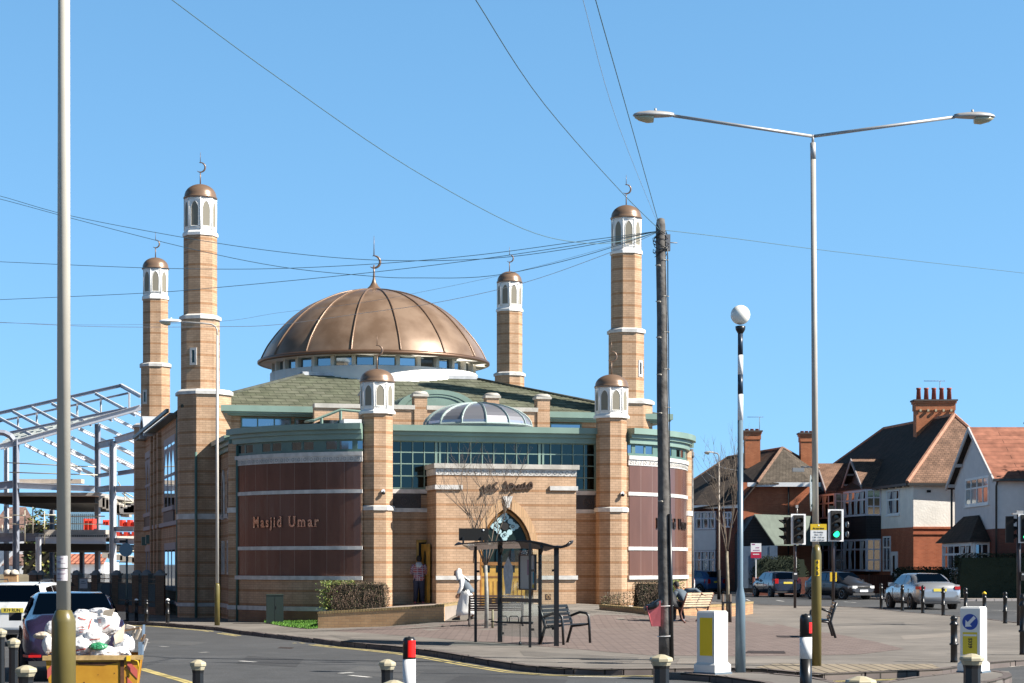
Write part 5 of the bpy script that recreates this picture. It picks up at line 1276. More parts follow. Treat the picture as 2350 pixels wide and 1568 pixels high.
c0, c1 = L3(1147, 1352, 45.3), L3(1221.5, 1321, 45.3)
mb = MB(); mb.box(c0.x, c1.x, c0.y, c0.y + .12, c0.z, c1.z); db = mb.build('display_box', BLACKM, bs)
mb = MB(); mb.X = T(c1.x - .12, c0.y - .004, c1.z - .045) @ Matrix.Rotation(R(90), 4, 'X'); mb.lathe([(.022, 0), (.02, .004), (.001, .006)], 12); mb.build('sensor', WHITEP, db)
mb = MB()
for fx in (.15, .78): x = c0.x + (c1.x - c0.x) * fx; mb.box(x - .022, x + .022, c0.y - .02, c0.y, c0.z - .06, c0.z + .09)
mb.build('display_bracket', mat('bracket_dark', (.02, .02, .02), .4), db)
s0, s1 = L3(1240, 1556, 44.6), L3(1332, 1557, 43.8)
mb = MB(); mb.path([s0, s1], .02, 6); mb.path([s0 + Vector((0, .16, .0)), s1 + Vector((0, .16, 0))], .02, 6)
mb.prism([(s0.x, s0.y), (s1.x, s1.y), (s1.x, s1.y + .18), (s0.x, s0.y + .18)], s0.z - .02, s0.z + .02)
for k in range(3):
    q0 = s0.lerp(s1, .06 + k * .31); q1 = s0.lerp(s1, .06 + k * .31 + .25); mb.path([q0, q0 + Vector((0, 0, .11)), q0.lerp(q1, .15) + Vector((0, 0, .14)), q0.lerp(q1, .85) + Vector((0, 0, .14)), q1 + Vector((0, 0, .11)), q1], .012, 6)
mb.path([(s0.x + .12, s0.y, s0.z), (s0.x - .12, s0.y, s0.z + .02)], .015, 6)
mb.build('perch_seat', BLACK, bs)
mb = MB(); q0 = s0.lerp(s1, .66); mb.path([q0, q0 + Vector((0, 0, -.42))], .006, 5); mb.lathe([(.001, 0), (.035, .02), (.03, .08), (.01, .12)], 8, c=(q0.x, q0.y, q0.z - .53)); mb.build('seat_fixing', BLACK, bs)
mb = MB()
for k, zz in (('a', 1.62), ('e', 1.65), ('e', .38), ('c', 1.65), ('c', .38), ('b', 1.72), ('b', .2)): q_ = PP[k]; mb.box(q_[0] - (.1 if k == 'e' else -.03), q_[0] + (.0 if k == 'e' else .09), q_[1] - .03, q_[1] + .03, zz - .02, zz + .03)
mb.build('glass_clamp', BLACKM, bs)
# ------------------------------------------------------------------ benches
def tubebench(loc, rz, L, label, m=BLACK):
    t = thing('metal_bench', label, 'bench', loc, rz, 'black metal benches')
    for y in (-L / 2, L / 2):
        mb = MB(); mb.path([(.46, y, 0), (.44, y, .40), (.42, y, .62), (.36, y, .68), (.20, y, .70), (-.02, y, .62)], .030, 10)
        mb.path([(-.12, y, 0), (.0, y, .40), (-.06, y, .62), (-.15, y, .86)], .032, 10); mb.path([(.0, y, .38), (.2, y, .40), (.44, y, .44)], .026, 8); mb.build('end_frame', m, t)
    for k in range(5):
        mb = MB(); x = .02 - .035 * k; z = .50 + .085 * k; mb.box(x - .015, x + .01, -L / 2 + .03, L / 2 - .03, z - .032, z + .032); mb.build('back_slat', m, t)
    for k in range(4):
        mb = MB(); x = .07 + .10 * k; mb.box(x - .04, x + .04, -L / 2 + .03, L / 2 - .03, .41 + k * .008, .435 + k * .008); mb.build('seat_slat', m, t)
    return t
g = ground(1398, 1612, plaza_z); tubebench((g.x - .0, g.y + .55, g.z), R(-28), 1.35, 'black tubular bench just right of the bus shelter')
g = ground(2078, 1593, plaza_z); tubebench((g.x - .05, g.y, g.z), R(174), 1.3, 'black tubular bench seen end on behind the tall lamp post')
def woodbench(loc, rz, L, label, mw, mf):
    t = thing('slatted_bench', label, 'bench', loc, rz)
    # sitter faces +y; back toward -y
    for x in (-L / 2, L / 2):
        mb = MB(); mb.path([(x, -.22, .0), (x, -.10, .10), (x, -.04, .28), (x, -.10, .45), (x, -.20, .70), (x, -.27, .86)], .028, 8)
        mb.path([(x, .36, 0), (x, .26, .12), (x, .26, .30), (x, .36, .44), (x, .0, .42), (x, -.1, .45)], .025, 8); mb.path([(x, -.18, .62), (x, .1, .66), (x, .34, .62), (x, .36, .46)], .022, 8); mb.build('end_frame', mf, t)
    for k in range(6):
        mb = MB(); y = -.13 - .027 * k; z = .50 + .07 * k; mb.box(-L / 2 + .01, L / 2 - .01, y - .012, y + .012, z - .028, z + .028); mb.build('back_slat', mw, t)
    for k in range(6):
        mb = MB(); y = -.06 + .07 * k; mb.box(-L / 2 + .01, L / 2 - .01, y - .03, y + .03, .43, .455); mb.build('seat_slat', mw, t)
    return t
g = ground(1222, 1566, plaza_z); woodbench((g.x + .2, g.y + .2, g.z), R(3), 1.5, 'dark slatted bench seen through the shelter beside the bare tree', mat('dark_slat', (.10, .055, .04), .6), mat('brown_iron', (.03, .02, .018), .5))
g = ground(1700, 1558, plaza_z); BENCH = (g.x + .42, g.y + .55, g.z)
woodbench(BENCH, R(50), 1.35, 'pale slatted bench with rusty ends where people sit', mat('pale_slat', (.50, .38, .25), .6, var=.15, vscale=5), mat('rust_iron', (.14, .055, .035), .6))
# ------------------------------------------------------------------ low walls, platform, cabinet, hedges, grass
W0 = ground(795, 1571, base_z); W1 = ground(1108, 1553.5, plaza_z); W2 = Vector((-1.35, 64.9, 0))
zt0, zt1 = CAMZ + (1409.7 - 1531) * W0.y / 4978, CAMZ + (1409.7 - 1512.5) * W1.y / 4978
lw = thing('ramp_wall', 'low buff brick wall sloping up to the entrance beside the hedge', 'wall', (0, 0, 0))
th_ = .22; dv = (W1.xy - W0.xy).normalized(); nn = Vector((-dv.y, dv.x)) * th_
zf = lambda p: zt0 - .06 + (zt1 - zt0) * min(1, (p[0] - W0.x) / (W1.x - W0.x))
mb = MB(); mb.prism([tuple(W0.xy), tuple(W1.xy), tuple(W1.xy + nn), tuple(W0.xy + nn)], -.3, zf)
dv2 = (W2.xy - W1.xy).normalized(); n2 = Vector((-dv2.y, dv2.x)) * th_
mb.prism([tuple(W1.xy + dv2 * .002), tuple(W2.xy), tuple(W2.xy + n2), tuple(W1.xy + n2 + dv2 * .01)], -.3, zt1 - .062); mb.build('brickwork', BUFFP, lw)
mb = MB(); e_ = .015; SOLD = brick('soldier_coping', (0.42, 0.30, 0.14), (0.34, 0.24, 0.11), (0.16, 0.12, 0.07), bw=.085, rh=.3, msize=.012, offset=0)
mb.prism([tuple(W0.xy - dv * e_ - nn * .07), tuple(W1.xy - nn * .07), tuple(W1.xy + nn * 1.07), tuple(W0.xy - dv * e_ + nn * 1.07)], zf, lambda p: zf(p) + .07)
mb.prism([tuple(W1.xy - n2 * .07 + dv2 * .01), tuple(W2.xy - n2 * .07), tuple(W2.xy + n2 * 1.07), tuple(W1.xy + n2 * 1.07)], zt1 - .06, zt1 + .012); mb.build('coping', SOLD, lw)
mb = MB(); B0 = Vector((W0.x + .05, 66.2)); 
mb.prism([tuple(W0.xy + nn), tuple(W1.xy + nn), tuple(W2.xy), (-.9, 66.5), (-3.0, 67.5), (B0.x, B0.y + .8)], -.3, lambda p: max(.05, zf(p) - .02 if p[0] < -3.4 else zt1 - .03)); struct(mb, 'entrance_ramp', mat('ramp_concrete', (.30, .25, .21), .9, var=.1))
# right planter wall
R0 = ground(1498, 1523, plaza_z); R1 = ground(1628, 1539, plaza_z); R2 = ground(1848, 1541, plaza_z)
pw = thing('planter_wall', 'low brick planter wall behind the benches right of the entrance', 'wall', (0, 0, 0))
mb = MB(); rt = .55 - .09
R3 = Vector((R2.x + .9, R2.y + 3.5, 0))
for a_, b_ in ((R0, R1), (R1, R2), (R2, R3)):
    dd_ = (b_.xy - a_.xy).normalized(); k_ = Vector((-dd_.y, dd_.x)) * .2
    za = CAMZ - (1511.5 - 1409.7) * a_.y / 4978 if a_ is R0 else .44; zb_ = .44
    f_ = lambda p, a_=a_, b_=b_, za=za: za + (.44 - za) * max(0, min(1, (Vector(p[:2]) - a_.xy).dot(dd_) / (b_.xy - a_.xy).length))
    mb.prism([tuple(a_.xy + dd_ * .003), tuple(b_.xy), tuple(b_.xy + k_), tuple(a_.xy + k_ + dd_ * .003)], -.3, lambda p: f_(p) - .07)
mb.build('brickwork', PLINTH if 0 else brick('planter_brick', (0.46, 0.27, 0.14), (0.36, 0.20, 0.11), (0.22, 0.15, 0.10)), pw)
mb = MB()
for a_, b_ in ((R0, R1), (R1, R2), (R2, R3)):
    dd_ = (b_.xy - a_.xy).normalized(); k_ = Vector((-dd_.y, dd_.x)) * .2
    za = CAMZ - (1511.5 - 1409.7) * a_.y / 4978 if a_ is R0 else .44
    f_ = lambda p, a_=a_, b_=b_, za=za: za + (.44 - za) * max(0, min(1, (Vector(p[:2]) - a_.xy).dot(dd_) / (b_.xy - a_.xy).length))
    mb.prism([tuple(a_.xy + dd_ * .01 - k_ * .08), tuple(b_.xy - k_ * .08), tuple(b_.xy + k_ * 1.08), tuple(a_.xy + k_ * 1.08 + dd_ * .01)], lambda p: f_(p) - .069, f_)
mb.build('coping', SOLD, pw)
mb = MB(); mb.prism([tuple(R0.xy + Vector((.1, .2))), tuple(R1.xy + Vector((0, .2))), tuple(R2.xy + Vector((-.1, .2))), tuple(R3.xy), (5.4, 72), (4.6, 68)], -.2, .36); struct(mb, 'planter_soil', CHIP)
# cabinet
g = PS(687, 1553, 65.2); cb = thing('utility_cabinet', 'dark green utility cabinet on the grass by the granite wall', 'cabinet', (g.x, 65.2, -.13), R(8))
CGN = mat('cabinet_green', (.012, .022, .018), .5)
mb = MB(); mb.box(-.28, .28, -.2, .2, 0, .90); mb.build('cabinet_body', CGN, cb); mb = MB(); mb.prism([(-.30, -.22), (.30, -.22), (.30, .22), (-.30, .22)], .90, .935, top=[(-.27, -.19), (.27, -.19), (.27, .19), (-.27, .19)]); mb.build('lid', CGN, cb)
mb = MB(); mb.box(-.005, .005, -.206, -.201, .05, .86); mb.box(.03, .05, -.215, -.201, .45, .55); mb.build('door_seam', BLACKM, cb)
# foliage
def leaves(mb, pts, size, rnd, nm=2, flat=.5):
    for p in pts:
        a = rnd.uniform(0, 6.28); b = rnd.uniform(-1, 1); s = size * rnd.uniform(.6, 1.3)
        t = Vector((math.cos(a), math.sin(a), b * .8)).normalized(); u_ = t.cross(Vector((rnd.uniform(-1, 1), rnd.uniform(-1, 1), rnd.uniform(-1, 1)))).normalized()
        p = Vector(p); mb.add([p - t * s, p - u_ * s * flat, p + t * s, p + u_ * s * flat], [(0, 1, 2, 3)], rnd.randrange(nm))
def hedge(name, label, cat, c, size, rz, mats, n, leaf=.022, core=None, round_=.12, group=None, twig=0, bump=.05):
    t = thing(name, label, cat, c, rz, group); lx_, ly_, lz_ = size
    mb = MB()
    for i in range(n):
        # points near the surface of a rounded box
        f = rnd.random()
        while True:
            x, y, z = rnd.uniform(-1, 1), rnd.uniform(-1, 1), rnd.uniform(0, 1)
            k = max(abs(x), abs(y), z)
            m_ = max(abs(x), abs(y), 2 * z - 1)
            if m_ > .80 - rnd.random() * .2: break
        e_ = 1 - round_ * (abs(x) ** 4 * max(0, 2 * z - 1) ** 4 + abs(x * y) ** 4)
        w_ = 1 + bump * noise.noise(Vector((x * 2.1, y * 2, z * 2)) * 1.7 + Vector((c[0], c[1], 0)))
        mb_p = (x * lx_ / 2 * e_ * w_, y * ly_ / 2 * e_ * w_, z * lz_ * w_ * (1 - round_ * .5 * abs(x) ** 6))
        leaves(mb, [mb_p], leaf, rnd, len(mats))
    mb.build('foliage', mats, t)
    mb = MB(); mb.prism([(x * lx_ * .44, y * ly_ * .42) for x, y in ((-1, -1), (1, -1), (1, 1), (-1, 1))], .0, lz_ * .9, top=[(x * lx_ * .40, y * ly_ * .36) for x, y in ((-1, -1), (1, -1), (1, 1), (-1, 1))]); mb.build('inner_twigs', core or mat('hedge_core', (.02, .017, .01), 1.0), t)  # solid dark prism filling the inside of the foliage
    if twig:
        mb = MB()
        for i in range(twig):
            x, y = rnd.uniform(-.48, .48) * lx_, rnd.uniform(-.5, -.3) * ly_; z = rnd.uniform(0, lz_ * .7); mb.path([(x, y, z), (x + rnd.uniform(-.08, .08), y - .03, z + rnd.uniform(.1, .3))], .003, 3)
        mb.build('twigs', mat('hedge_twig', (.22, .15, .11), .9), t)
    return t
HG = [mat('leaf_olive', (.06, .075, .02), .55), mat('leaf_brown', (.15, .10, .065), .7), mat('leaf_brown2', (.10, .07, .045), .7), mat('leaf_pale', (.20, .21, .08), .5)]
hz = .36
hedge('clipped_hedge', 'brown clipped box hedge on the ramp wall beside the doorway', 'hedge', (-4.95, 63.9, hz - .06), (2.05, .8, .93), R(4), [HG[1], HG[2], HG[0], HG[1]], 9000, .020, twig=260)
LG = [mat('leaf_green_bright', (.10, .17, .03), .5), mat('leaf_yellowish', (.25, .28, .07), .5)]
t = thing('green_shrub', 'yellow green leafy shrub growing on the left end of the brown hedge', 'shrub', (-5.92, 63.7, .28))
mb = MB()
for i in range(1100):
    x = rnd.gauss(0, .14); y = rnd.gauss(0, .2); z = rnd.uniform(.0, .95) ; leaves(mb, [(x - .0 + .08 * (z > .7), y, z + .03 * rnd.random())], .028, rnd, 2)
for i in range(500): leaves(mb, [(rnd.uniform(-.2, .9), rnd.gauss(0, .15), rnd.uniform(.86, 1.0))], .022, rnd, 2)
mb.build('foliage', LG, t); mb = MB(); mb.path([(0, 0, 0), (.03, 0, .8)], .012, 5); mb.path([(0, 0, 0), (-.08, .05, .6)], .01, 5); mb.build('stem', mat('bark', (.10, .08, .06), .9), t)
g = Vector((5.0, 67.2, .36))
hedge('clipped_hedge', 'brown clipped box hedge behind the right planter wall', 'hedge', (4.75, 66.4, .34), (1.45, .8, .88), R(12), [HG[1], HG[2], HG[0], HG[2]], 6500, .020, twig=150)
t = thing('green_shrub', 'bright leafy shrub just right of the wooden pole in the planter', 'shrub', (5.45, 66.0, .36)); mb = MB()
for i in range(900): z = rnd.uniform(0, .92); leaves(mb, [(rnd.gauss(0, .12), rnd.gauss(0, .15), z)], .03, rnd, 2)
mb.build('foliage', LG, t); mb = MB(); mb.path([(0, 0, 0), (.03, 0, .8)], .012, 5); mb.build('stem', mat('bark', (.10, .08, .06), .9), t)
t = thing('straggly_bush', 'low straggly brown bush in shadow at the foot of the right turret', 'shrub', (3.45, 65.9, .42)); mb = MB()
for i in range(1500):
    x = rnd.uniform(-.5, .5); leaves(mb, [(x, rnd.uniform(-.3, .3), rnd.random() ** 1.3 * (.38 + .2 * x))], .022, rnd, 2)
mb.build('foliage', [HG[1], HG[0]], t); mb = MB()
for i in range(16): x = rnd.uniform(-.45, .45); mb.path([(x, 0, 0), (x + rnd.uniform(-.1, .1), rnd.uniform(-.1, .1), .45)], .006, 4)
mb.build('stem', mat('bark', (.10, .08, .06), .9), t)
# grass patch
gp = [ground(x, y, base_z) for x, y in ((660, 1557), (700, 1551), (792, 1551), (794, 1572), (770, 1573), (705, 1566))]
mb = MB(); pl = [(p.x, p.y) for p in gp]; mb2 = sheet(pl, base_z, None, .012); mb.v, mb.f, mb.m, mb.s = mb2.v, mb2.f, [0] * len(mb2.f), mb2.s
xs_ = [p[0] for p in pl]; ys_ = [p[1] for p in pl]
c_ = 0
while c_ < 7000:
    x, y = rnd.uniform(min(xs_), max(xs_)), rnd.uniform(min(ys_), max(ys_))
    if not in_poly(x, y, pl): continue
    c_ += 1; h = rnd.uniform(.03, .10); a = rnd.uniform(0, 6.28); dx, dy = math.cos(a) * .012, math.sin(a) * .012; z = base_z(x, y) + .01
    mb.add([(x - dx, y - dy, z), (x + dx, y + dy, z), (x + rnd.uniform(-.03, .03), y + rnd.uniform(-.03, .03), z + h)], [(0, 1, 2)], 1 + (c_ % 2))
o = mb.build('grass', [mat('grass_soil2', (.05, .09, .015), .9), mat('grass_blade', (.07, .20, .015), .6), mat('grass_blade2', (.12, .27, .03), .6)], None, 'small patch of bright green grass by the ramp wall', 'grass', kind='stuff')
# ------------------------------------------------------------------ bare trees
def tree(loc, forkz, top, spread, label, seed, trunk_r, stakes=(), n_main=5, depth=4, col=(.10, .09, .07), nseg=5):
    rd = random.Random(seed); t = thing('bare_tree', label, 'tree', loc)
    TB = mat('tree_bark_%d' % seed, col, .85, var=.25, vscale=8)
    mb = MB(); mb.path([(0, 0, 0), (.01, 0, forkz * .5), (-.02, .01, forkz)], [trunk_r * 1.15, trunk_r, trunk_r * .85], 10); mb.build('trunk', TB, t)
    mb = MB()
    def branch(p, dvec, L, r, lev):
        pts = [p]; q = dvec.normalized(); c = p
        for i in range(nseg):
            q = (q + Vector((rd.uniform(-.16, .16), rd.uniform(-.16, .16), rd.uniform(-.02, .16)))).normalized(); c = c + q * L / nseg; pts.append(c)
        mb.path(pts, [r * (1 - .75 * i / nseg) for i in range(nseg + 1)], 6 if lev < 2 else 4 if lev < 3 else 3)
        if lev >= depth: return
        k = rd.randint(3, 5)
        for j in range(k):
            f = rd.uniform(.25, .95); i = min(nseg - 1, int(f * nseg)); pp = pts[i].lerp(pts[i + 1], f * nseg - i)
            a = rd.uniform(0, 6.28); side_ = Vector((math.cos(a), math.sin(a), rd.uniform(.1, .9)))
            branch(pp, q * .8 + side_ * spread, L * rd.uniform(.38, .62), max(.0035, r * .5), lev + 1)
    for m_ in range(n_main):
        a = 6.28 * m_ / n_main + rd.uniform(-.3, .3); branch(Vector((-.02, .01, forkz * rd.uniform(.93, 1.0))), Vector((math.cos(a) * spread * .62, math.sin(a) * spread * .5, 1)), (top - forkz) * rd.uniform(.62, .85), trunk_r * .42, 0)
    mb.build('crown', mat('twig_%d' % seed, (.15, .115, .085), .85), t)
    return t
g = ground(1216, 1571, plaza_z); tree(tuple(g), 1.75, 4.65, .80, 'slender bare tree with pale trunk behind the bus shelter', 11, .055, col=(.28, .27, .24), depth=3, n_main=6)
st = thing('tree_stake', 'short wooden stake beside the pale tree trunk behind the shelter', 'stake', (g.x + .17, g.y, g.z)); mb = MB(); mb.tube((0, 0, 0), (.005, 0, .52), .035, .033, 10); mb.build('timber', mat('stake_wood', (.22, .20, .12), .8, var=.2), st); mb = MB(); mb.box(-.2, -.03, -.02, .02, .23, .26); mb.build('tie', BLACK, st)
g = ground(1819, 1557, plaza_z); tree(tuple(g), 2.15, 5.6, .50, 'young bare tree with two stakes in front of the brick house', 23, .05, col=(.20, .17, .12), n_main=5, depth=3)
st = thing('tree_support', 'pair of dark wooden stakes holding the young tree before the brick house', 'stake', (g.x, g.y, g.z))
for x in (-.14, .08): mb = MB(); mb.tube((x, -.03, 0), (x - .005, -.03, .86), .045, .04, 8); mb.build('timber', mat('stake_dark', (.09, .065, .05), .85, var=.2), st)
mb = MB(); mb.box(-.17, .12, -.085, -.07, .58, .63); mb.build('tie', BLACK, st)
# ================================================================== houses on the right
class HB(MB):
    HS = 1.25
    def build(s, *a, **k):
        for i, v in enumerate(s.v): s.v[i] = Vector((v.x * s.HS, v.y * s.HS, CAMZ + (v.z - CAMZ) * s.HS))
        s.v = [Vector(v) for v in s.v]
        return MB.build(s, *a, **k)
class H1B(HB): HS = 1.1
ROUGH = mat('white_roughcast', (0.80, 0.76, 0.69), .95, var=.06, vscale=1.5, bump=.7, bscale=9)
RENDW = mat('painted_render', (0.62, 0.60, 0.60), .9, var=.04, bump=.1)
CLAYT = tiles('brown_clay_tiles', (0.26, 0.155, 0.105), (0.19, 0.115, 0.08), (0.08, 0.05, 0.04), rh=.16, bw=.26)
DARKT = tiles('dark_plain_tiles', (0.068, 0.052, 0.042), (0.048, 0.038, 0.032), (0.04, 0.03, 0.025), rh=.16, bw=.26)  # also for slopes turned from the sun, their shade put into the colour
REDT = tiles('red_interlocking_tiles', (0.34, 0.145, 0.095), (0.28, 0.115, 0.075), (0.05, 0.025, 0.02), rh=.5, bw=6.0)
RIDGE = mat('ridge_tile', (0.40, 0.20, 0.13), .85, var=.15)
BOARD = brick('black_weatherboard', (0.022, 0.023, 0.027), (0.018, 0.019, 0.022), (0.004, 0.004, 0.005), bw=4.0, rh=.17, msize=.012, rough=.6, dirt=.1)
HGL = glass('house_glass', (0.16, 0.20, 0.24), .05)
def bar(mb, a, b, r=.06, n=4): mb.path([a, b], r, n, smooth=False)
def roofplane(mb, pts, th=.10):
    pts = [Vector(p) for p in pts]; mb.extr(pts, (0, 0, -th))
h2 = thing('corner_house', 'pale roughcast corner house with big chimney, dark gabled dormers and brown roof', 'house', (0, 0, 0))
FX = lambda Y: 19.15 - .123 * (Y - 95)
c0 = (19.15, 95); c1 = (24.4, 95.65); c2 = (22.6, 117); c3 = (FX(116.5), 116.5)
mb = HB(); mb.prism([c0, c1, c2, c3], 3.55, 5.75); mb.build('upper_wall', ROUGH, h2)
mb = HB(); mb.prism([c0, c1, c2, c3], -.3, 3.55); lw_ = mb.build('lower_wall', REDB, h2)
mb = HB(); mb.obox((c0[0] - .03, c0[1] - .02), (c1[0], c1[1] - .02), .08, 3.47, 3.57); mb.obox((c0[0] - .03, c0[1] - .02), (c1[0], c1[1] - .02), .08, 3.2, 3.26); mb.build('string_course', REDB, h2)
Ap = (21.8, 98.2, 9.15); Bp_ = (20.6, 110.3, 9.3)
e0, e1, e2, e3 = (18.8, 94.7, 5.68), (24.8, 95.3, 5.68), (23.0, 117.4, 5.68), (FX(116.5) - .35, 116.9, 5.68)
mb = HB(); roofplane(mb, [e0, Ap, Bp_]); roofplane(mb, [e0, Bp_, e3]); roofplane(mb, [e3, Bp_, e2]); roofplane(mb, [e1, e2, Bp_, Ap]); rf = mb.build('dark_roof', DARKT, h2)  # shade of these slopes is in the tile colour; the sunny hip is browner
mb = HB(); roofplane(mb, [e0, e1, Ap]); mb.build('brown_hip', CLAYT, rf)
mb = HB(); bar(mb, e0, Ap, .11, 6); bar(mb, Ap, e1, .09, 6); bar(mb, Ap, Bp_, .08, 6); bar(mb, Bp_, e3, .08, 6); mb.build('ridge_tiles', RIDGE, rf)
mb = HB(); mb.obox(e0[:2], e1[:2], .10, 5.52, 5.64); mb.obox(e0[:2], e3[:2], .10, 5.52, 5.64)
for i in range(14): Y = 95.6 + 1.1 * i; mb.box(FX(Y) - .25, FX(Y), Y, Y + .08, 5.50, 5.60)
mb.build('gutter', mat('gutter_black', (.03, .03, .03), .5), h2)
# big chimney
def chimney(parent, x0, x1, y0, y1, z0, z1, npots, cls=HB, corbel=True, mcol=None, pots=.62, studs=False):
    m = mcol or brick('orange_brick', (0.50, 0.19, 0.09), (0.42, 0.15, 0.07), (0.26, 0.13, 0.08)) if 'orange_brick' not in MATS else MATS['orange_brick']
    mb = cls(); mb.box(x0, x1, y0, y1, z0, z1 - .55); mb.box(x0 - .04, x1 + .04, y0 - .04, y1 + .04, z1 - .55, z1 - .2); mb.box(x0 - .09, x1 + .09, y0 - .09, y1 + .09, z1 - .2, z1 - .08); ch = mb.build('chimney', m, parent)
    mb = cls(); mb.box(x0 - .14, x1 + .14, y0 - .14, y1 + .14, z1 - .08, z1); mb.build('chimney_cap', mat('cap_dark', (.10, .08, .07), .9), ch)
    if studs:
        mb = cls()
        for i in range(npots): x = x0 + (x1 - x0) * (i + .5) / npots; mb.box(x - .05, x + .05, y0 - .12, y0 - .04, z1 - .62, z1 - .5)
        mb.build('header_stud', mat('stud_pale', (.45, .38, .25), .8), ch)
    for i in range(npots):
        x = x0 + (x1 - x0) * (i + .5) / npots; mb = cls(); mb.lathe([(.13, 0), (.10, pots * .85), (.125, pots * .88), (.125, pots), (.08, pots)], 12, c=(x, (y0 + y1) / 2, z1)); mb.build('chimney_pot', mat('pot_red', (0.30, 0.07, 0.045), .8, var=.2), ch)
    return ch
chimney(h2, 20.55, 22.5, 101.2, 102.0, 7.3, 10.15, 5, studs=True)
def aerial(parent, x, y, z, h, L, cls=HB):
    mb = cls(); mb.tube((x, y, z), (x, y, z + h), .018, n=5); mb.tube((x - L * .75, y, z + h), (x + L * .25, y, z + h), .014, n=4)
    for i in range(7): u = x - L * .72 + L * .9 * i / 6; mb.tube((u, y - .16, z + h), (u, y + .16, z + h + .02), .008, n=3)
    mb.build('aerial', mat('aerial_grey', (.16, .17, .18), .5), parent)
aerial(h2, 21.9, 101.9, 9.9, 1.25, 1.1)
# gabled dormers over the bays, facing the street
def gable(Yc, hwid, zt, xo, zb=5.68, depth=2.4):
    x = FX(Yc) - xo
    mb = HB(); mb.extr([(x + .35, Yc - hwid * .9, zb - .05), (x + .35, Yc + hwid * .9, zb - .05), (x + .35, Yc, zt - .25)], (.15, 0, 0)); gb = mb.build('gable_boards', BOARD, h2)
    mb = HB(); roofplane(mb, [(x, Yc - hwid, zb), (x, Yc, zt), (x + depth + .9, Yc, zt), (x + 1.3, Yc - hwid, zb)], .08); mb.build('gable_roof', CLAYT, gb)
    mb = HB(); roofplane(mb, [(x, Yc + hwid, zb), (x + 1.3, Yc + hwid, zb), (x + depth + .9, Yc, zt), (x, Yc, zt)], .08); mb.build('gable_roof', DARKT, gb)  # far slope gets darker tiles, its shade put into the colour
    mb = HB(); mb.extr([(x - .02, Yc - hwid, zb - .12), (x - .02, Yc - hwid, zb + .02), (x - .02, Yc, zt + .02), (x - .02, Yc, zt - .18)], (.06, 0, 0)); mb.extr([(x - .02, Yc + hwid, zb - .12), (x - .02, Yc + hwid, zb + .02), (x - .02, Yc, zt + .02), (x - .02, Yc, zt - .18)], (.06, 0, 0))
    for zz in (.3, .62): 
        for s_ in (-1, 1): mb.box(x, x + .4, Yc + s_ * hwid * (1 - zz) - .06, Yc + s_ * hwid * (1 - zz) + .06, zb + (zt - zb) * zz - .22, zb + (zt - zb) * zz - .12)
    mb.build('bargeboard', mat('grey_board', (.30, .27, .27), .7), gb)
gable(103.5, 3.2, 7.24, .5); gable(109.9, 3.2, 7.34, .5)
def bay(Y0, Y1, pr, z0, z1, zm0, zm1, n=4):
    # Y0 nearer end; side face toward the camera, front face toward the street
    xa, xb = FX(Y0), FX(Y1)
    mb = HB(); mb.prism([(xa, Y0), (xa - pr, Y0 + .25), (xb - pr, Y1 - .25), (xb, Y1)], zm0, zm1 - .02); bb = mb.build('bay_boards', BOARD, h2)
    for (za, zb_, sp) in ((zm1, z1, [.62]), (z0, zm0, [.68])):
        mb = HB(); mb.prism([(xa, Y0 + .05), (xa - pr + .06, Y0 + .3), (xb - pr + .06, Y1 - .3), (xb, Y1)], za, zb_); mb.build('bay_core', mat('room_dark', (.03, .03, .035), .8), bb)
        dx, dy = (xa - xb), (Y0 + .25 - Y1 + .25)
        window(h2, (xb - pr, Y1 - .25, za), (xa - xb, Y0 - Y1 + .5), math.hypot(xa - xb, Y1 - Y0 - .5), zb_ - za, n, 2, mat('white_upvc', (.58, .57, .62), .5), HGL, .10, .09, .05, sc=1, splits=sp, cls=HB, curt=.8, name='bay_window')
        window(h2, (xa - pr, Y0 + .25, za), (pr, -.25), math.hypot(pr, .25), zb_ - za, 2, 2, mat('white_upvc', (.58, .57, .62), .5), HGL, .07, .06, .04, sc=1, splits=[.35, .68], cls=HB, curt=0, name='bay_window')
bay(100.0, 104.2, .68, 1.42, 5.55, 3.05, 4.22); bay(105.6, 110.4, .68, 1.42, 5.55, 3.05, 4.22)
Y0_, Y1_ = 19.05 * F / (2073 - 1175), 18.95 * F / (2049 - 1175)
window(h2, (FX(99.0) - .0, 99.0, 4.2), (.123, -1), 2.0, 1.25, 2, 2, WHITEP, HGL, .09, .07, .05, sc=1, splits=[.6], sill=.06, cls=HB, curt=.9)
window(h2, (FX(99.6), 99.6, 1.42), (.123, -1), 1.2, 1.75, 2, 2, WHITEP, HGL, .09, .08, .05, sc=1, splits=[.68], cls=HB, curt=0, name='porch_window')
mb = HB(); mb.X = frame((FX(98.3), 98.3, .1), (.123, -1)); mb.box(0, 1.0, -.05, 0, 0, 2.3); dr = mb.build('front_door', WHITEP, h2); mb = HB(); mb.X = frame((FX(98.3), 98.3, .1), (.123, -1)); mb.box(.35, .65, -.06, -.05, 1.3, 2.1); mb.build('door_pane', HGL, dr)
mb = HB(); mb.X = frame((21.55, 95.27, .9), (1, .12)); mb.box(0, .7, -.06, 0, .35, 1.15); mb.box(.34, .36, -.065, -.06, .35, 1.15); mb.build('meter_cabinet', mat('meter_box', (.42, .39, .38), .6), h2)
mb = HB(); mb.X = frame((21.7, 95.28, 2.5), (1, .12)); mb.box(0, .2, -.02, 0, 0, .12); mb.X = frame((19.6, 95.03, 5.2), (1, .12)); mb.box(0.2, .4, -.02, 0, 0, .12); mb.build('air_vent', BLACKM, h2)
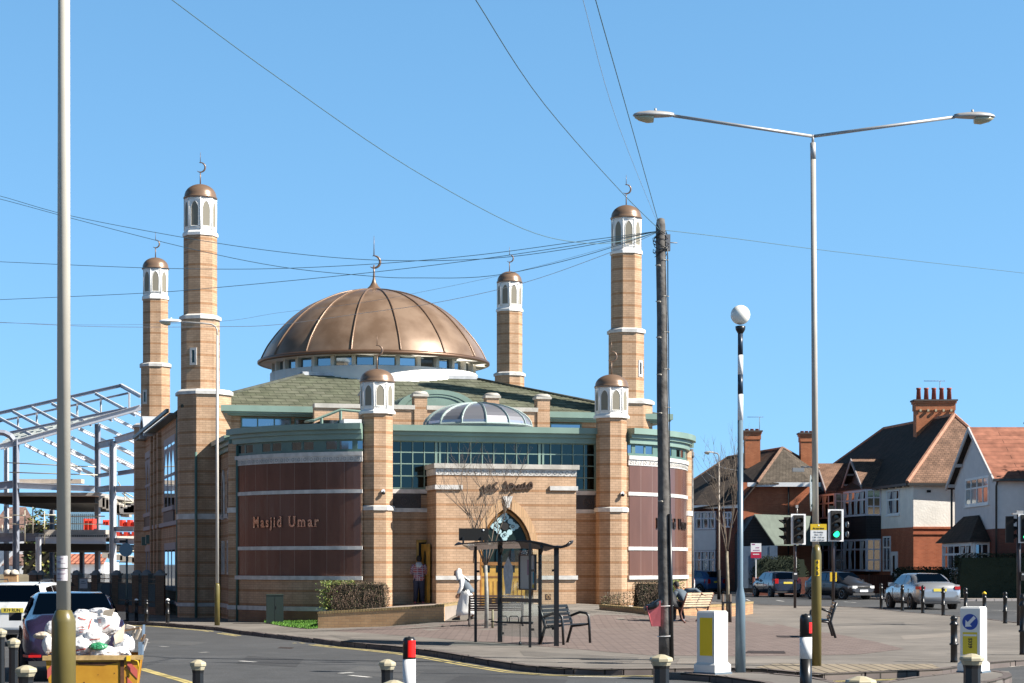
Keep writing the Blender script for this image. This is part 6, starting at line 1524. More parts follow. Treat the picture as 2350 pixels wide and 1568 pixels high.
# white gabled house
h3 = thing('gabled_house', 'white gabled house with red tiled roof at the right edge behind a tall hedge', 'house', (0, 0, 0))
gx = 20.68
mb = HB(); mb.extr([(gx, 93.0, 3.3), (gx, 84.8, 3.3), (gx, 84.8, 5.6), (gx, 88.9, 7.75), (gx, 93.0, 5.6)], (12, 0, 0)); mb.build('upper_wall', RENDW, h3)
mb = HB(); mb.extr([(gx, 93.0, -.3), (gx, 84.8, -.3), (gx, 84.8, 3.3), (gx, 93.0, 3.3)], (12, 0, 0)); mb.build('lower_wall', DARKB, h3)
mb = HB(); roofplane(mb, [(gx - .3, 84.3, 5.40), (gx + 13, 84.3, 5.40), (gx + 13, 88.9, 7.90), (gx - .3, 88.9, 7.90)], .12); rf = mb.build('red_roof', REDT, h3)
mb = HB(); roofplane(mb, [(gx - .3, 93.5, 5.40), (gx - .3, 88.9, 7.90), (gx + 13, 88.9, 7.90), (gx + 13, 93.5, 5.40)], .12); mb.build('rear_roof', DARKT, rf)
mb = HB()
for s_, yy in ((1, 84.3), (1, 93.5)): mb.extr([(gx - .34, yy, 5.22), (gx - .34, yy, 5.42), (gx - .34, 88.9, 7.92), (gx - .34, 88.9, 7.70)], (.07, 0, 0))
for t_2 in (.1, .45): mb.box(gx - .3, gx, 93.5 - 4.6 * t_2 - .08, 93.5 - 4.6 * t_2 + .08, 5.2 + 2.5 * t_2 - .1, 5.2 + 2.5 * t_2 + .05)
mb.build('bargeboard', mat('white_board', (.5, .48, .47), .7), h3)
mb = HB(); mb.box(gx - .3, gx + 12, 84.2, 84.32, 5.30, 5.40); mb.path([(gx - .05, 84.55, 5.35), (gx - .08, 84.7, 5.1), (gx - .08, 84.72, -.2)], .05, 6)
mb.path([(gx - .1, 93.2, 5.3), (gx - .15, 93.0, 4.9), (gx - .15, 93.0, .2)], .05, 6); mb.build('gutter', mat('gutter_black', (.03, .03, .03), .5), h3)
window(h3, (gx, 90.7, 4.4), (0, -1), 4.5 * .98, 1.25, 4, 2, WHITEP, mat('pale_pane', (.30, .40, .46), .1, metal=.7), .10, .07, .05, sc=1, splits=[.62], sill=.06, cls=HB)
mb = HB(); zr = 3.95; mb.add([(gx - .95, 92.9, 2.75), (gx - .95, 85.9, 2.75), (gx, 85.9, 2.75), (gx, 92.9, 2.75), (gx - .05, 91.0, zr), (gx - .05, 88.0, zr)], [(0, 1, 5, 4), (1, 2, 5), (3, 0, 4), (3, 2, 1, 0), (2, 3, 4, 5)]); mb.build('bay_roof', DARKT, h3, rc=True)
mb = HB(); mb.box(gx - .7, gx, 86.2, 92.5, -.2, 2.74); mb.build('bay_wall', WHITEP, h3)
window(h3, (gx - .7, 92.3, 1.5), (0, -1), 5.9, 1.2, 5, 2, WHITEP, HGL, .12, .10, .05, sc=1, splits=[.6], cls=HB, curt=.5, name='bay_window')
window(h3, (gx - .68, 86.2, 1.5), (1, 0), .66, 1.2, 2, 2, WHITEP, HGL, .08, .06, .05, sc=1, splits=[.6], cls=HB, name='bay_window')
mb = HB(); mb.add([(gx + .5, 84.5, 4.9), (gx + .9, 84.5, 4.98), (gx + .55, 84.45, 4.7)], [(0, 1, 2)]) if 0 else None
chimney(h3, 23.6, 24.6, 90.5, 91.2, 6.8, 8.28, 2, pots=.5); aerial(h3, 24.9, 90.8, 7.6, 1.35, 1.3)
# brick house further back
h1 = thing('brick_house', 'red brick house with dark hipped roof and two tall chimneys left of the lamp', 'house', (0, 0, 0))
def Q1(x, y, d): return P(x, y, d)
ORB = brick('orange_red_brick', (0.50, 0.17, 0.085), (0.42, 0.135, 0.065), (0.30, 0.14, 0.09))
s0, s1 = (13.7, 118.0), (18.2, 118.3); w0 = (10.9, 120.1)
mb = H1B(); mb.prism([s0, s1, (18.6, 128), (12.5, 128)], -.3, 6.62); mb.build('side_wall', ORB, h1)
mb = H1B(); mb.prism([w0, (s0[0] - .01, s0[1] + .01), (12.49, 127.9), (10.0, 127.5)], -.3, 5.4); mb.build('front_wall', DARKB, h1)  # darker brick than the sunny side wall: shade put into the colour
pA, pB, pC, pD, pE, pF, pG = P(1795, 1028, 122), P(1671, 1049, 127), P(1582, 1108, 127), P(1584, 1168, 119.6), P(1704, 1150, 117.2), P(1738, 1108, 117.3), P(1862, 1109, 117.8)
mb = H1B(); mb.extr([pA, pB, pE, pF], (0, 0, -.1)); mb.extr([pB, pC, pD, pE], (0, 0, -.1)); rf = mb.build('dark_roof', DARKT, h1)  # slopes away from the sun, darkened in the tile colour
mb = H1B(); mb.extr([pA, pF, pG, P(1880, 1076, 123)], (0, 0, -.1)); mb.build('lit_hip', tiles('grey_brown_tiles', (0.12, 0.10, 0.08), (0.085, 0.07, 0.055), (0.03, 0.025, 0.02), rh=.16, bw=.26), rf)  # lighter tiles put the sunlight on this slope into the colour
mb = H1B(); bar(mb, pA, pF, .10, 5); bar(mb, pA, P(1880, 1076, 123), .10, 5); bar(mb, pB, pC, .08, 5); bar(mb, pA, pB, .08, 5); mb.build('ridge_tiles', mat('ridge_dark', (.22, .13, .09), .9, var=.3), rf)
mb = H1B(); mb.box(13.9, 18.2, 117.5, 117.7, 6.35, 6.6); mb.obox((10.6, 119.8), (13.5, 117.7), .15, 5.1, 5.3); mb.build('fascia', WHITEP, h1)
for (x0, x1, y0, y1, d_) in ((1710, 1745, 988, 1075, 122), (1838, 1868, 993, 1075, 122)):
    a_, b_ = P(x0, y1, d_), P(x1, y0, d_); chimney(h1, a_.x, b_.x, d_, d_ + .8, a_.z, b_.z, 3, cls=H1B, pots=.12, mcol=ORB)
aerial(h1, P(1745, 0, 122).x, 122.4, P(0, 990, 122).z, .9, 1.0, cls=H1B)
mb = H1B(); a_ = P(1810, 1110, 117.8); mb.tube((a_.x, 117.85, 0), (a_.x, 117.85, a_.z), .06, n=6); mb.tube((a_.x + .35, 117.85, 3), (a_.x + .35, 117.85, 4.6), .05, n=6); mb.build('drainpipe', mat('gutter_black', (.03, .03, .03), .5), h1)
tdir = (s0[0] - w0[0], s0[1] - w0[1])
def h1win(u, wd, z0, z1, n, cu):
    L = math.hypot(*tdir); o = (w0[0] + tdir[0] * u / L, w0[1] + tdir[1] * u / L, z0)
    window(h1, o, tdir, wd, z1 - z0, n, 2, mat('white_upvc', (.58, .57, .62), .5), HGL, .09, .08, .14, sc=1, splits=[.6], cls=H1B, curt=cu)
h1win(.15, 1.5, 3.85, 4.95, 3, .9); h1win(.15, 1.5, 1.2, 2.6, 3, .9); h1win(2.2, .6, 3.95, 4.9, 2, .6)
mb = H1B(); L = math.hypot(*tdir); mb.X = frame((w0[0] + tdir[0] * .1 / L, w0[1] + tdir[1] * .1 / L, 2.62), tdir); mb.box(0, 1.55, -.1, 0, 0, 1.2); mb.build('render_panel', RENDW, h1)
# weatherboarded garage
gr = thing('garage', 'black boarded garage with a pale green roof beside the brick house', 'garage', (0, 0, 0))
a0_, a1_, ap_, r1_, r2_ = P(1704, 1225, 112), P(1772, 1240, 111.5), P(1731, 1182, 111.8), P(1860, 1182, 115), P(1860, 1240, 114)
mb = H1B(); mb.extr([P(1704, 1225, 112), P(1704, 1360, 112), P(1784, 1360, 111.6), P(1784, 1245, 111.6), ap_], (.3, 7, 0)); mb.build('boarded_wall', BOARD, gr)
mb = H1B(); mb.extr([P(1731, 1180, 111.3), P(1731, 1180, 111.3) + Vector((4.2, 5, 0)), P(1784, 1248, 111.2) + Vector((4.2, 5, 0)), P(1778, 1249, 111.2)], (0, 0, -.08)); mb.build('green_roof', mat('pale_green_felt', (.11, .135, .115), .9, var=.1), gr)
mb = H1B(); mb.extr([P(1706, 1254, 111.5), P(1784, 1252, 111.2), P(1784, 1350, 111.2), P(1706, 1350, 111.5)], (0, -.05, 0)); gd = mb.build('garage_door', mat('faded_blue', (.14, .20, .28), .7, var=.1), gr)
mb = H1B(); 
for x in (1728, 1745, 1765): mb.extr([P(x, 1254, 111.25), P(x + .8, 1254, 111.25), P(x + .8, 1350, 111.25), P(x, 1350, 111.25)], (0, -.04, 0))
mb.build('door_seam', BLACKM, gd)
# ground in front of the houses
fk = [(1690, 1487), (1800, 1484), (2000, 1493), (2230, 1501), (2400, 1503), (2560, 1503), (2800, 1503)]
g = [ground(x, y, road_z) for x, y in fk]
pl = [(p.x, p.y) for p in g] + [(60, 105), (60, 240), (0, 240), (4, 150)]
struct(sheet(pl, lambda x, y: 0.0, 3.0), 'far_pavement', asphalt('far_pavement_asphalt', (.20, .18, .16)))
struct(kerb('far_kerb', [(p.x, p.y) for p in g], zt=lambda x, y: 0.0, w=.2, m=STONE), 'far_kerb', mat('pale_kerb', (.42, .38, .36), .9, var=.1))
# hedges
DH = [mat('hedge_dark', (.012, .022, .008), .8), mat('hedge_dark2', (.014, .024, .008), .8), mat('hedge_dark3', (.022, .034, .010), .8)]
hedge('tall_hedge', 'tall dark green hedge in front of the white gabled house', 'hedge', (P(2292, 0, 105.2).x, 105.25, 0), (5.0, .9, 2.36), R(0), DH, 14000, .036, core=DH[0], bump=.03)
hedge('low_hedge', 'lower green hedge behind the silver car, beside the taller one', 'hedge', (P(2122, 0, 112).x, 112.5, 0), (3.4, 1.4, 1.62), R(0), [DH[1], DH[2]], 5000, .05, core=DH[0])
hedge('rounded_hedge', 'rounded dark hedge above the dark blue hatchback', 'hedge', (P(1790, 0, 119).x, 119.3, .55), (3.5, 1.6, 1.68), R(0), DH, 7000, .045, core=DH[0], round_=.75, bump=.10)
mb = MB(); mb.box(P(1790, 0, 119).x - 1.7, P(1790, 0, 119).x + 1.9, 118.4, 118.6, -.1, 1.0); mb.build('garden_wall', DARKB, None, 'dark brick garden wall under the rounded hedge', 'wall')
t = thing('garden_fence', 'brown board fence in front of the corner house bays', 'fence', (0, 0, 0)); x0, x1 = P(1945, 0, 119).x, P(2056, 0, 119).x
mb = MB(); mb.box(x0, x1, 119.9, 119.94, 0, 1.12); mb.build('board_panel', brick('fence_boards', (.10, .04, .025), (.08, .03, .02), (.02, .01, .01), bw=.14, rh=5, msize=.01, offset=0), t)
for i in range(3): mb = MB(); x = x0 + (x1 - x0) * i / 2; mb.box(x - .05, x + .05, 119.84, 119.9, 0, 1.2); mb.build('post', mat('fence_post', (.06, .03, .02), .8), t)
# estate agent board
t = thing('sale_board', 'white and crimson sale board on a post beside the garage', 'sign', (P(1735, 0, 117).x, 117, 0)); zb0, zb1, zb2 = P(0, 1281, 117).z, P(0, 1267, 117).z, P(0, 1247, 117).z; hw_ = 12 * 117 / F
mb = MB(); mb.box(-.03, .03, 0, .05, 0, zb2); mb.build('post', WHITEP, t)
mb = MB(); mb.box(-hw_, hw_, -.03, -.005, zb1 + .003, zb2); mb.build('white_board', WHITEP, t); mb = MB(); mb.box(-hw_, hw_, -.03, -.005, zb0, zb1); mb.build('red_board', mat('crimson', (.45, .01, .05), .5), t)
mb = MB(); mb.box(-hw_ * .8, -hw_ * .2, -.034, -.03, zb2 - .10, zb2 - .04); mb.box(-hw_ * .1, hw_ * .6, -.034, -.03, zb1 + .22, zb1 + .27); mb.box(-hw_ * .6, hw_ * .7, -.034, -.03, zb1 + .08, zb1 + .12); mb.build('board_lettering', mat('sale_ink', (.3, .05, .2), .6), t)
mb = MB(); mb.box(-hw_ * .6, hw_ * .6, -.034, -.03, zb0 + .20, zb0 + .25); mb.build('board_lettering', WHITEP, t)
# far lamp and far pole between the houses and the mosque
t = thing('street_lamp', 'distant small street lamp above the bare tree, beside the mosque', 'street lamp', (P(1650, 0, 100).x, 100, 0)); f = lambda y: P(0, y, 100).z
mb = MB(); mb.tube((0, 0, 0), (0, 0, f(1060)), .055, .04, 10); mb.path([(0, 0, f(1062)), (0, 0, f(1046)), (-.08, 0, f(1041)), (-.3, 0, f(1039))], .03, 8); mb.build('pole', mat('lamp_tan', (.30, .26, .22), .6), t)
mb = MB(); mb.tube((0, 0, 0), (0, 0, 1.5), .09, n=10); mb.build('sleeve', BLACKM, t); cobra(t, (-.25, 0, f(1039)), .5, -1, .8)
mb = MB(); mb.tube((0, 0, 0), (0, 0, P(0, 1031, 105).z), .14, .10, 10); mb.tube((-.02, 0, P(0, 1050, 105).z), (-.02, 0, P(0, 1038, 105).z), .16, n=8)
o = mb.build('telegraph_pole', WPOLE, None, 'distant dark wooden pole right beside the curved mosque wing', 'utility pole'); o.location = (P(1587, 0, 105).x, 105, 0)
tt = Vector((P(1587, 0, 105).x, 105, P(0, 1036, 105).z))
for (x, y, d_) in ((1700, 1080, 125), (1645, 1100, 122), (1625, 1110, 122)):
    b_ = P(x, y, d_); mb = MB(); mb.path([tt.lerp(b_, i / 8) - Vector((0, 0, .25 * math.sin(math.pi * i / 8))) for i in range(9)], .008, 4); mb.build('service_wire', WIREL, None, 'thin service wire from the distant wooden pole to the brick house', 'cable', 'service wires of the distant pole')
# ================================================================== building site on the left
STEEL = mat('primer_steel', (0.50, 0.51, 0.54), .6, var=.06, vscale=2); STEEL_SHADE = mat('blue_primer_steel', (0.22, 0.24, 0.29), .6, var=.06)  # one steel in two tones: sunlight and shade put into the colour
CONC = mat('precast_concrete', (0.42, 0.38, 0.33), .9, var=.12, vscale=2); CONC2 = mat('grey_concrete', (.34, .32, .30), .9, var=.12)
SCAF = mat('scaffold_tube', (.46, .43, .34), .5, metal=.2)
D0 = 112.0
def PX(x, y, d=D0): return PS(x, y, d)
for _x, _l in ((32.2, 'tall dense evergreen tree shading the hedge, beyond the right edge'), (38.2, 'second tall evergreen farther along the right pavement')): hedge('evergreen_tree', _l, 'tree', (_x, 104.0, 0), (6.4, 3.4, 10.5), 0, DH, 5000, .12, core=DH[0], round_=.5, bump=.2)  # unseen trees added to throw shade on the hedge and gabled house
st = thing('steel_building_frame', 'unfinished steel building frame with precast floors left of the mosque', 'building', (0, 0, 0))
def ibeam(name, a, b, h=.32, w_=.2, m=STEEL, up=None):
    if name in ('purlin', 'post', 'ridge_beam', 'upper_rail', 'eaves_beam'): h *= .75; w_ *= .8
    a, b = Vector(a), Vector(b); t = (b - a).normalized(); up = up or (Vector((0, 0, 1)) if abs(t.z) < .9 else Vector((1, 0, 0)))
    s_ = t.cross(up).normalized(); u_ = s_.cross(t).normalized(); L = (b - a).length
    mb = MB(); X = Matrix((t, s_, u_)).transposed().to_4x4(); X.translation = a; mb.X = X
    mb.box(0, L, -w_ / 2, w_ / 2, h / 2 - .03, h / 2); mb.box(0, L, -w_ / 2, w_ / 2, -h / 2, -h / 2 + .03); mb.box(0, L, -.012, .012, -h / 2 + .03, h / 2 - .03)
    return mb.build(name, m, st)
for (x, yt, dd_, m_, w_) in ((40, 1098, D0, STEEL_SHADE, .40), (244, 1060, D0 + 6, STEEL_SHADE, .34), (282, 1103, D0 - 6, STEEL, .42), (96, 1343, D0 - 2, STEEL, .22), (16, 1118, D0 + 14, STEEL, .26), (160, 1345, D0 + 16, STEEL_SHADE, .3), (130, 1270, D0 + 20, STEEL_SHADE, .3), (205, 1345, D0 + 20, STEEL_SHADE, .3)):
    a = PX(x, yt, dd_); ibeam('column', (a.x, a.y, -.3), a, .26, w_ * .78, m_, up=Vector((1, -.25, 0)).normalized())
# curved eaves piece on the first column
mb = MB(); pts = [PX(-30, 1085), PX(-5, 1081), PX(12, 1083), PX(26, 1090), PX(35, 1101)]; mb.path(pts, .17, 4, smooth=False); mb.build('curved_rafter', STEEL_SHADE, st)
ibeam('ridge_beam', PX(-10, 1035, D0 + 10), PX(303, 964, D0 + 10), .26, .2, STEEL_SHADE); ibeam('ridge_beam', PX(303, 964, D0 + 10), PX(352, 991, D0 + 4), .3, .2, STEEL)
ibeam('upper_rail', PX(-10, 1056, D0 + 8), PX(321, 983, D0 + 8), .16, .12, STEEL_SHADE)
ibeam('eaves_beam', PX(0, 1118, D0), PX(352, 1019, D0), .42, .25, STEEL); ibeam('eaves_beam', PX(25, 1082, D0 + 3), PX(318, 1021, D0 + 3), .2, .15, STEEL_SHADE)
for x, y0, y1 in ((45, 1044, 1078), (92, 1033, 1066), (193, 1011, 1044), (252, 1000, 1033), (323, 982, 1023)): ibeam('post', PX(x, y1, D0 + 8), PX(x, y0, D0 + 8), .12, .2, STEEL)
for x, y in ((-20, 1035), (32, 1029), (80, 1019), (129, 1009), (180, 997), (238, 984)): ibeam('purlin', PX(x, y, D0 + 10), PX(x + 100, y + 54, D0 + 2), .22, .12, STEEL)
for x, y, L in ((62, 1112, 140), (108, 1098, 170), (178, 1094, 160), (196, 1071, 200), (246, 1062, 110), (285, 1046, 70), (175, 1125, 110), (176, 1160, 62), (288, 1114, 60), (288, 1144, 62), (320, 1098, 30), (335, 1030, 20)): ibeam('purlin', PX(x, y, D0 + 9), PX(x + L, y + L * .49, D0 + 16), .26, .12, STEEL)
# profiled decking under the slope
mb = MB()
for i in range(7): mb.path([PX(-5 + 6 * i, 1116 - 5.2 * i - (0), D0 + 1 + i), PX(150 + 26 * i, 1071 - 7.0 * i, D0 + 1 + i)], .07, 4, smooth=False)
mb.build('roof_decking', mat('decking', (.48, .52, .50), .5), st)
ibeam('side_rafter', PX(246, 1114, D0 + 6), PX(282, 1106, D0 - 6), .36, .2, STEEL_SHADE); ibeam('side_rafter', PX(288, 1102, D0 - 6), PX(345, 1085, D0 - 10), .36, .2, STEEL)
ibeam('floor_beam', PX(-5, 1216), PX(32, 1211), .44, .3, STEEL_SHADE); ibeam('floor_beam', PX(45, 1214, D0), PX(236, 1222, D0), .34, .3, STEEL); ibeam('floor_beam', PX(245, 1225, D0 + 5), PX(276, 1221, D0 - 5), .34, .2, STEEL_SHADE); ibeam('floor_beam', PX(290, 1223, D0 - 6), PX(342, 1223, D0 - 8), .34, .3, STEEL)
ibeam('floor_beam', PX(245, 1190, D0 + 5), PX(276, 1185, D0 - 5), .2, .2, STEEL_SHADE); ibeam('floor_beam', PX(295, 1184, D0 - 4), PX(340, 1177, D0 - 6), .22, .2, STEEL_SHADE)
ibeam('floor_beam', PX(98, 1351, D0 - 1), PX(265, 1352, D0 - 1), .36, .3, STEEL); ibeam('floor_beam', PX(-5, 1349, D0 + 2), PX(97, 1346, D0 + 2), .3, .3, STEEL_SHADE); ibeam('floor_beam', PX(288, 1323, D0 - 6), PX(342, 1323, D0 - 7), .26, .3, STEEL); ibeam('floor_beam', PX(288, 1352, D0 - 6), PX(342, 1354, D0 - 7), .3, .3, STEEL)
def slab(name, x0, x1, y0, y1, dep, m, d=D0):
    a, b = PX(x0, y1, d), PX(x1, y0, d); mb = MB(); mb.box(a.x, b.x, d - .3, d + dep, a.z, b.z); return mb.build(name, m, st)
slab('concrete_upstand', 47, 206, 1198.5, 1209, .5, mat('pink_concrete', (.50, .42, .34), .9, var=.1), D0 + .4)
slab('upper_slab', -15, 246, 1232, 1240, 22, CONC2, D0 + .6); slab('dark_soffit', -15, 240, 1240, 1258, 20, BLACKM, D0 + 2); slab('dark_soffit', -15, 268, 1359, 1377, 20, BLACKM, D0 + 2)  # black soffits put the shade under the floors into the colour
hs_ = slab('hollow_core_slab', 100, 268, 1336, 1344, 20, CONC, D0 - .5); slab('slab_edge', 113, 264, 1325, 1335.5, 2, CONC, D0)
mb = MB()
for i in range(30): a = PX(104 + 5.6 * i, 1340, D0 - .82); mb.X = T(a.x, a.y, a.z) @ Matrix.Rotation(R(90), 4, 'X'); mb.lathe([(.045, 0), (.001, .002)], 8)
mb.build('slab_holes', BLACKM, hs_)
slab('lower_slab', -15, 100, 1333, 1346, 20, CONC2, D0 + 3)
slab('rear_wall', -15, 60, 1262, 1300, .3, BLACKM, D0 + 24) if 0 else None
# concrete stairs
mb = MB()
for i in range(7):
    a, b = PX(247 + 9 * i, 1268 + 4 * i, D0 - 2), PX(262 + 9 * i, 1240 + 4.5 * i, D0 - 2); mb.box(a.x, b.x, D0 - 2, D0 - .5 + .01 * i, a.z, b.z)
for i in range(6):
    a, b = PX(255 + 15 * i, 1395 + 3 * i, D0 - 2), PX(276 + 15 * i, 1382 + 2.5 * i, D0 - 2); mb.box(a.x, b.x, D0 - 2, D0 - .5 + .01 * i, a.z, b.z)
mb.build('concrete_stair', CONC, st)
mb = MB()
for i in range(5): a, b = PX(300 + 9 * i, 1285 - 3 * i, D0 - 3), PX(345, 1271 - 4.0 * i, D0 - 3); mb.box(a.x, b.x, D0 - 3, D0 - 1.5 + .01 * i, a.z, b.z)
mb.build('concrete_stair', CONC2, st)
sf = thing('scaffold_rails', 'pale scaffold tubes fixed round the unfinished steel frame', 'scaffolding', (0, 0, 0))
def tb(a, b): mb = MB(); mb.tube(a, b, .035, n=6); mb.build('tube', SCAF, sf)
for (x0, y0, x1, y1) in ((18, 1157, 240, 1168), (23, 1181, 244, 1188), (90, 1287, 140, 1288), (93, 1308, 262, 1311), (175, 1291, 262, 1291), (20, 1310, 70, 1312), (25, 1288, 60, 1289), (245, 1253, 340, 1258), (285, 1281, 340, 1283), (288, 1377, 342, 1378), (276, 1405, 340, 1406), (-5, 1295, 30, 1294)): tb(PX(x0, y0, D0 - 1.5), PX(x1, y1, D0 - 1.5))
for (x, y0, y1) in ((62, 1276, 1357), (82, 1268, 1335), (111, 1278, 1361), (5, 1312, 1330), (312, 1235, 1268), (290, 1280, 1320), (297, 1280, 1320)): tb(PX(x, y1, D0 - 1.6), PX(x, y0, D0 - 1.6))
tb(PX(305, 1233, D0 - 4), PX(340, 1262, D0 - 4)); tb(PX(300, 1225, D0 - 4), PX(340, 1247, D0 - 4)); tb(PX(295, 1205, D0 - 4), PX(312, 1235, D0 - 4))
SR_ = mat('safety_red', (0.62, 0.045, 0.02), .6); 
for i, (x0, x1, y0, y1, lb) in enumerate(((208, 233, 1297, 1325, 'red site cabinet on the first floor of the steel frame'), (256, 272, 1300, 1313, 'small red box on the first floor beside the steel column'), (288, 338, 1330, 1340, 'orange red safety barrier on the lower floor by the mosque'), (298, 345, 1300, 1316, 'red and white stacked material under the concrete stair'))):
    a, b = PX(x0, y1, D0 + 1), PX(x1, y0, D0 + 1); mb = MB(); n_ = 5; w_ = (b.x - a.x) / n_
    for k in range(n_): mb.box(a.x + w_ * k + .02, a.x + w_ * (k + 1) - .02, D0 + 1 + .1 * (k % 2), D0 + 2, a.z, b.z - (.12 if k % 2 else 0))
    mb.build('site_material', [SR_], None, lb, 'site equipment')
# houses far behind the site
fh = thing('far_bungalow', 'low white house with orange pantiles seen through the steel frame', 'house', (0, 0, 0)); dF = 165
PANT = brick('orange_pantiles', (.52, .20, .12), (.44, .16, .10), (.18, .06, .04), bw=.42, rh=1.4, msize=.09, rough=.9, offset=0, bump=.6)
a, b = PX(70, 1440, dF), PX(262, 1407, dF); mb = MB(); mb.box(a.x, b.x, dF, dF + 6, -1, b.z); mb.build('white_wall', WHITEP, fh)
r0, r1 = PX(68, 1408, dF - .5), PX(250, 1385, dF + 3.5); mb = MB(); mb.extr([(r0.x, dF - .5, r0.z), (PX(262, 0, dF).x, dF - .5, r0.z), (PX(250, 0, dF).x, dF + 3.5, r1.z), (r0.x, dF + 3.5, r1.z)], (0, 0, -.1)); mb.build('pantile_roof', PANT, fh)
fh = thing('far_house', 'white house with a brown tiled roof behind the scaffold at the left edge', 'house', (0, 0, 0))
BRT = tiles('brown_pantiles', (.26, .16, .13), (.19, .12, .10), (.07, .05, .04), rh=.5, bw=.5)
a, b = PX(-20, 1440, 160), PX(80, 1318, 160); mb = MB(); mb.box(a.x, b.x, 160, 168, -1, b.z); mb.build('white_wall', WHITEP, fh)
mb = MB(); r0, r1 = PX(-25, 1320, 159), PX(95, 1268, 164); mb.extr([(r0.x, 159, r0.z), (PX(95, 0, 159).x, 159, r0.z), (r1.x - 1, 164, r1.z), (r0.x, 164, r1.z)], (0, 0, -.1)); mb.build('tiled_roof', BRT, fh)
mb = MB(); a, b = PX(20, 1412, 158), PX(72, 1385, 158); mb.extr([(a.x, 156, a.z), (b.x, 156, a.z), (b.x, 160, b.z), (a.x, 160, b.z)], (0, 0, -.1)); mb.build('porch_roof', BRT, fh)
hedge('green_tree', 'green and golden shrubs seen through the site above the slab', 'shrub', (PX(110, 0, 150).x, 150, -.3), (3.2, 2, 5.6), 0, [mat('far_green', (.05, .09, .02), .8), mat('far_gold', (.22, .20, .05), .8)], 1500, .16, bump=.3, round_=.5)
mb = MB(); a, b = PX(175, 1360, 150), PX(240, 1275, 150)
for i in range(14): x = a.x + (b.x - a.x) * i / 13; mb.box(x - .05, x + .05, 149.9, 150, a.z + .3, b.z)
mb.box(a.x, b.x, 150.05, 150.1, a.z + .3, b.z - .3)
mb.build('blue_panel_fence', mat('site_blue', (.22, .34, .42), .7), None, 'pale blue panel fence far behind the steel frame', 'fence')
# brick piers and railings along the site
fn = thing('site_fence', 'brick piers with dark railings and pale blue boarding in front of the building site', 'fence', (0, 0, 0))
PIERB = brick('pier_brick', (.24, .15, .10), (.19, .12, .08), (.12, .09, .07))
pier = [(84, 92, 19), (103, 92, 14), (146, 90, 18), (191, 88, 18), (240, 85.5, 19), (292, 82.5, 20), (343, 79.5, 22), (367, 78, 22), (401, 76, 22)]
prev = None
for i, (x, d_, w_) in enumerate(pier):
    a = PX(x, 1431, d_); r = w_ * d_ / 4978 / 2; zt = a.z; zb = -.35
    mb = MB(); mb.box(a.x - r, a.x + r, d_ - r, d_ + r, zb, zt - .12); pp = mb.build('pier', PIERB, fn)
    mb = MB(); mb.prism([(a.x - r - .05, d_ - r - .05), (a.x + r + .05, d_ - r - .05), (a.x + r + .05, d_ + r + .05), (a.x - r - .05, d_ + r + .05)], zt - .12, zt - .04); mb.X = T(a.x, d_, zt - .04); mb.lathe([(r * 1.3, 0), (r * 1.15, .07), (r * .6, .12), (.01, .14)], 4, ph=R(45)); mb.build('pier_cap', mat('cap_stone', (.24, .26, .27), .9), pp)
    if prev:
        x0, d0, z0, r0 = prev; mb = MB(); n_ = max(2, int(math.hypot(a.x - x0, d_ - d0) / .14)); p0 = Vector((x0, d0)); p1 = Vector((a.x, d_))
        for k in range(1, n_): q_ = p0.lerp(p1, k / n_); mb.box(q_.x - .012, q_.x + .012, q_.y - .012, q_.y + .012, .1, min(zt, z0) - .05)
        for zz in (.3, min(zt, z0) - .28, min(zt, z0) - .45): mb.obox(tuple(p0), tuple(p1), .03, zz, zz + .035)
        mb.build('railing', mat('railing_teal', (.02, .05, .05), .5), fn)
        mb = MB(); mb.obox((x0, d0 + .12), (a.x, d_ + .12), .03, -.3, min(zt, z0) - .42); mb.build('boarding', mat('pale_blue_board', (.24, .34, .42), .7, var=.1, vscale=6), fn)
        mb = MB(); mb.obox((x0, d0 + .02), (a.x, d_ + .02), .2, -.35, .12); mb.build('dwarf_wall', PIERB, fn)
    prev = (a.x, d_, zt, r)
struct_ = MB(); a = PX(-40, 1440, 100); struct_.box(a.x, PX(82, 0, 100).x, 99.8, 100, -.3, PX(0, 1436, 100).z)
struct_.build('stone_wall', mat('pale_wall_stone', (.42, .37, .26), .9, var=.15, vscale=2), None, 'low pale stone wall behind the white estate car', 'wall')
for x, lb in ((20, 'left of two pale capped gate piers above the white estate car'), (36, 'right of two pale capped gate piers above the white estate car')):
    a = PX(x, 1432, 97); t = thing('gate_pier', lb, 'pier', (a.x, 97, -.3), 0, 'pale capped gate piers'); mb = MB(); mb.box(-.16, .16, -.16, .16, 0, a.z + .2); mb.build('brickwork', BUFFP, t); mb = MB(); mb.X = T(0, 0, a.z + .2); mb.lathe([(.27, 0), (.27, .08), (.2, .2), (.01, .26)], 4, ph=R(45)); mb.build('cap', mat('cap_cream', (.55, .50, .42), .8), t)
mb = MB(); a = PX(74, 1500, 90); b = PX(84, 1436, 90); 
for i, (x, y0, y1, d_, lb) in enumerate(((122, 1447, 1463, 89, 'white notice board on the railings above the red skip'), (213, 1447, 1471, 86, 'white notice board between two brick piers'))):
    a, b = PX(x - 10, y1, d_), PX(x + 10, y0, d_); mb = MB(); mb.box(a.x, b.x, d_ - .35, d_ - .32, a.z, b.z); t = mb.build('notice_board', mat('notice_grey', (.45, .47, .50), .6), None, lb, 'sign', 'notices on the site railings')
    mb = MB(); mb.box(a.x + .06, b.x - .06, d_ - .36, d_ - .351, (a.z + b.z) / 2, (a.z + b.z) / 2 + .03); mb.box(a.x + .08, b.x - .12, d_ - .36, d_ - .351, (a.z + b.z) / 2 + .08, (a.z + b.z) / 2 + .11); mb.build('notice_print', mat('notice_ink', (.12, .12, .14), .7), t)
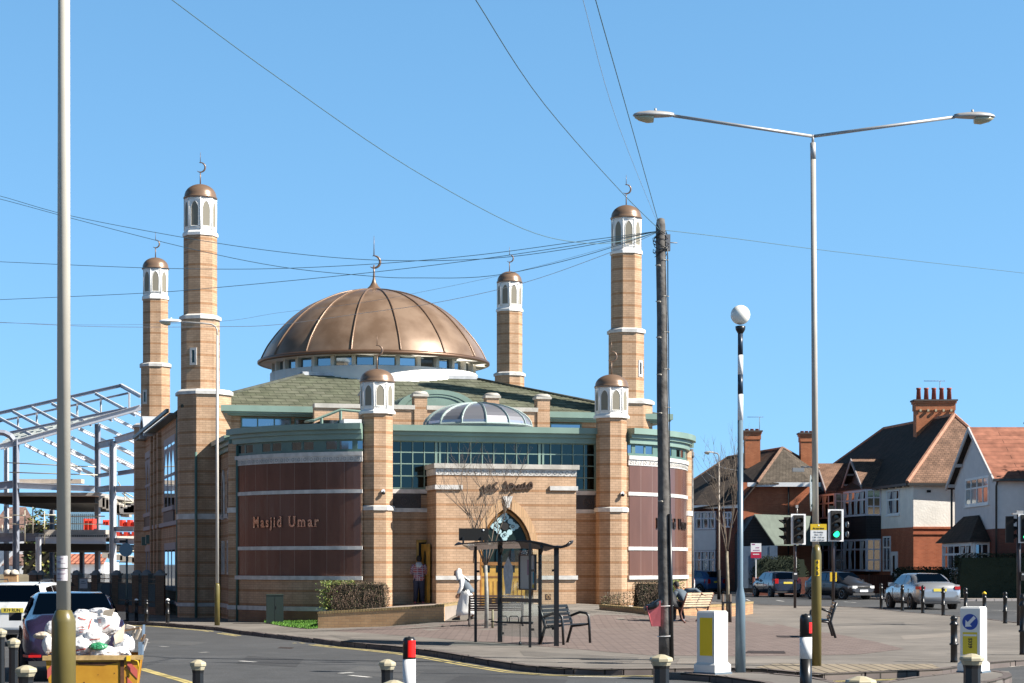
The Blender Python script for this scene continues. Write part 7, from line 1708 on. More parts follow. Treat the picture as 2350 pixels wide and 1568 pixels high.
# red skip beside the railings and a fallen dark sheet
t = thing('red_skip', 'dark red waste container beside the site railings', 'skip', (0, 0, 0)); a, b = PX(98, 1520, 80), PX(142, 1466, 80)
mb = MB(); mb.prism([(a.x, 80), (b.x + .3, 80), (b.x + .3, 81.5), (a.x, 81.5)], -.2, b.z); bd = mb.build('skip_body', mat('dark_red_paint', (.20, .012, .015), .5, var=.15), t)
mb = MB(); mb.extr([(PX(113, 0, 80).x, 79.9, b.z), (b.x + .4, 79.9, b.z), (b.x + .3, 79.9, b.z + .12), (PX(118, 0, 80).x, 79.9, b.z + .12)], (0, 1.6, 0)); mb.build('lid', BLACKM, t)
mb = MB(); c_, e_ = PX(100, 1500, 80), PX(110, 1470, 80); mb.box(c_.x, e_.x, 79.95, 79.99, c_.z, e_.z); mb.build('faded_patch', mat('faded_pink', (.35, .12, .12), .7, var=.4, vscale=8), t)
c_, e_ = PX(121, 1483, 80), PX(134, 1479, 80); mb = MB(); mb.box(c_.x, e_.x, 79.95, 79.99, c_.z, e_.z); mb.build('yellow_label', mat('dull_yellow', (.35, .28, .02), .6), t)
t = MB(); a = PX(262, 1512, 84); t.extr([(PX(248, 0, 83).x, 83, -.1), (PX(278, 0, 83).x, 83, -.1), (PX(272, 0, 83).x, 83.2, 1.0), (PX(252, 0, 83).x, 83.2, .95)], (0, .05, 0)); t.build('leaning_sheet', mat('dark_sheet', (.04, .05, .06), .5), None, 'dark sheet leaning on the railings between the brick piers', 'sheet')
# ================================================================== cars
TYRE = mat('tyre', (.015, .015, .016), .8); RIMM = mat('alloy', (.45, .45, .46), .35, metal=.7); CGLASS = glass('car_glass', (.10, .13, .16), .04)
PLY = mat('plate_yellow', (.75, .60, .08), .5); LRED = mat('tail_red', (.45, .015, .015), .2); LCLR = mat('lamp_clear', (.6, .6, .58), .15)
def car(name, label, loc, hd, prof, side_win, rear, front, paint, W=.87, wh=(-1.35, 1.32), wr=.31, plate=None, trim=None, rackets=False, rs=1.0, roofbars=False, taillight=None, headlight=None, plate_z=.75, fplate=False):
    # local +x is the nose; prof: (x, zbot, zbelt, ztop, w factor)
    t = thing(name, label, 'car', loc, hd)
    rings = []
    WT = W * .76
    for x, zb, zl, zt, wf in prof:
        w = W * wf; gh = zt > zl + .06; wt = WT * min(1, wf + .06) if gh else w * .90
        half = [(.0, zb), (.78 * w, zb), (.95 * w, zb + .10), (w, min(.56, zl - .15)), (.985 * w, zl - .10), (.95 * w, zl), (wt, zt - (.07 if gh else .015)), (wt * .82, zt - .012), (0, zt)]
        ring = [(x, -y, z) for y, z in half[::-1][:-1]] + [(x, y, z) for y, z in half[:-1]]
        rings.append(ring)
    mb = MB(); mb.loft(rings, smooth=True); body = mb.build('body', paint, t, rc=True)
    # glass
    zl0 = prof[len(prof) // 2][2]; zr = max(p[3] for p in prof)
    def sy(z): f = (z - zl0) / (zr - .07 - zl0); return W * .95 + (WT - W * .95) * max(0, min(1, f))
    for poly_ in side_win:
        for s_ in (-1, 1):
            mb = MB(); mb.extr([(x, s_ * (sy(z) + .002), z) for x, z in poly_], (0, s_ * .007, 0)); mb.build('side_window', CGLASS, t)
    def screen(nm, x0, z0, y0, x1, z1, y1, sg):
        mb = MB(); n = Vector((-(z1 - z0), 0, (x1 - x0))); n.normalize(); n *= (1 if n.x * sg > 0 else -1); o = n * .012
        mb.extr([Vector((x0, -y0, z0)) + o, Vector((x0, y0, z0)) + o, Vector((x1, y1, z1)) + o, Vector((x1, -y1, z1)) + o], n * .01); return mb.build(nm, CGLASS, t)
    screen('rear_window', *rear, -1); screen('windscreen', *front, 1)
    for x in wh:
        for s_ in (-1, 1):
            mb = MB(); X = T(x, s_ * (W - .10), wr) @ Matrix.Rotation(R(-90 * s_), 4, 'X'); mb.X = X
            mb.lathe([(wr * 1.13, 0), (wr * 1.13, .104)], 22); mb.build('wheel_arch', BLACKM, body)
            mb = MB(); mb.X = X; mb.lathe([(wr * .62, .02), (wr * .66, .112), (wr * .78, .122), (wr * .95, .118), (wr, .09), (wr, -.1)], 24); wl = mb.build('wheel', TYRE, t)
            mb = MB(); mb.X = X; mb.lathe([(.001, .10), (wr * .16, .105), (wr * .18, .09)], 14)
            for k in range(7): a = 2 * math.pi * k / 7; c, s2 = math.cos(a), math.sin(a); mb.prism([(c * wr * .1 - s2 * .018, s2 * wr * .1 + c * .018), (c * wr * .1 + s2 * .018, s2 * wr * .1 - c * .018), (c * wr * .63 + s2 * .03, s2 * wr * .63 - c * .03), (c * wr * .63 - s2 * .03, s2 * wr * .63 + c * .03)], .085, .10)
            mb.path([(wr * .64 * math.cos(R(20 * j)), wr * .64 * math.sin(R(20 * j)), .10) for j in range(18)], .014, 4, closed=True); mb.build('rim', RIMM, wl)
    xr = prof[0][0]; xf = prof[-1][0]
    tl = taillight or (.66, .92, .80)
    for s_ in (-1, 1):
        mb = MB(); mb.prism([(xr - .012, s_ * W * .66), (xr - .005, s_ * W * .90), (xr + .25, s_ * W * 1.0), (xr + .25, s_ * W * .9), (xr + .06, s_ * W * .66)], tl[0], tl[1]); mb.build('tail_lamp', LRED, t)
        mb = MB(); mb.prism([(xf + .0, s_ * W * .5), (xf - .03, s_ * W * .86), (xf - .32, s_ * W * .97), (xf - .32, s_ * W * .8), (xf - .1, s_ * W * .5)], .60, .74); mb.build('headlight', LCLR, t)
        mb = MB(); mb.prism([(.68, s_ * W * .96), (.86, s_ * W * .96), (.84, s_ * (W + .17)), (.70, s_ * (W + .18))], zl0 - .03, zl0 + .11); mb.build('wing_mirror', trim or paint, t)
    mb = MB(); mb.box(xr - .02, xr - .006, -.26, .26, plate_z - .055, plate_z + .055); pl = mb.build('number_plate', PLY, t)
    if plate: text('plate_text', plate, .105, INK, pl, Matrix(((0, 0, -1), (-1, 0, 0), (0, 1, 0))).to_4x4() if 0 else T(xr - .021, 0, plate_z) @ Matrix(((0, 0, -1, 0), (-1, 0, 0, 0), (0, 1, 0, 0), (0, 0, 0, 1))), .001, sx=.92, bold=.002)
    if fplate:
        mb = MB(); mb.box(xf + .0, xf + .025, -.26, .26, .42, .53); mb.build('number_plate', WHITEP, t)
        mb = MB(); mb.box(xf + .001, xf + .012, -.4, .4, .60, .70); mb.build('grille', BLACKM, t)
    mb = MB(); mb.box(xr - .03, xr + .05, -W * .9, W * .9, .26, .34); mb.box(xf - .08, xf + .015, -W * .85, W * .85, .24, .36)
    mb.build('bumper_trim', trim or mat('dark_trim', (.03, .03, .032), .6), t)
    mb = MB()
    for xx in (.82, -.22, -1.12):
        for s_ in (-1, 1): mb.box(xx - .006, xx + .006, s_ * W - .012 if s_ > 0 else -W - .004, s_ * W + .004 if s_ > 0 else -W + .012, .34, zl0 - .12)
    mb.build('door_gap', BLACKM, body)
    if roofbars:
        mb = MB()
        for s_ in (-1, 1): mb.path([(-1.9, s_ * .56, zr - .02), (-1.8, s_ * .56, zr + .05), (-.2, s_ * .56, zr + .06), (-.1, s_ * .56, zr)], .015, 6)
        mb.build('roof_rail', BLACK, t)
    return t
saloon = [(-2.27, .50, .68, .74, .80), (-2.24, .36, .86, .92, .92), (-2.1, .25, .98, 1.06, .98), (-1.62, .22, .98, 1.09, 1), (-1.45, .22, .97, 1.14, 1), (-1.05, .22, .96, 1.31, 1), (-.72, .22, .95, 1.40, 1), (-.2, .22, .94, 1.43, 1), (.35, .22, .93, 1.42, 1), (.65, .22, .92, 1.34, 1), (1.0, .22, .91, 1.14, 1), (1.25, .22, .89, .99, 1), (1.75, .24, .82, .90, .98), (2.1, .28, .72, .80, .92), (2.25, .40, .58, .64, .82)]
swin = [[(-1.35, 1.0), (-.95, 1.26), (-.72, 1.34), (-.45, 1.35), (-.42, .99)], [(-.36, .99), (-.38, 1.35), (.25, 1.34), (.62, 1.22), (.92, .98)]]
# silver saloon
g = PS(2310, 1524, 83)
SILVERP = mat('silver_paint', (.42, .43, .45), .25, metal=.6, coat=.6)
car('parked_car', 'silver four door saloon beyond the row of slim black bollards', (g.x + .2, 84.6, -.12), R(90 + 7), saloon, swin, (-1.58, 1.08, .60, -.86, 1.38, .48), (1.12, 1.03, .62, .52, 1.39, .50), SILVERP, W=.90, taillight=(.80, .92, 1), plate_z=.78).scale = (1.07, 1.07, 1.07)
hatch = [(-2.02, .40, .74, .80, .88), (-2.0, .30, .92, .98, .95), (-1.93, .25, .99, 1.06, .98), (-1.75, .22, .99, 1.22, 1), (-1.5, .22, .99, 1.40, 1), (-1.1, .22, .98, 1.46, 1), (-.4, .22, .96, 1.49, 1), (.25, .22, .95, 1.47, 1), (.6, .22, .94, 1.38, 1), (1.05, .22, .93, 1.14, 1), (1.3, .22, .91, 1.01, 1), (1.75, .24, .82, .90, .97), (2.0, .28, .72, .80, .92), (2.12, .40, .58, .64, .82)]
hwin = [[(-1.55, 1.02), (-1.35, 1.34), (-.95, 1.38), (-.9, 1.02)], [(-.85, 1.02), (-.9, 1.39), (-.2, 1.40), (-.18, 1.01)], [(-.12, 1.01), (-.14, 1.40), (.35, 1.37), (.95, 1.02)]]
NAVYP = mat('dark_blue_paint', (.022, .03, .055), .25, metal=.3, coat=.8)
g = PS(1945, 1493, 113)
car('parked_car', 'dark blue hatchback seen from behind in front of the rounded hedge', (g.x + .1, 114.5, -.1), R(90 + 11.5), hatch, hwin, (-1.96, 1.05, .58, -1.60, 1.38, .50), (1.18, 1.03, .62, .50, 1.42, .52), NAVYP, W=.85, taillight=(.78, 1.05, 1), plate_z=.82)
g = PS(2125, 1500, 106)
car('parked_car', 'dark grey hatchback facing the camera between lamp post and bollards', (g.x - .5, 106.5, -.1), R(-62), hatch, hwin, (-1.96, 1.05, .58, -1.60, 1.38, .50), (1.18, 1.03, .62, .50, 1.42, .52), mat('dark_grey_paint', (.045, .047, .055), .3, metal=.4, coat=.6), W=.83, fplate=True)
g = PS(1722, 1486, 122)
car('parked_car', 'white car rear just showing past the corner of the mosque', (g.x - .75, 124, -.1), R(90 + 10), hatch, hwin, (-1.96, 1.05, .58, -1.60, 1.38, .50), (1.18, 1.03, .62, .50, 1.42, .52), mat('white_car_paint', (.75, .75, .74), .3, coat=.5), W=.85, taillight=(.7, 1.0, 1))
car('parked_car', 'blue car half hidden behind the white one past the mosque corner', (P(1594, 0, 127).x, 127.5, -.1), R(90 + 40), hatch, hwin, (-1.96, 1.05, .58, -1.60, 1.38, .50), (1.18, 1.03, .62, .50, 1.42, .52), mat('blue_car_paint', (.03, .09, .22), .3, coat=.6), W=.85)
estate = [(-2.25, .40, .74, .80, .90), (-2.22, .30, .95, .97, .96), (-2.16, .25, .96, 1.04, .98), (-2.02, .22, .96, 1.24, 1), (-1.85, .22, .96, 1.40, 1), (-1.2, .22, .95, 1.45, 1), (-.2, .22, .94, 1.46, 1), (.35, .22, .93, 1.44, 1), (.7, .22, .92, 1.34, 1), (1.1, .22, .91, 1.12, 1), (1.35, .22, .89, .98, 1), (1.8, .24, .80, .88, .97), (2.1, .28, .70, .78, .92), (2.2, .40, .56, .62, .82)]
ewin = [[(-1.95, 1.0), (-1.75, 1.34), (-1.1, 1.37), (-1.08, 1.0)], [(-1.0, .99), (-1.02, 1.38), (-.25, 1.38), (-.23, .98)], [(-.16, .98), (-.18, 1.38), (.35, 1.36), (.95, .98)]]
g = PS(-16, 1600, 42)
car('parked_car', 'white estate car with yellow plate cut by the left edge', (-11.86, 49.2, -.10), R(90 + 2), estate, ewin, (-2.19, 1.0, .68, -1.92, 1.38, .56), (1.2, 1.0, .62, .6, 1.38, .5), mat('white_car_paint', (.75, .75, .74), .3, coat=.5), W=.88, plate='R19 RUN', plate_z=.80, taillight=(.72, .92, 1), roofbars=True)
PURP = mat('purple_paint', (.035, .027, .065), .2, metal=.3, coat=.9)
car('parked_car', 'dark purple car behind the yellow skip full of rubbish bags', (-7.6, 34.2, -.10), R(90 + 15), saloon, swin, (-1.62, 1.06, .66, -.84, 1.385, .54), (1.12, 1.03, .62, .52, 1.39, .50), PURP, W=.82, taillight=(.40, .44, 1), trim=mat('dark_trim', (.03, .03, .032), .6))
# ================================================================== the skip
SKY_ = mat('skip_yellow', (.42, .20, .012), .55, vscale=5, col2=(.50, .26, .02)); RUST = mat('rust', (.11, .045, .02), .9, var=.3, vscale=9)
D = 24.0; k_ = D / 4978
def SX(x, d=D): return (x - 1280) * d / 4978
def SZ(y, d=D): return CAMZ + (1409.7 - y) * d / 4978
sk = thing('skip', 'rusty yellow skip piled with white rubbish bags behind the near lamp post', 'skip', (0, 0, 0)); rz_ = SZ(1643)
x0, x1 = SX(116), SX(350); zr_ = SZ(1606)
mb = MB(); th_ = .03
mb.extr([(x0 + .10, D, -.05), (x1 - .10, D, -.05), (x1, D, rz_), (x0, D, rz_)], (0, .03, 0)); mb.extr([(x0 + .10, D + 1.3, -.05), (x1 - .10, D + 1.3, -.05), (x1, D + 1.3, rz_), (x0, D + 1.3, rz_)], (0, .03, 0))
mb.extr([(x0 + .10, D + .03, -.05), (x0, D + .03, rz_), (x0, D + 1.3, rz_), (x0 + .10, D + 1.3, -.05)], (.03, 0, 0)); mb.extr([(x1 - .10, D + .03, -.05), (x1, D + .03, rz_), (x1, D + 1.3, zr_), (x1 - .10, D + 1.3, -.05)], (-.03, 0, 0))
mb.box(x0 + .1, x1 - .1, D, D + 1.3, -.05, .0); bd = mb.build('skip_body', SKY_, sk)
mb = MB(); mb.box(x0 - .03, x1 + .03, D - .035, D + .0, rz_ - .035, rz_ + .02); mb.build('front_rim', mat('pale_worn_yellow', (.45, .30, .12), .7, var=.25, vscale=12), sk)
mb = MB(); mb.box(SX(315), SX(325), D - .05, D - .036, rz_ - .05, rz_ + .01); mb.path([(SX(333), D - .05, rz_ - .04), (SX(343), D - .06, rz_ - .05), (SX(345), D - .06, rz_ - .14)], .008, 5); mb.build('hook', mat('hook_yellow', (.75, .5, .02), .5), sk)
mb = MB(); mb.extr([(x1 + .005, D - .01, rz_ - .02), (x1 + .03, D - .01, rz_ - .02), (x1 + .02, D + 1.3, zr_ + .12), (x1 - .01, D + 1.3, zr_ + .12)], (0, 0, .05)); mb.box(x1 - .03, x1 + .02, D + .0, D + .04, rz_, zr_); mb.build('side_rim', mat('blue_rim', (.14, .20, .28), .5), sk)
mb = MB(); mb.box(SX(300), SX(309), D - .014, D - .001, .0, rz_ - .04); mb.extr([(SX(188), D - .006, rz_ - .06), (SX(300), D - .006, rz_ - .06), (SX(260), D - .006, rz_ - .10), (SX(200), D - .006, rz_ - .09)], (0, .005, 0)); mb.build('rust_strip', RUST, sk)
mb = MB()
for i in range(40): x = rnd.uniform(x0 + .1, x1 - .15); z = rnd.uniform(.0, rz_ - .08); r = rnd.uniform(.004, .016); mb.extr([(x + r * rnd.uniform(.6, 1.6) * math.cos(R(60 * j)), D - .004, z + r * math.sin(R(60 * j))) for j in range(6)], (0, .003, 0))
mb.build('rust_spots', RUST, sk)
PINK = mat('faded_red_stripe', (.50, .10, .08), .6)
mb = MB()
for a in (0, 1, 2):
    z = rz_ - .12 - .22 * a; x = SX(317); mb.extr([(x, D - .008, z - .02), (x + .12, D - .008, z - .15), (x + .12, D - .008, z - .04), (x, D - .008, z + .09)], (0, .005, 0))
    x = SX(121) + .02 * a; mb.extr([(x, D - .008, z - .14), (x + .11, D - .008, z - .01), (x + .11, D - .008, z + .10), (x, D - .008, z - .03)], (0, .005, 0))
mb.build('warning_stripes', PINK, sk)
sk.rotation_euler[2] = R(9); _p = Vector((SX(233), D, 0)); sk.location = _p - rotz(R(9)) @ _p
def bag(cx, y, cz, rx, rz2, label, mt, seed, grp='rubbish bags in the skip', ry=None, marks=None, knot=False, rot=0):
    mb = MB(); bm = bmesh.new(); bmesh.ops.create_icosphere(bm, subdivisions=5, radius=1); rd = random.Random(seed)
    of = Vector((seed * 3.1, seed * 1.7, seed)); ry = ry or rx * .8
    vs = []
    for v in bm.verts:
        p = v.co.copy(); n1 = noise.noise(p * 1.5 + of); n2 = 1 - abs(noise.noise(p * 3.2 + of)) * 2; n3 = 1 - abs(noise.noise(p * 7 + of * 2)) * 2
        r = 1 + .22 * n1 + .085 * n2 + .022 * n3
        if p.z < -.4: r *= 1 - .25 * (-p.z - .4)
        q = p * r; ca, sa = math.cos(rot), math.sin(rot); x, z = q.x * rx, q.z * rz2
        vs.append((x * ca - z * sa, q.y * ry, x * sa + z * ca))
    mb.add(vs, [[v.index for v in f.verts] for f in bm.faces], 0, True); bm.free()
    if knot:
        mb.lathe([(.03, rz2 * .9), (.015, rz2 * 1.1), (.05, rz2 * 1.3), (.03, rz2 * 1.4), (.001, rz2 * 1.35)], 9)
    o = mb.build('rubbish_bag', mt, None, label, 'rubbish bag', grp); o.location = (cx, y, cz)
    if marks:
        mk = MB()
        from mathutils.bvhtree import BVHTree
        bt = BVHTree.FromPolygons(vs, [list(f_) for f_ in mb.f])
        for (u, v_, w_, h_, a) in marks:
            ca, sa = math.cos(a), math.sin(a); lw = max(w_, h_); horiz = w_ >= h_; hw = min(w_, h_) * .4; L0 = []
            for i in range(9):
                q = (i / 8 - .5) * lw; row = []
                for s_ in (-hw, hw):
                    i_, j_ = (q, s_) if horiz else (s_, q); hit = bt.ray_cast(Vector((u * rx + i_ * ca - j_ * sa, -3, v_ * rz2 + i_ * sa + j_ * ca)), Vector((0, 1, 0)))[0]
                    row.append(hit + Vector((0, -.004, 0)) if hit else None)
                L0.append(row)
            for r0, r1 in zip(L0, L0[1:]):
                if None not in r0 + r1: mk.face([r0[0], r1[0], r1[1], r0[1]])
        for (u, v_, w_, h_, a) in []:
            x, z = u * rx, v_ * rz2; ca, sa = math.cos(a), math.sin(a)
            yy = -ry * math.sqrt(max(.05, 1 - u * u * .8 - v_ * v_ * .8)) * 1.17
            pts = [(x + (i * ca - j * sa), yy + .02 * abs(i), z + (i * sa + j * ca)) for i, j in ((-w_ / 2, -h_ / 2), (w_ / 2, -h_ / 2), (w_ / 2, h_ / 2), (-w_ / 2, h_ / 2))]; mk.extr(pts, (0, .05, 0))
        mk.build('printed_marks', mat('bag_red_print', (.55, .14, .12), .7), o)
    return o
BW = mat('white_bag', (.78, .75, .73), .35, var=.05, vscale=6, bump=.2, bscale=14); BG = mat('grey_white_bag', (.60, .60, .62), .3, var=.1, vscale=5, bump=.5, bscale=20)
CARD = mat('torn_cardboard', (.50, .42, .33), .9, var=.15, vscale=6)
def SB_(x, y, dd, hx, hz, *a, **k): return bag(SX(x, D + dd), D + dd, SZ(y, D + dd), hx * k_, hz * k_, *a, **k)
SB_(215, 1575, .55, 44, 42, 'biggest white rubbish bag with red print, top middle of the heap', BW, 3, marks=[(-.1, .7, .10, .02, -.3), (.35, .2, .02, .20, -.2), (.0, .2, .10, .012, 0), (.0, .05, .08, .012, 0), (.02, -.1, .09, .012, 0), (.45, -.5, .14, .02, .5)])
SB_(262, 1560, .6, 34, 36, 'white rubbish bag with a red ring mark, top right of the heap', BW, 5, marks=[(-.2, .3, .04, .015, 0), (-.2, .15, .04, .015, 0), (.3, -.2, .1, .02, .6)])
SB_(232, 1600, .35, 36, 24, 'white rubbish bag in the middle under the printed one', BW, 8, marks=[(.3, .1, .12, .02, .1)])
SB_(202, 1622, .22, 34, 26, 'white rubbish bag with one red stripe just right of the post', BG, 9, marks=[(.0, -.1, .18, .022, .2)])
SB_(262, 1634, .2, 34, 18, 'low white rubbish bag with the green one resting on it', BW, 12)
SB_(310, 1612, .35, 26, 26, 'white rubbish bag at the right end before the planks', BG, 14)
SB_(300, 1634, .22, 24, 16, 'small white rubbish bag with a tan patch at the right rim', BW, 15)
SB_(120, 1614, .25, 13, 26, 'narrow upright white bag left of the lamp post', BW, 17)
SB_(132, 1573, .5, 20, 20, 'greyish white bag heaped left of the lamp post', BG, 19)
SB_(205, 1540, .8, 24, 16, 'crumpled grey white bag at the back of the heap', BG, 21)
SB_(250, 1528, .9, 26, 8, 'thin torn white bag lying flat on the very top', BG, 23)
SB_(246, 1617, .12, 20, 10, 'small crumpled green bag on the front of the heap', mat('green_bag', (.04, .26, .12), .3, bump=.5, bscale=20), 31, grp=None)
SB_(108, 1590, .45, 22, 10, 'torn brown and white paper scraps at the left of the heap', CARD, 41, grp=None)
t = MB(); t.extr([(SX(243), D + .4, SZ(1528)), (SX(270), D + .4, SZ(1524)), (SX(262), D + .42, SZ(1545)), (SX(240), D + .4, SZ(1540))], (.0, .02, 0)); t.build('cardboard_box', CARD, None, 'open cardboard flap on top of the printed bag', 'cardboard')
t = MB(); t.extr([(SX(276), D + .2, SZ(1590)), (SX(300), D + .3, SZ(1562)), (SX(298), D + .25, SZ(1605)), (SX(280), D + .2, SZ(1612))], (.0, .015, 0)); t.build('cardboard_sheet', CARD, None, 'torn cardboard sheet leaning right of the printed bag', 'cardboard')
for i, (x, y, x2, y2, w_, lb, cc) in enumerate(((296, 1580, 338, 1572, .035, 'brown plank end pointing right at the top of the skip', (.25, .15, .08)), (300, 1568, 322, 1573, .06, 'pale flat board lying over the planks', (.55, .50, .44)), (312, 1600, 322, 1574, .03, 'pale narrow board leaning, leftmost of the upright ones', (.50, .44, .36)), (322, 1602, 334, 1576, .03, 'pale narrow board leaning, second of the upright ones', (.46, .40, .32)), (328, 1628, 343, 1590, .03, 'brown leaning board at the right end of the skip', (.16, .10, .06)), (336, 1632, 347, 1602, .035, 'grey leaning board touching the blue rim', (.42, .39, .36)))):
    a, b = Vector((SX(x), D + .35 + .04 * i, SZ(y))), Vector((SX(x2), D + .33 + .04 * i, SZ(y2))); mb = MB(); tt_ = (b - a).normalized(); X = Matrix((tt_, Vector((0, 1, 0)), tt_.cross(Vector((0, 1, 0))))).transposed().to_4x4(); X.translation = a; mb.X = X; mb.box(0, (b - a).length, -.05, .05, -w_ / 3, w_ / 3)
    mb.build('plank', mat('plank_%d' % i, cc, .85, var=.15, vscale=10), None, lb, 'plank', 'broken boards in the skip')
# ================================================================== people
SKIN = mat('skin_brown', (.26, .13, .08), .6); HAIR = mat('black_hair', (.012, .010, .010), .7, bump=.5, bscale=60)
def skinned(name, joints, edges, m, parent, sub=2):
    me = bpy.data.meshes.new(name); keys = list(joints); me.from_pydata([joints[k][0] for k in keys], [(keys.index(a), keys.index(b)) for a, b in edges], []); me.materials.append(m)
    o = bpy.data.objects.new(name, me); C.objects.link(o); o.parent = parent
    md = o.modifiers.new('skin', 'SKIN'); sv = me.skin_vertices[0].data
    for i, k in enumerate(keys): r = joints[k][1]; sv[i].radius = r if hasattr(r, '__len__') else (r, r); sv[i].use_root = (i == 0)
    md.use_smooth_shade = True; md.branch_smoothing = .3
    s2 = o.modifiers.new('sub', 'SUBSURF'); s2.levels = sub; s2.render_levels = sub
    return o
def head(t, c, fwd, r=.095, hair=HAIR, hairtype='short', skin=SKIN):
    # ellipsoid head with brow, nose, mouth, ears; fwd is the facing direction
    c = Vector(c); f = Vector(fwd).normalized(); s = f.cross(Vector((0, 0, 1))).normalized(); u = s.cross(f).normalized()
    X = Matrix((f, -s, u)).transposed().to_4x4(); X.translation = c
    bm = bmesh.new(); bmesh.ops.create_uvsphere(bm, u_segments=24, v_segments=16, radius=1); mb = MB(); vs = []
    for v in bm.verts:
        x, y, z = v.co; k = 1 - .16 * max(0, -z) ** 1.5
        px, py, pz = x * r * 1.02 * (k if x < 0 else 1), y * r * .80 * k, z * r * 1.22
        if x > .6: px += .030 * math.exp(-((y / .16) ** 2) - ((z + .12) / .2) ** 2) - .008 * math.exp(-((abs(y) - .35) / .14) ** 2 - ((z - .08) / .12) ** 2)
        if x > .4: px += .012 * math.exp(-(y / .3) ** 2 - ((z + .72) / .18) ** 2) + .006 * math.exp(-(y / .22) ** 2 - ((z + .45) / .08) ** 2)
        vs.append((px, py, pz))
    mb.X = X; mb.add(vs, [[v.index for v in fc.verts] for fc in bm.faces], 0, True); bm.free()
    for sy_ in (-1, 1): mb.lathe([(.001, -.012), (.02, -.01), (.026, 0), (.018, .008), (.001, .004)], 8, c=(0, 0, 0)) if 0 else mb.path([(0, sy_ * r * .80, -.03), (-.015, sy_ * r * .88, -.01), (-.01, sy_ * r * .90, .015), (.008, sy_ * r * .82, .02)], .009, 6)
    mb.build('head', skin, t)
    mb = MB(); mb.X = X
    for sy_ in (-1, 1): mb.path([(r * .90, sy_ * .030, .010), (r * .91, sy_ * .042, .010)], .008, 6)
    mb.path([(r * .93, -.018, -.048), (r * .96, 0, -.050), (r * .93, .018, -.048)], .005, 5); mb.build('eyes_and_mouth', mat('face_dark', (.05, .02, .02), .5), t)
    if hairtype != 'none':
        mb = MB(); mb.X = X; bm = bmesh.new(); bmesh.ops.create_uvsphere(bm, u_segments=22, v_segments=14, radius=1)
        keep = [fc for fc in bm.faces if (fc.calc_center_median().z > .15 or fc.calc_center_median().x < -.15) and fc.calc_center_median().z > -.75 and not (fc.calc_center_median().x > .45 and fc.calc_center_median().z < .55)]
        th_ = 1.28 if hairtype == 'thick' else 1.10
        vs = [(v.co.x * r * 1.02 * th_ * (1 + .05 * noise.noise(v.co * 5)), v.co.y * r * .82 * th_ * (1 + .05 * noise.noise(v.co * 6)), v.co.z * r * 1.22 * (th_ if v.co.z > 0 else 1.02)) for v in bm.verts]
        mb.add(vs, [[v.index for v in fc.verts] for fc in keep], 0, True); mb.build('hair', hair, t); bm.free()
def hand(J, E, wrist, d, side_, tag_, curl=.6, s=1.0):
    # palm and five bent fingers hanging from the wrist joint
    w = Vector(J[wrist][0]); d = Vector(d).normalized(); sd = Vector(side_).normalized(); n = d.cross(sd).normalized()
    p = w + d * .05 * s; J[tag_ + 'p'] = (tuple(p), (.020 * s, .034 * s)); E.append((wrist, tag_ + 'p'))
    for i, (o_, L) in enumerate(((-.030, .070), (-.010, .082), (.010, .078), (.030, .062))):
        a = p + d * .045 * s + sd * o_ * s; b = a + (d + n * curl * .6) * L * .5 * s; c = b + (d * (1 - curl) + n * curl) * L * .5 * s
        J[tag_ + 'a%d' % i] = (tuple(a), .0095 * s); J[tag_ + 'b%d' % i] = (tuple(b), .0085 * s); J[tag_ + 'c%d' % i] = (tuple(c), .007 * s)
        E += [(tag_ + 'p', tag_ + 'a%d' % i), (tag_ + 'a%d' % i, tag_ + 'b%d' % i), (tag_ + 'b%d' % i, tag_ + 'c%d' % i)]
    a = p + sd * .034 * s + d * .0; b = a + (sd * .6 + d * .8) * .03 * s; c = b + (d + n * .4) * .026 * s
    for q, v in (('x', a), ('y', b), ('z', c)): J[tag_ + q] = (tuple(v), .010 * s)
    E += [(tag_ + 'p', tag_ + 'x'), (tag_ + 'x', tag_ + 'y'), (tag_ + 'y', tag_ + 'z')]
def cloth(mb, rings, n=20, wrinkle=.012, seed=1):
    # rings: (centre, rx, ry[, tilt]) horizontal ellipses
    out = []
    for k, rg in enumerate(rings):
        c, rx, ry = rg[:3]; row = []
        for j in range(n):
            a = 2 * math.pi * j / n; w = 1 + wrinkle / max(rx, .05) * noise.noise(Vector((math.cos(a) * 2 + seed, math.sin(a) * 2, k * .7 + seed))) * 2
            tl = rg[3] if len(rg) > 3 else 0
            row.append((c[0] + rx * math.cos(a) * w, c[1] + ry * math.sin(a) * w, c[2] + tl * math.cos(a)))
        out.append(row)
    mb.loft(out)
# woman in white walking left, stooping
g = ground(1166, 1551, plaza_z); t = thing('person', 'stooped person in white headscarf, grey waistcoat and long white skirt walking left', 'person', tuple(g)); s = 1.50 / 1.62
J = {'pelvis': ((0, 0, .82), (.13, .11)), 'chest': ((-.10, 0, 1.10), (.13, .11)), 'neck': ((-.19, 0, 1.27), .045), 'hb': ((-.23, 0, 1.32), .045),
     'sl': ((-.13, -.15, 1.20), .05), 'el': ((-.14, -.20, .97), .04), 'wl': ((-.24, -.17, .78), .026), 'sr': ((-.13, .15, 1.20), .05), 'er': ((-.10, .20, .97), .04), 'wr': ((-.20, .17, .78), .026),
     'hl': ((0, -.08, .78), .08), 'kl': ((-.12, -.08, .45), .06), 'al': ((-.22, -.08, .10), .038), 'tl': ((-.36, -.08, .04), .035), 'hr': ((.0, .08, .78), .08), 'kr': ((.06, .08, .45), .06), 'ar': ((.20, .08, .12), .038), 'tr': ((.08, .08, .03), .035)}
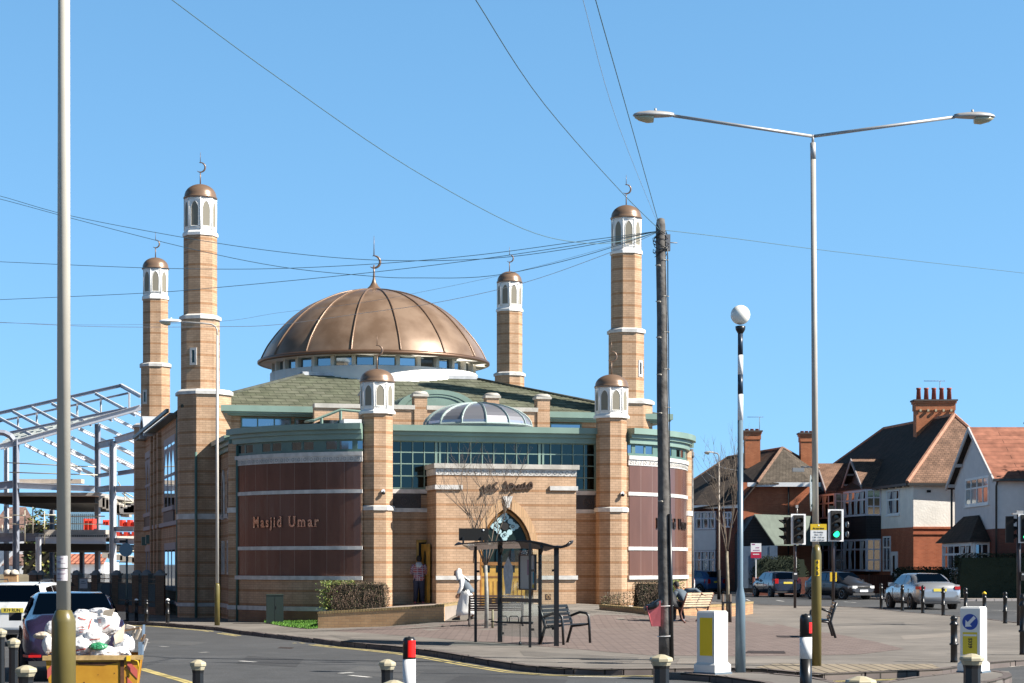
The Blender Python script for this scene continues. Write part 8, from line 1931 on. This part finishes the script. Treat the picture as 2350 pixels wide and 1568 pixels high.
E = [('pelvis', 'chest'), ('chest', 'neck'), ('neck', 'hb'), ('chest', 'sl'), ('sl', 'el'), ('el', 'wl'), ('chest', 'sr'), ('sr', 'er'), ('er', 'wr'), ('pelvis', 'hl'), ('hl', 'kl'), ('kl', 'al'), ('al', 'tl'), ('pelvis', 'hr'), ('hr', 'kr'), ('kr', 'ar'), ('ar', 'tr')]
hand(J, E, 'wl', (-.35, 0, -1), (-1, -.2, .2), 'L'); hand(J, E, 'wr', (-.35, 0, -1), (-1, .2, .2), 'r')
skinned('body', J, E, SKIN, t); head(t, (-.27, 0, 1.38), (-1, -.1, -.45), .088, hairtype='none')
CLW = mat('white_cloth', (.76, .74, .70), .8, bump=.2, bscale=15); CLG = mat('grey_waistcoat', (.11, .135, .16), .8, var=.1)
mb = MB(); cloth(mb, [((.0, 0, .90), .17, .15), ((.01, 0, .75), .19, .17), ((.0, 0, .5), .23, .19), ((-.01, 0, .28), .28, .21), ((-.01, 0, .16), .31, .22, .03)], 28, .03, 3); mb.build('long_skirt', CLW, t)
mb = MB(); cloth(mb, [((.06, 0, .80), .20, .17, .03), ((.02, 0, .92), .18, .16), ((-.05, 0, 1.06), .165, .17), ((-.11, 0, 1.18), .13, .17), ((-.17, 0, 1.26), .07, .09)], 22, .02, 5); mb.build('waistcoat', CLG, t)
mb = MB()
for y in (-1, 1): mb.path([(-.12, y * .13, 1.21), (-.13, y * .20, 1.10), (-.145, y * .215, .97), (-.20, y * .20, .86), (-.24, y * .18, .80)], [.07, .068, .06, .05, .042], 12)
mb.build('sleeves', CLW, t)
mb = MB(); rings = []
for k, (cx, cz, rx, ry, fr) in enumerate([(-.20, 1.19, .17, .19, .0), (-.19, 1.25, .13, .14, 0), (-.235, 1.32, .105, .095, 0), (-.245, 1.38, .115, .10, 0), (-.25, 1.44, .105, .095, 0), (-.255, 1.49, .06, .06, 0), (-.255, 1.50, .01, .01, 0)]):
    rings.append([(cx + rx * math.cos(R(18 * j)) * (.72 if abs(j - 10) < 3 else 1), ry * math.sin(R(18 * j)), cz + .04 * math.cos(R(18 * j))) for j in range(20)])
mb.loft(rings); mb.extr([(-.12, -.10, 1.32), (.10, -.13, 1.16), (.08, -.02, 1.12), (-.06, .0, 1.22)], (0, .12, .02)); mb.build('headscarf', CLW, t)
SHOE = mat('dark_shoe', (.02, .018, .016), .5)
def shoe(mb, x, y, z, ang, dx=-1, L=.25):
    X = T(x, y, z) @ Matrix.Rotation(ang, 4, 'Y'); mb.X = X
    mb.loft([[(dx * a, b * math.cos(R(30 * j)), max(-.01, c * math.sin(R(30 * j)) + c * .4)) for j in range(12)] for a, b, c in ((-.06, .02, .02), (-.05, .038, .06), (.03, .042, .065), (.12, .045, .04), (L - .07, .03, .02))]); mb.X = Matrix.Identity(4)
mb = MB(); shoe(mb, -.24, -.08, .02, 0); shoe(mb, .19, .08, .05, R(-20)); mb.build('shoes', SHOE, t)
# man at the side door, seen from behind
gd_ = PS(1050, 1510, 66.9); t = thing('person', 'person in plaid shirt and dark jeans standing at the side doorway, back turned', 'person', (gd_.x, 66.2, .455))
J = {'pelvis': ((0, 0, .86), (.14, .11)), 'chest': ((0, .02, 1.18), (.15, .11)), 'neck': ((0, .04, 1.35), .05), 'hb': ((0, .06, 1.40), .05), 'sl': ((-.17, .0, 1.29), .055), 'el': ((-.25, .02, 1.04), .045), 'wl': ((-.14, .20, 1.0), .028), 'sr': ((.17, 0, 1.29), .055), 'er': ((.25, .02, 1.04), .045), 'wr': ((.13, .2, 1.0), .028),
     'hl': ((-.09, 0, .82), .09), 'kl': ((-.11, .02, .46), .065), 'al': ((-.12, 0, .08), .042), 'tl': ((-.14, .14, .03), .035), 'hr': ((.09, 0, .82), .09), 'kr': ((.11, .02, .46), .065), 'ar': ((.12, 0, .08), .042), 'tr': ((.15, .14, .03), .035)}
E = [('pelvis', 'chest'), ('chest', 'neck'), ('neck', 'hb'), ('chest', 'sl'), ('sl', 'el'), ('el', 'wl'), ('chest', 'sr'), ('sr', 'er'), ('er', 'wr'), ('pelvis', 'hl'), ('hl', 'kl'), ('kl', 'al'), ('al', 'tl'), ('pelvis', 'hr'), ('hr', 'kr'), ('kr', 'ar'), ('ar', 'tr')]
hand(J, E, 'wl', (.5, .8, 0), (0, 0, 1), 'L'); hand(J, E, 'wr', (-.5, .8, 0), (0, 0, 1), 'r')
skinned('body', J, E, SKIN, t); head(t, (0, .08, 1.49), (0, 1, -.35), .088, hairtype='thick')
PLAID = brick('plaid_shirt', (.30, .05, .06), (.12, .11, .17), (.32, .30, .36), bw=.09, rh=.07, msize=.012, offset=0, dirt=.1, bump=0)
mb = MB(); cloth(mb, [((0, 0, .78), .19, .145), ((0, 0, .92), .19, .145), ((0, .0, 1.08), .19, .145), ((0, .0, 1.22), .205, .145), ((0, .01, 1.31), .17, .12), ((0, .02, 1.37), .08, .08)], 22, .02, 7)
for y in (-1, 1): mb.path([(y * .15, 0, 1.31), (y * .215, .0, 1.20), (y * .255, .02, 1.05), (y * .20, .12, 1.01), (y * .15, .19, 1.0)], [.075, .072, .062, .055, .045], 12)
mb.build('plaid_shirt', PLAID, t)
mb = MB(); cloth(mb, [((0, -.10, 1.20), .05, .03), ((0, -.13, 1.25), .10, .05), ((0, -.11, 1.33), .11, .06), ((0, -.04, 1.38), .10, .08), ((0, .0, 1.40), .07, .06)], 16, .01, 2); mb.build('hood', mat('pale_hood', (.35, .40, .45), .9), t)
JEAN = mat('dark_jeans', (.018, .024, .05), .85, var=.2)
mb = MB(); mb.path([(-.06, 0, .90), (-.09, 0, .78), (-.105, .01, .46), (-.12, 0, .08)], [.11, .115, .085, .065], 14); mb.path([(.06, 0, .90), (.09, 0, .78), (.105, .01, .46), (.12, 0, .08)], [.11, .115, .085, .065], 14); cloth(mb, [((0, 0, .74), .17, .12), ((0, 0, .92), .17, .13)], 18); mb.build('jeans', JEAN, t)
mb = MB()
for x in (-.125, .135): mb.X = T(x, .02, .02) @ rotz(R(90)); mb.loft([[(a, b * math.cos(R(30 * j)), max(-.015, c * math.sin(R(30 * j)) + c * .4)) for j in range(12)] for a, b, c in ((-.08, .02, .02), (-.07, .04, .05), (.03, .045, .06), (.12, .045, .035), (.17, .03, .02))])
mb.X = Matrix.Identity(4); mb.build('shoes', mat('trainer_red', (.35, .08, .08), .6), t)
# two people on the slatted bench
def seated(loc, rz, label, top, leg, lean, arm=None, cap=None):
    t = thing('person', label, 'person', loc, rz)      # faces local +y, seat height .45
    lx = lean
    J = {'pelvis': ((0, 0, .52), (.14, .11)), 'chest': ((lx * .6, .14, .82), (.14, .11)), 'neck': ((lx, .24, .98), .05), 'hb': ((lx, .28, 1.02), .045), 'sl': ((lx * .8 - .16, .18, .92), .052), 'el': ((lx - .22, .26, .70), .043), 'wl': ((lx * .5 - .10, .42, .58), .027), 'sr': ((lx * .8 + .16, .16, .93), .052)}
    if arm: J['er'] = (arm[0], .043); J['wr'] = (arm[1], .027)
    else: J['er'] = ((lx + .22, .26, .70), .043); J['wr'] = ((lx * .5 + .10, .42, .58), .027)
    J.update({'hl': ((-.09, .03, .52), .085), 'kl': ((-.12, .42, .50), .062), 'al': ((-.12, .42, .09), .04), 'tl': ((-.13, .56, .04), .035), 'hr': ((.09, .03, .52), .085), 'kr': ((.12, .40, .50), .062), 'ar': ((.14, .30, .10), .04), 'tr': ((.15, .42, .03), .035)})
    E = [('pelvis', 'chest'), ('chest', 'neck'), ('neck', 'hb'), ('chest', 'sl'), ('sl', 'el'), ('el', 'wl'), ('chest', 'sr'), ('sr', 'er'), ('er', 'wr'), ('pelvis', 'hl'), ('hl', 'kl'), ('kl', 'al'), ('al', 'tl'), ('pelvis', 'hr'), ('hr', 'kr'), ('kr', 'ar'), ('ar', 'tr')]
    w = Vector(J['wr'][0]); hand(J, E, 'wl', (.3, .6, -.6), (1, 0, 0), 'L'); hand(J, E, 'wr', (w - Vector(J['er'][0])), (0, 1, .1), 'r')
    skinned('body', J, E, SKIN, t); head(t, (lx, .33, 1.10), (.1, 1, -.7), .09, hairtype='short')
    mb = MB(); cloth(mb, [((0, .0, .46), .19, .15), ((lx * .2, .03, .60), .19, .15), ((lx * .55, .11, .78), .20, .15), ((lx * .85, .18, .92), .19, .13), ((lx, .23, .99), .08, .08)], 20, .02, 4)
    for a in ('l', 'r'): p0, p1, p2 = [Vector(J[q + a][0]) for q in ('s', 'e', 'w')]; mb.path([p0, p0.lerp(p1, .5), p1, p1.lerp(p2, .9)], [.075, .07, .06, .045], 12)
    mb.build('jacket', top, t)
    mb = MB()
    for a in ('l', 'r'): p0, p1, p2 = [Vector(J[q + a][0]) for q in ('h', 'k', 'a')]; mb.path([p0, p1.lerp(p0, .1), p1, p2.lerp(p1, .1), p2], [.11, .09, .085, .075, .065], 12)
    mb.build('trousers', leg, t)
    mb = MB()
    for a in ('l', 'r'): p = Vector(J['a' + a][0]); mb.X = T(p.x, p.y + .02, .03) @ rotz(R(90)); mb.loft([[(q, b * math.cos(R(30 * j)), max(-.02, c * math.sin(R(30 * j)) + c * .4)) for j in range(12)] for q, b, c in ((-.08, .02, .02), (-.07, .04, .05), (.03, .045, .06), (.12, .045, .035), (.17, .03, .02))])
    mb.X = Matrix.Identity(4); mb.build('shoes', mat('grey_shoe', (.10, .11, .14), .5), t)
bx, by, bz = BENCH; u_ = Vector((math.cos(R(50)), math.sin(R(50))))
p = Vector((bx, by)) - u_ * .22 + Vector((-u_.y, u_.x)) * .05
seated((p.x, p.y, bz - .0), R(42), 'person in grey blue jacket bent forward on the pale bench, arm over its back', mat('grey_blue_jacket', (.09, .12, .15), .8, var=.2), mat('black_trousers', (.012, .013, .018), .8), -.10, arm=((.26, -.12, .96), (.30, -.28, .86)))
p = Vector((bx, by)) - u_ * .78 + Vector((-u_.y, u_.x)) * .12
seated((p.x, p.y, bz), R(60), 'person in black seated at the bench end, mostly hidden by the wooden pole', mat('black_jacket', (.012, .012, .014), .7), mat('black_trousers', (.012, .013, .018), .8), -.04)
# ================================================================== unseen terraces, added to fill the window reflections and block low sky
def terrace(nm, x0, y0, x1, y1, h, label):
    t = thing('terraced_house', label, 'house', (0, 0, 0), 0, 'terraced houses across the road'); d = Vector((x1 - x0, y1 - y0)); L = d.length; d.normalize(); n = Vector((d.y, -d.x))
    mb = MB(); b = [(x0, y0), (x1, y1), (x1 - n.x * 8, y1 - n.y * 8), (x0 - n.x * 8, y0 - n.y * 8)]; mb.prism(b, -.3, h); mb.build('wall', REDB if y0 == y1 else DARKB, t)
    mb = MB(); m0, m1 = (x0 - n.x * 4, y0 - n.y * 4), (x1 - n.x * 4, y1 - n.y * 4); mb.add([(*b[0], h), (*b[1], h), (*b[2], h), (*b[3], h), (*m0, h + 3), (*m1, h + 3)], [(0, 1, 5, 4), (2, 3, 4, 5), (1, 2, 5), (3, 0, 4), (3, 2, 1, 0)]); mb.build('roof', DARKT, t, rc=True)
    i = 0
    while i * 3.2 + 1.8 < L:
        for z in (.9, 3.6):
            o = Vector((x0, y0)) + d * (i * 3.2 + .8) + n * .0; window(t, (o.x, o.y, z), (d.x, d.y), 1.3, 1.5, 2, 2, WHITEP, HGL, .08, .06, .05)
        i += 1
for k in range(5): terrace('t', 34 - 14 * k, -14, 20.4 - 14 * k, -14, 6.0, 'brick terraced house across the road behind the viewpoint')
for k in range(7): terrace('t', -34, 12 + 16 * k, -34, 27.4 + 16 * k, 6.2, 'brick terraced house on the left outside the frame')
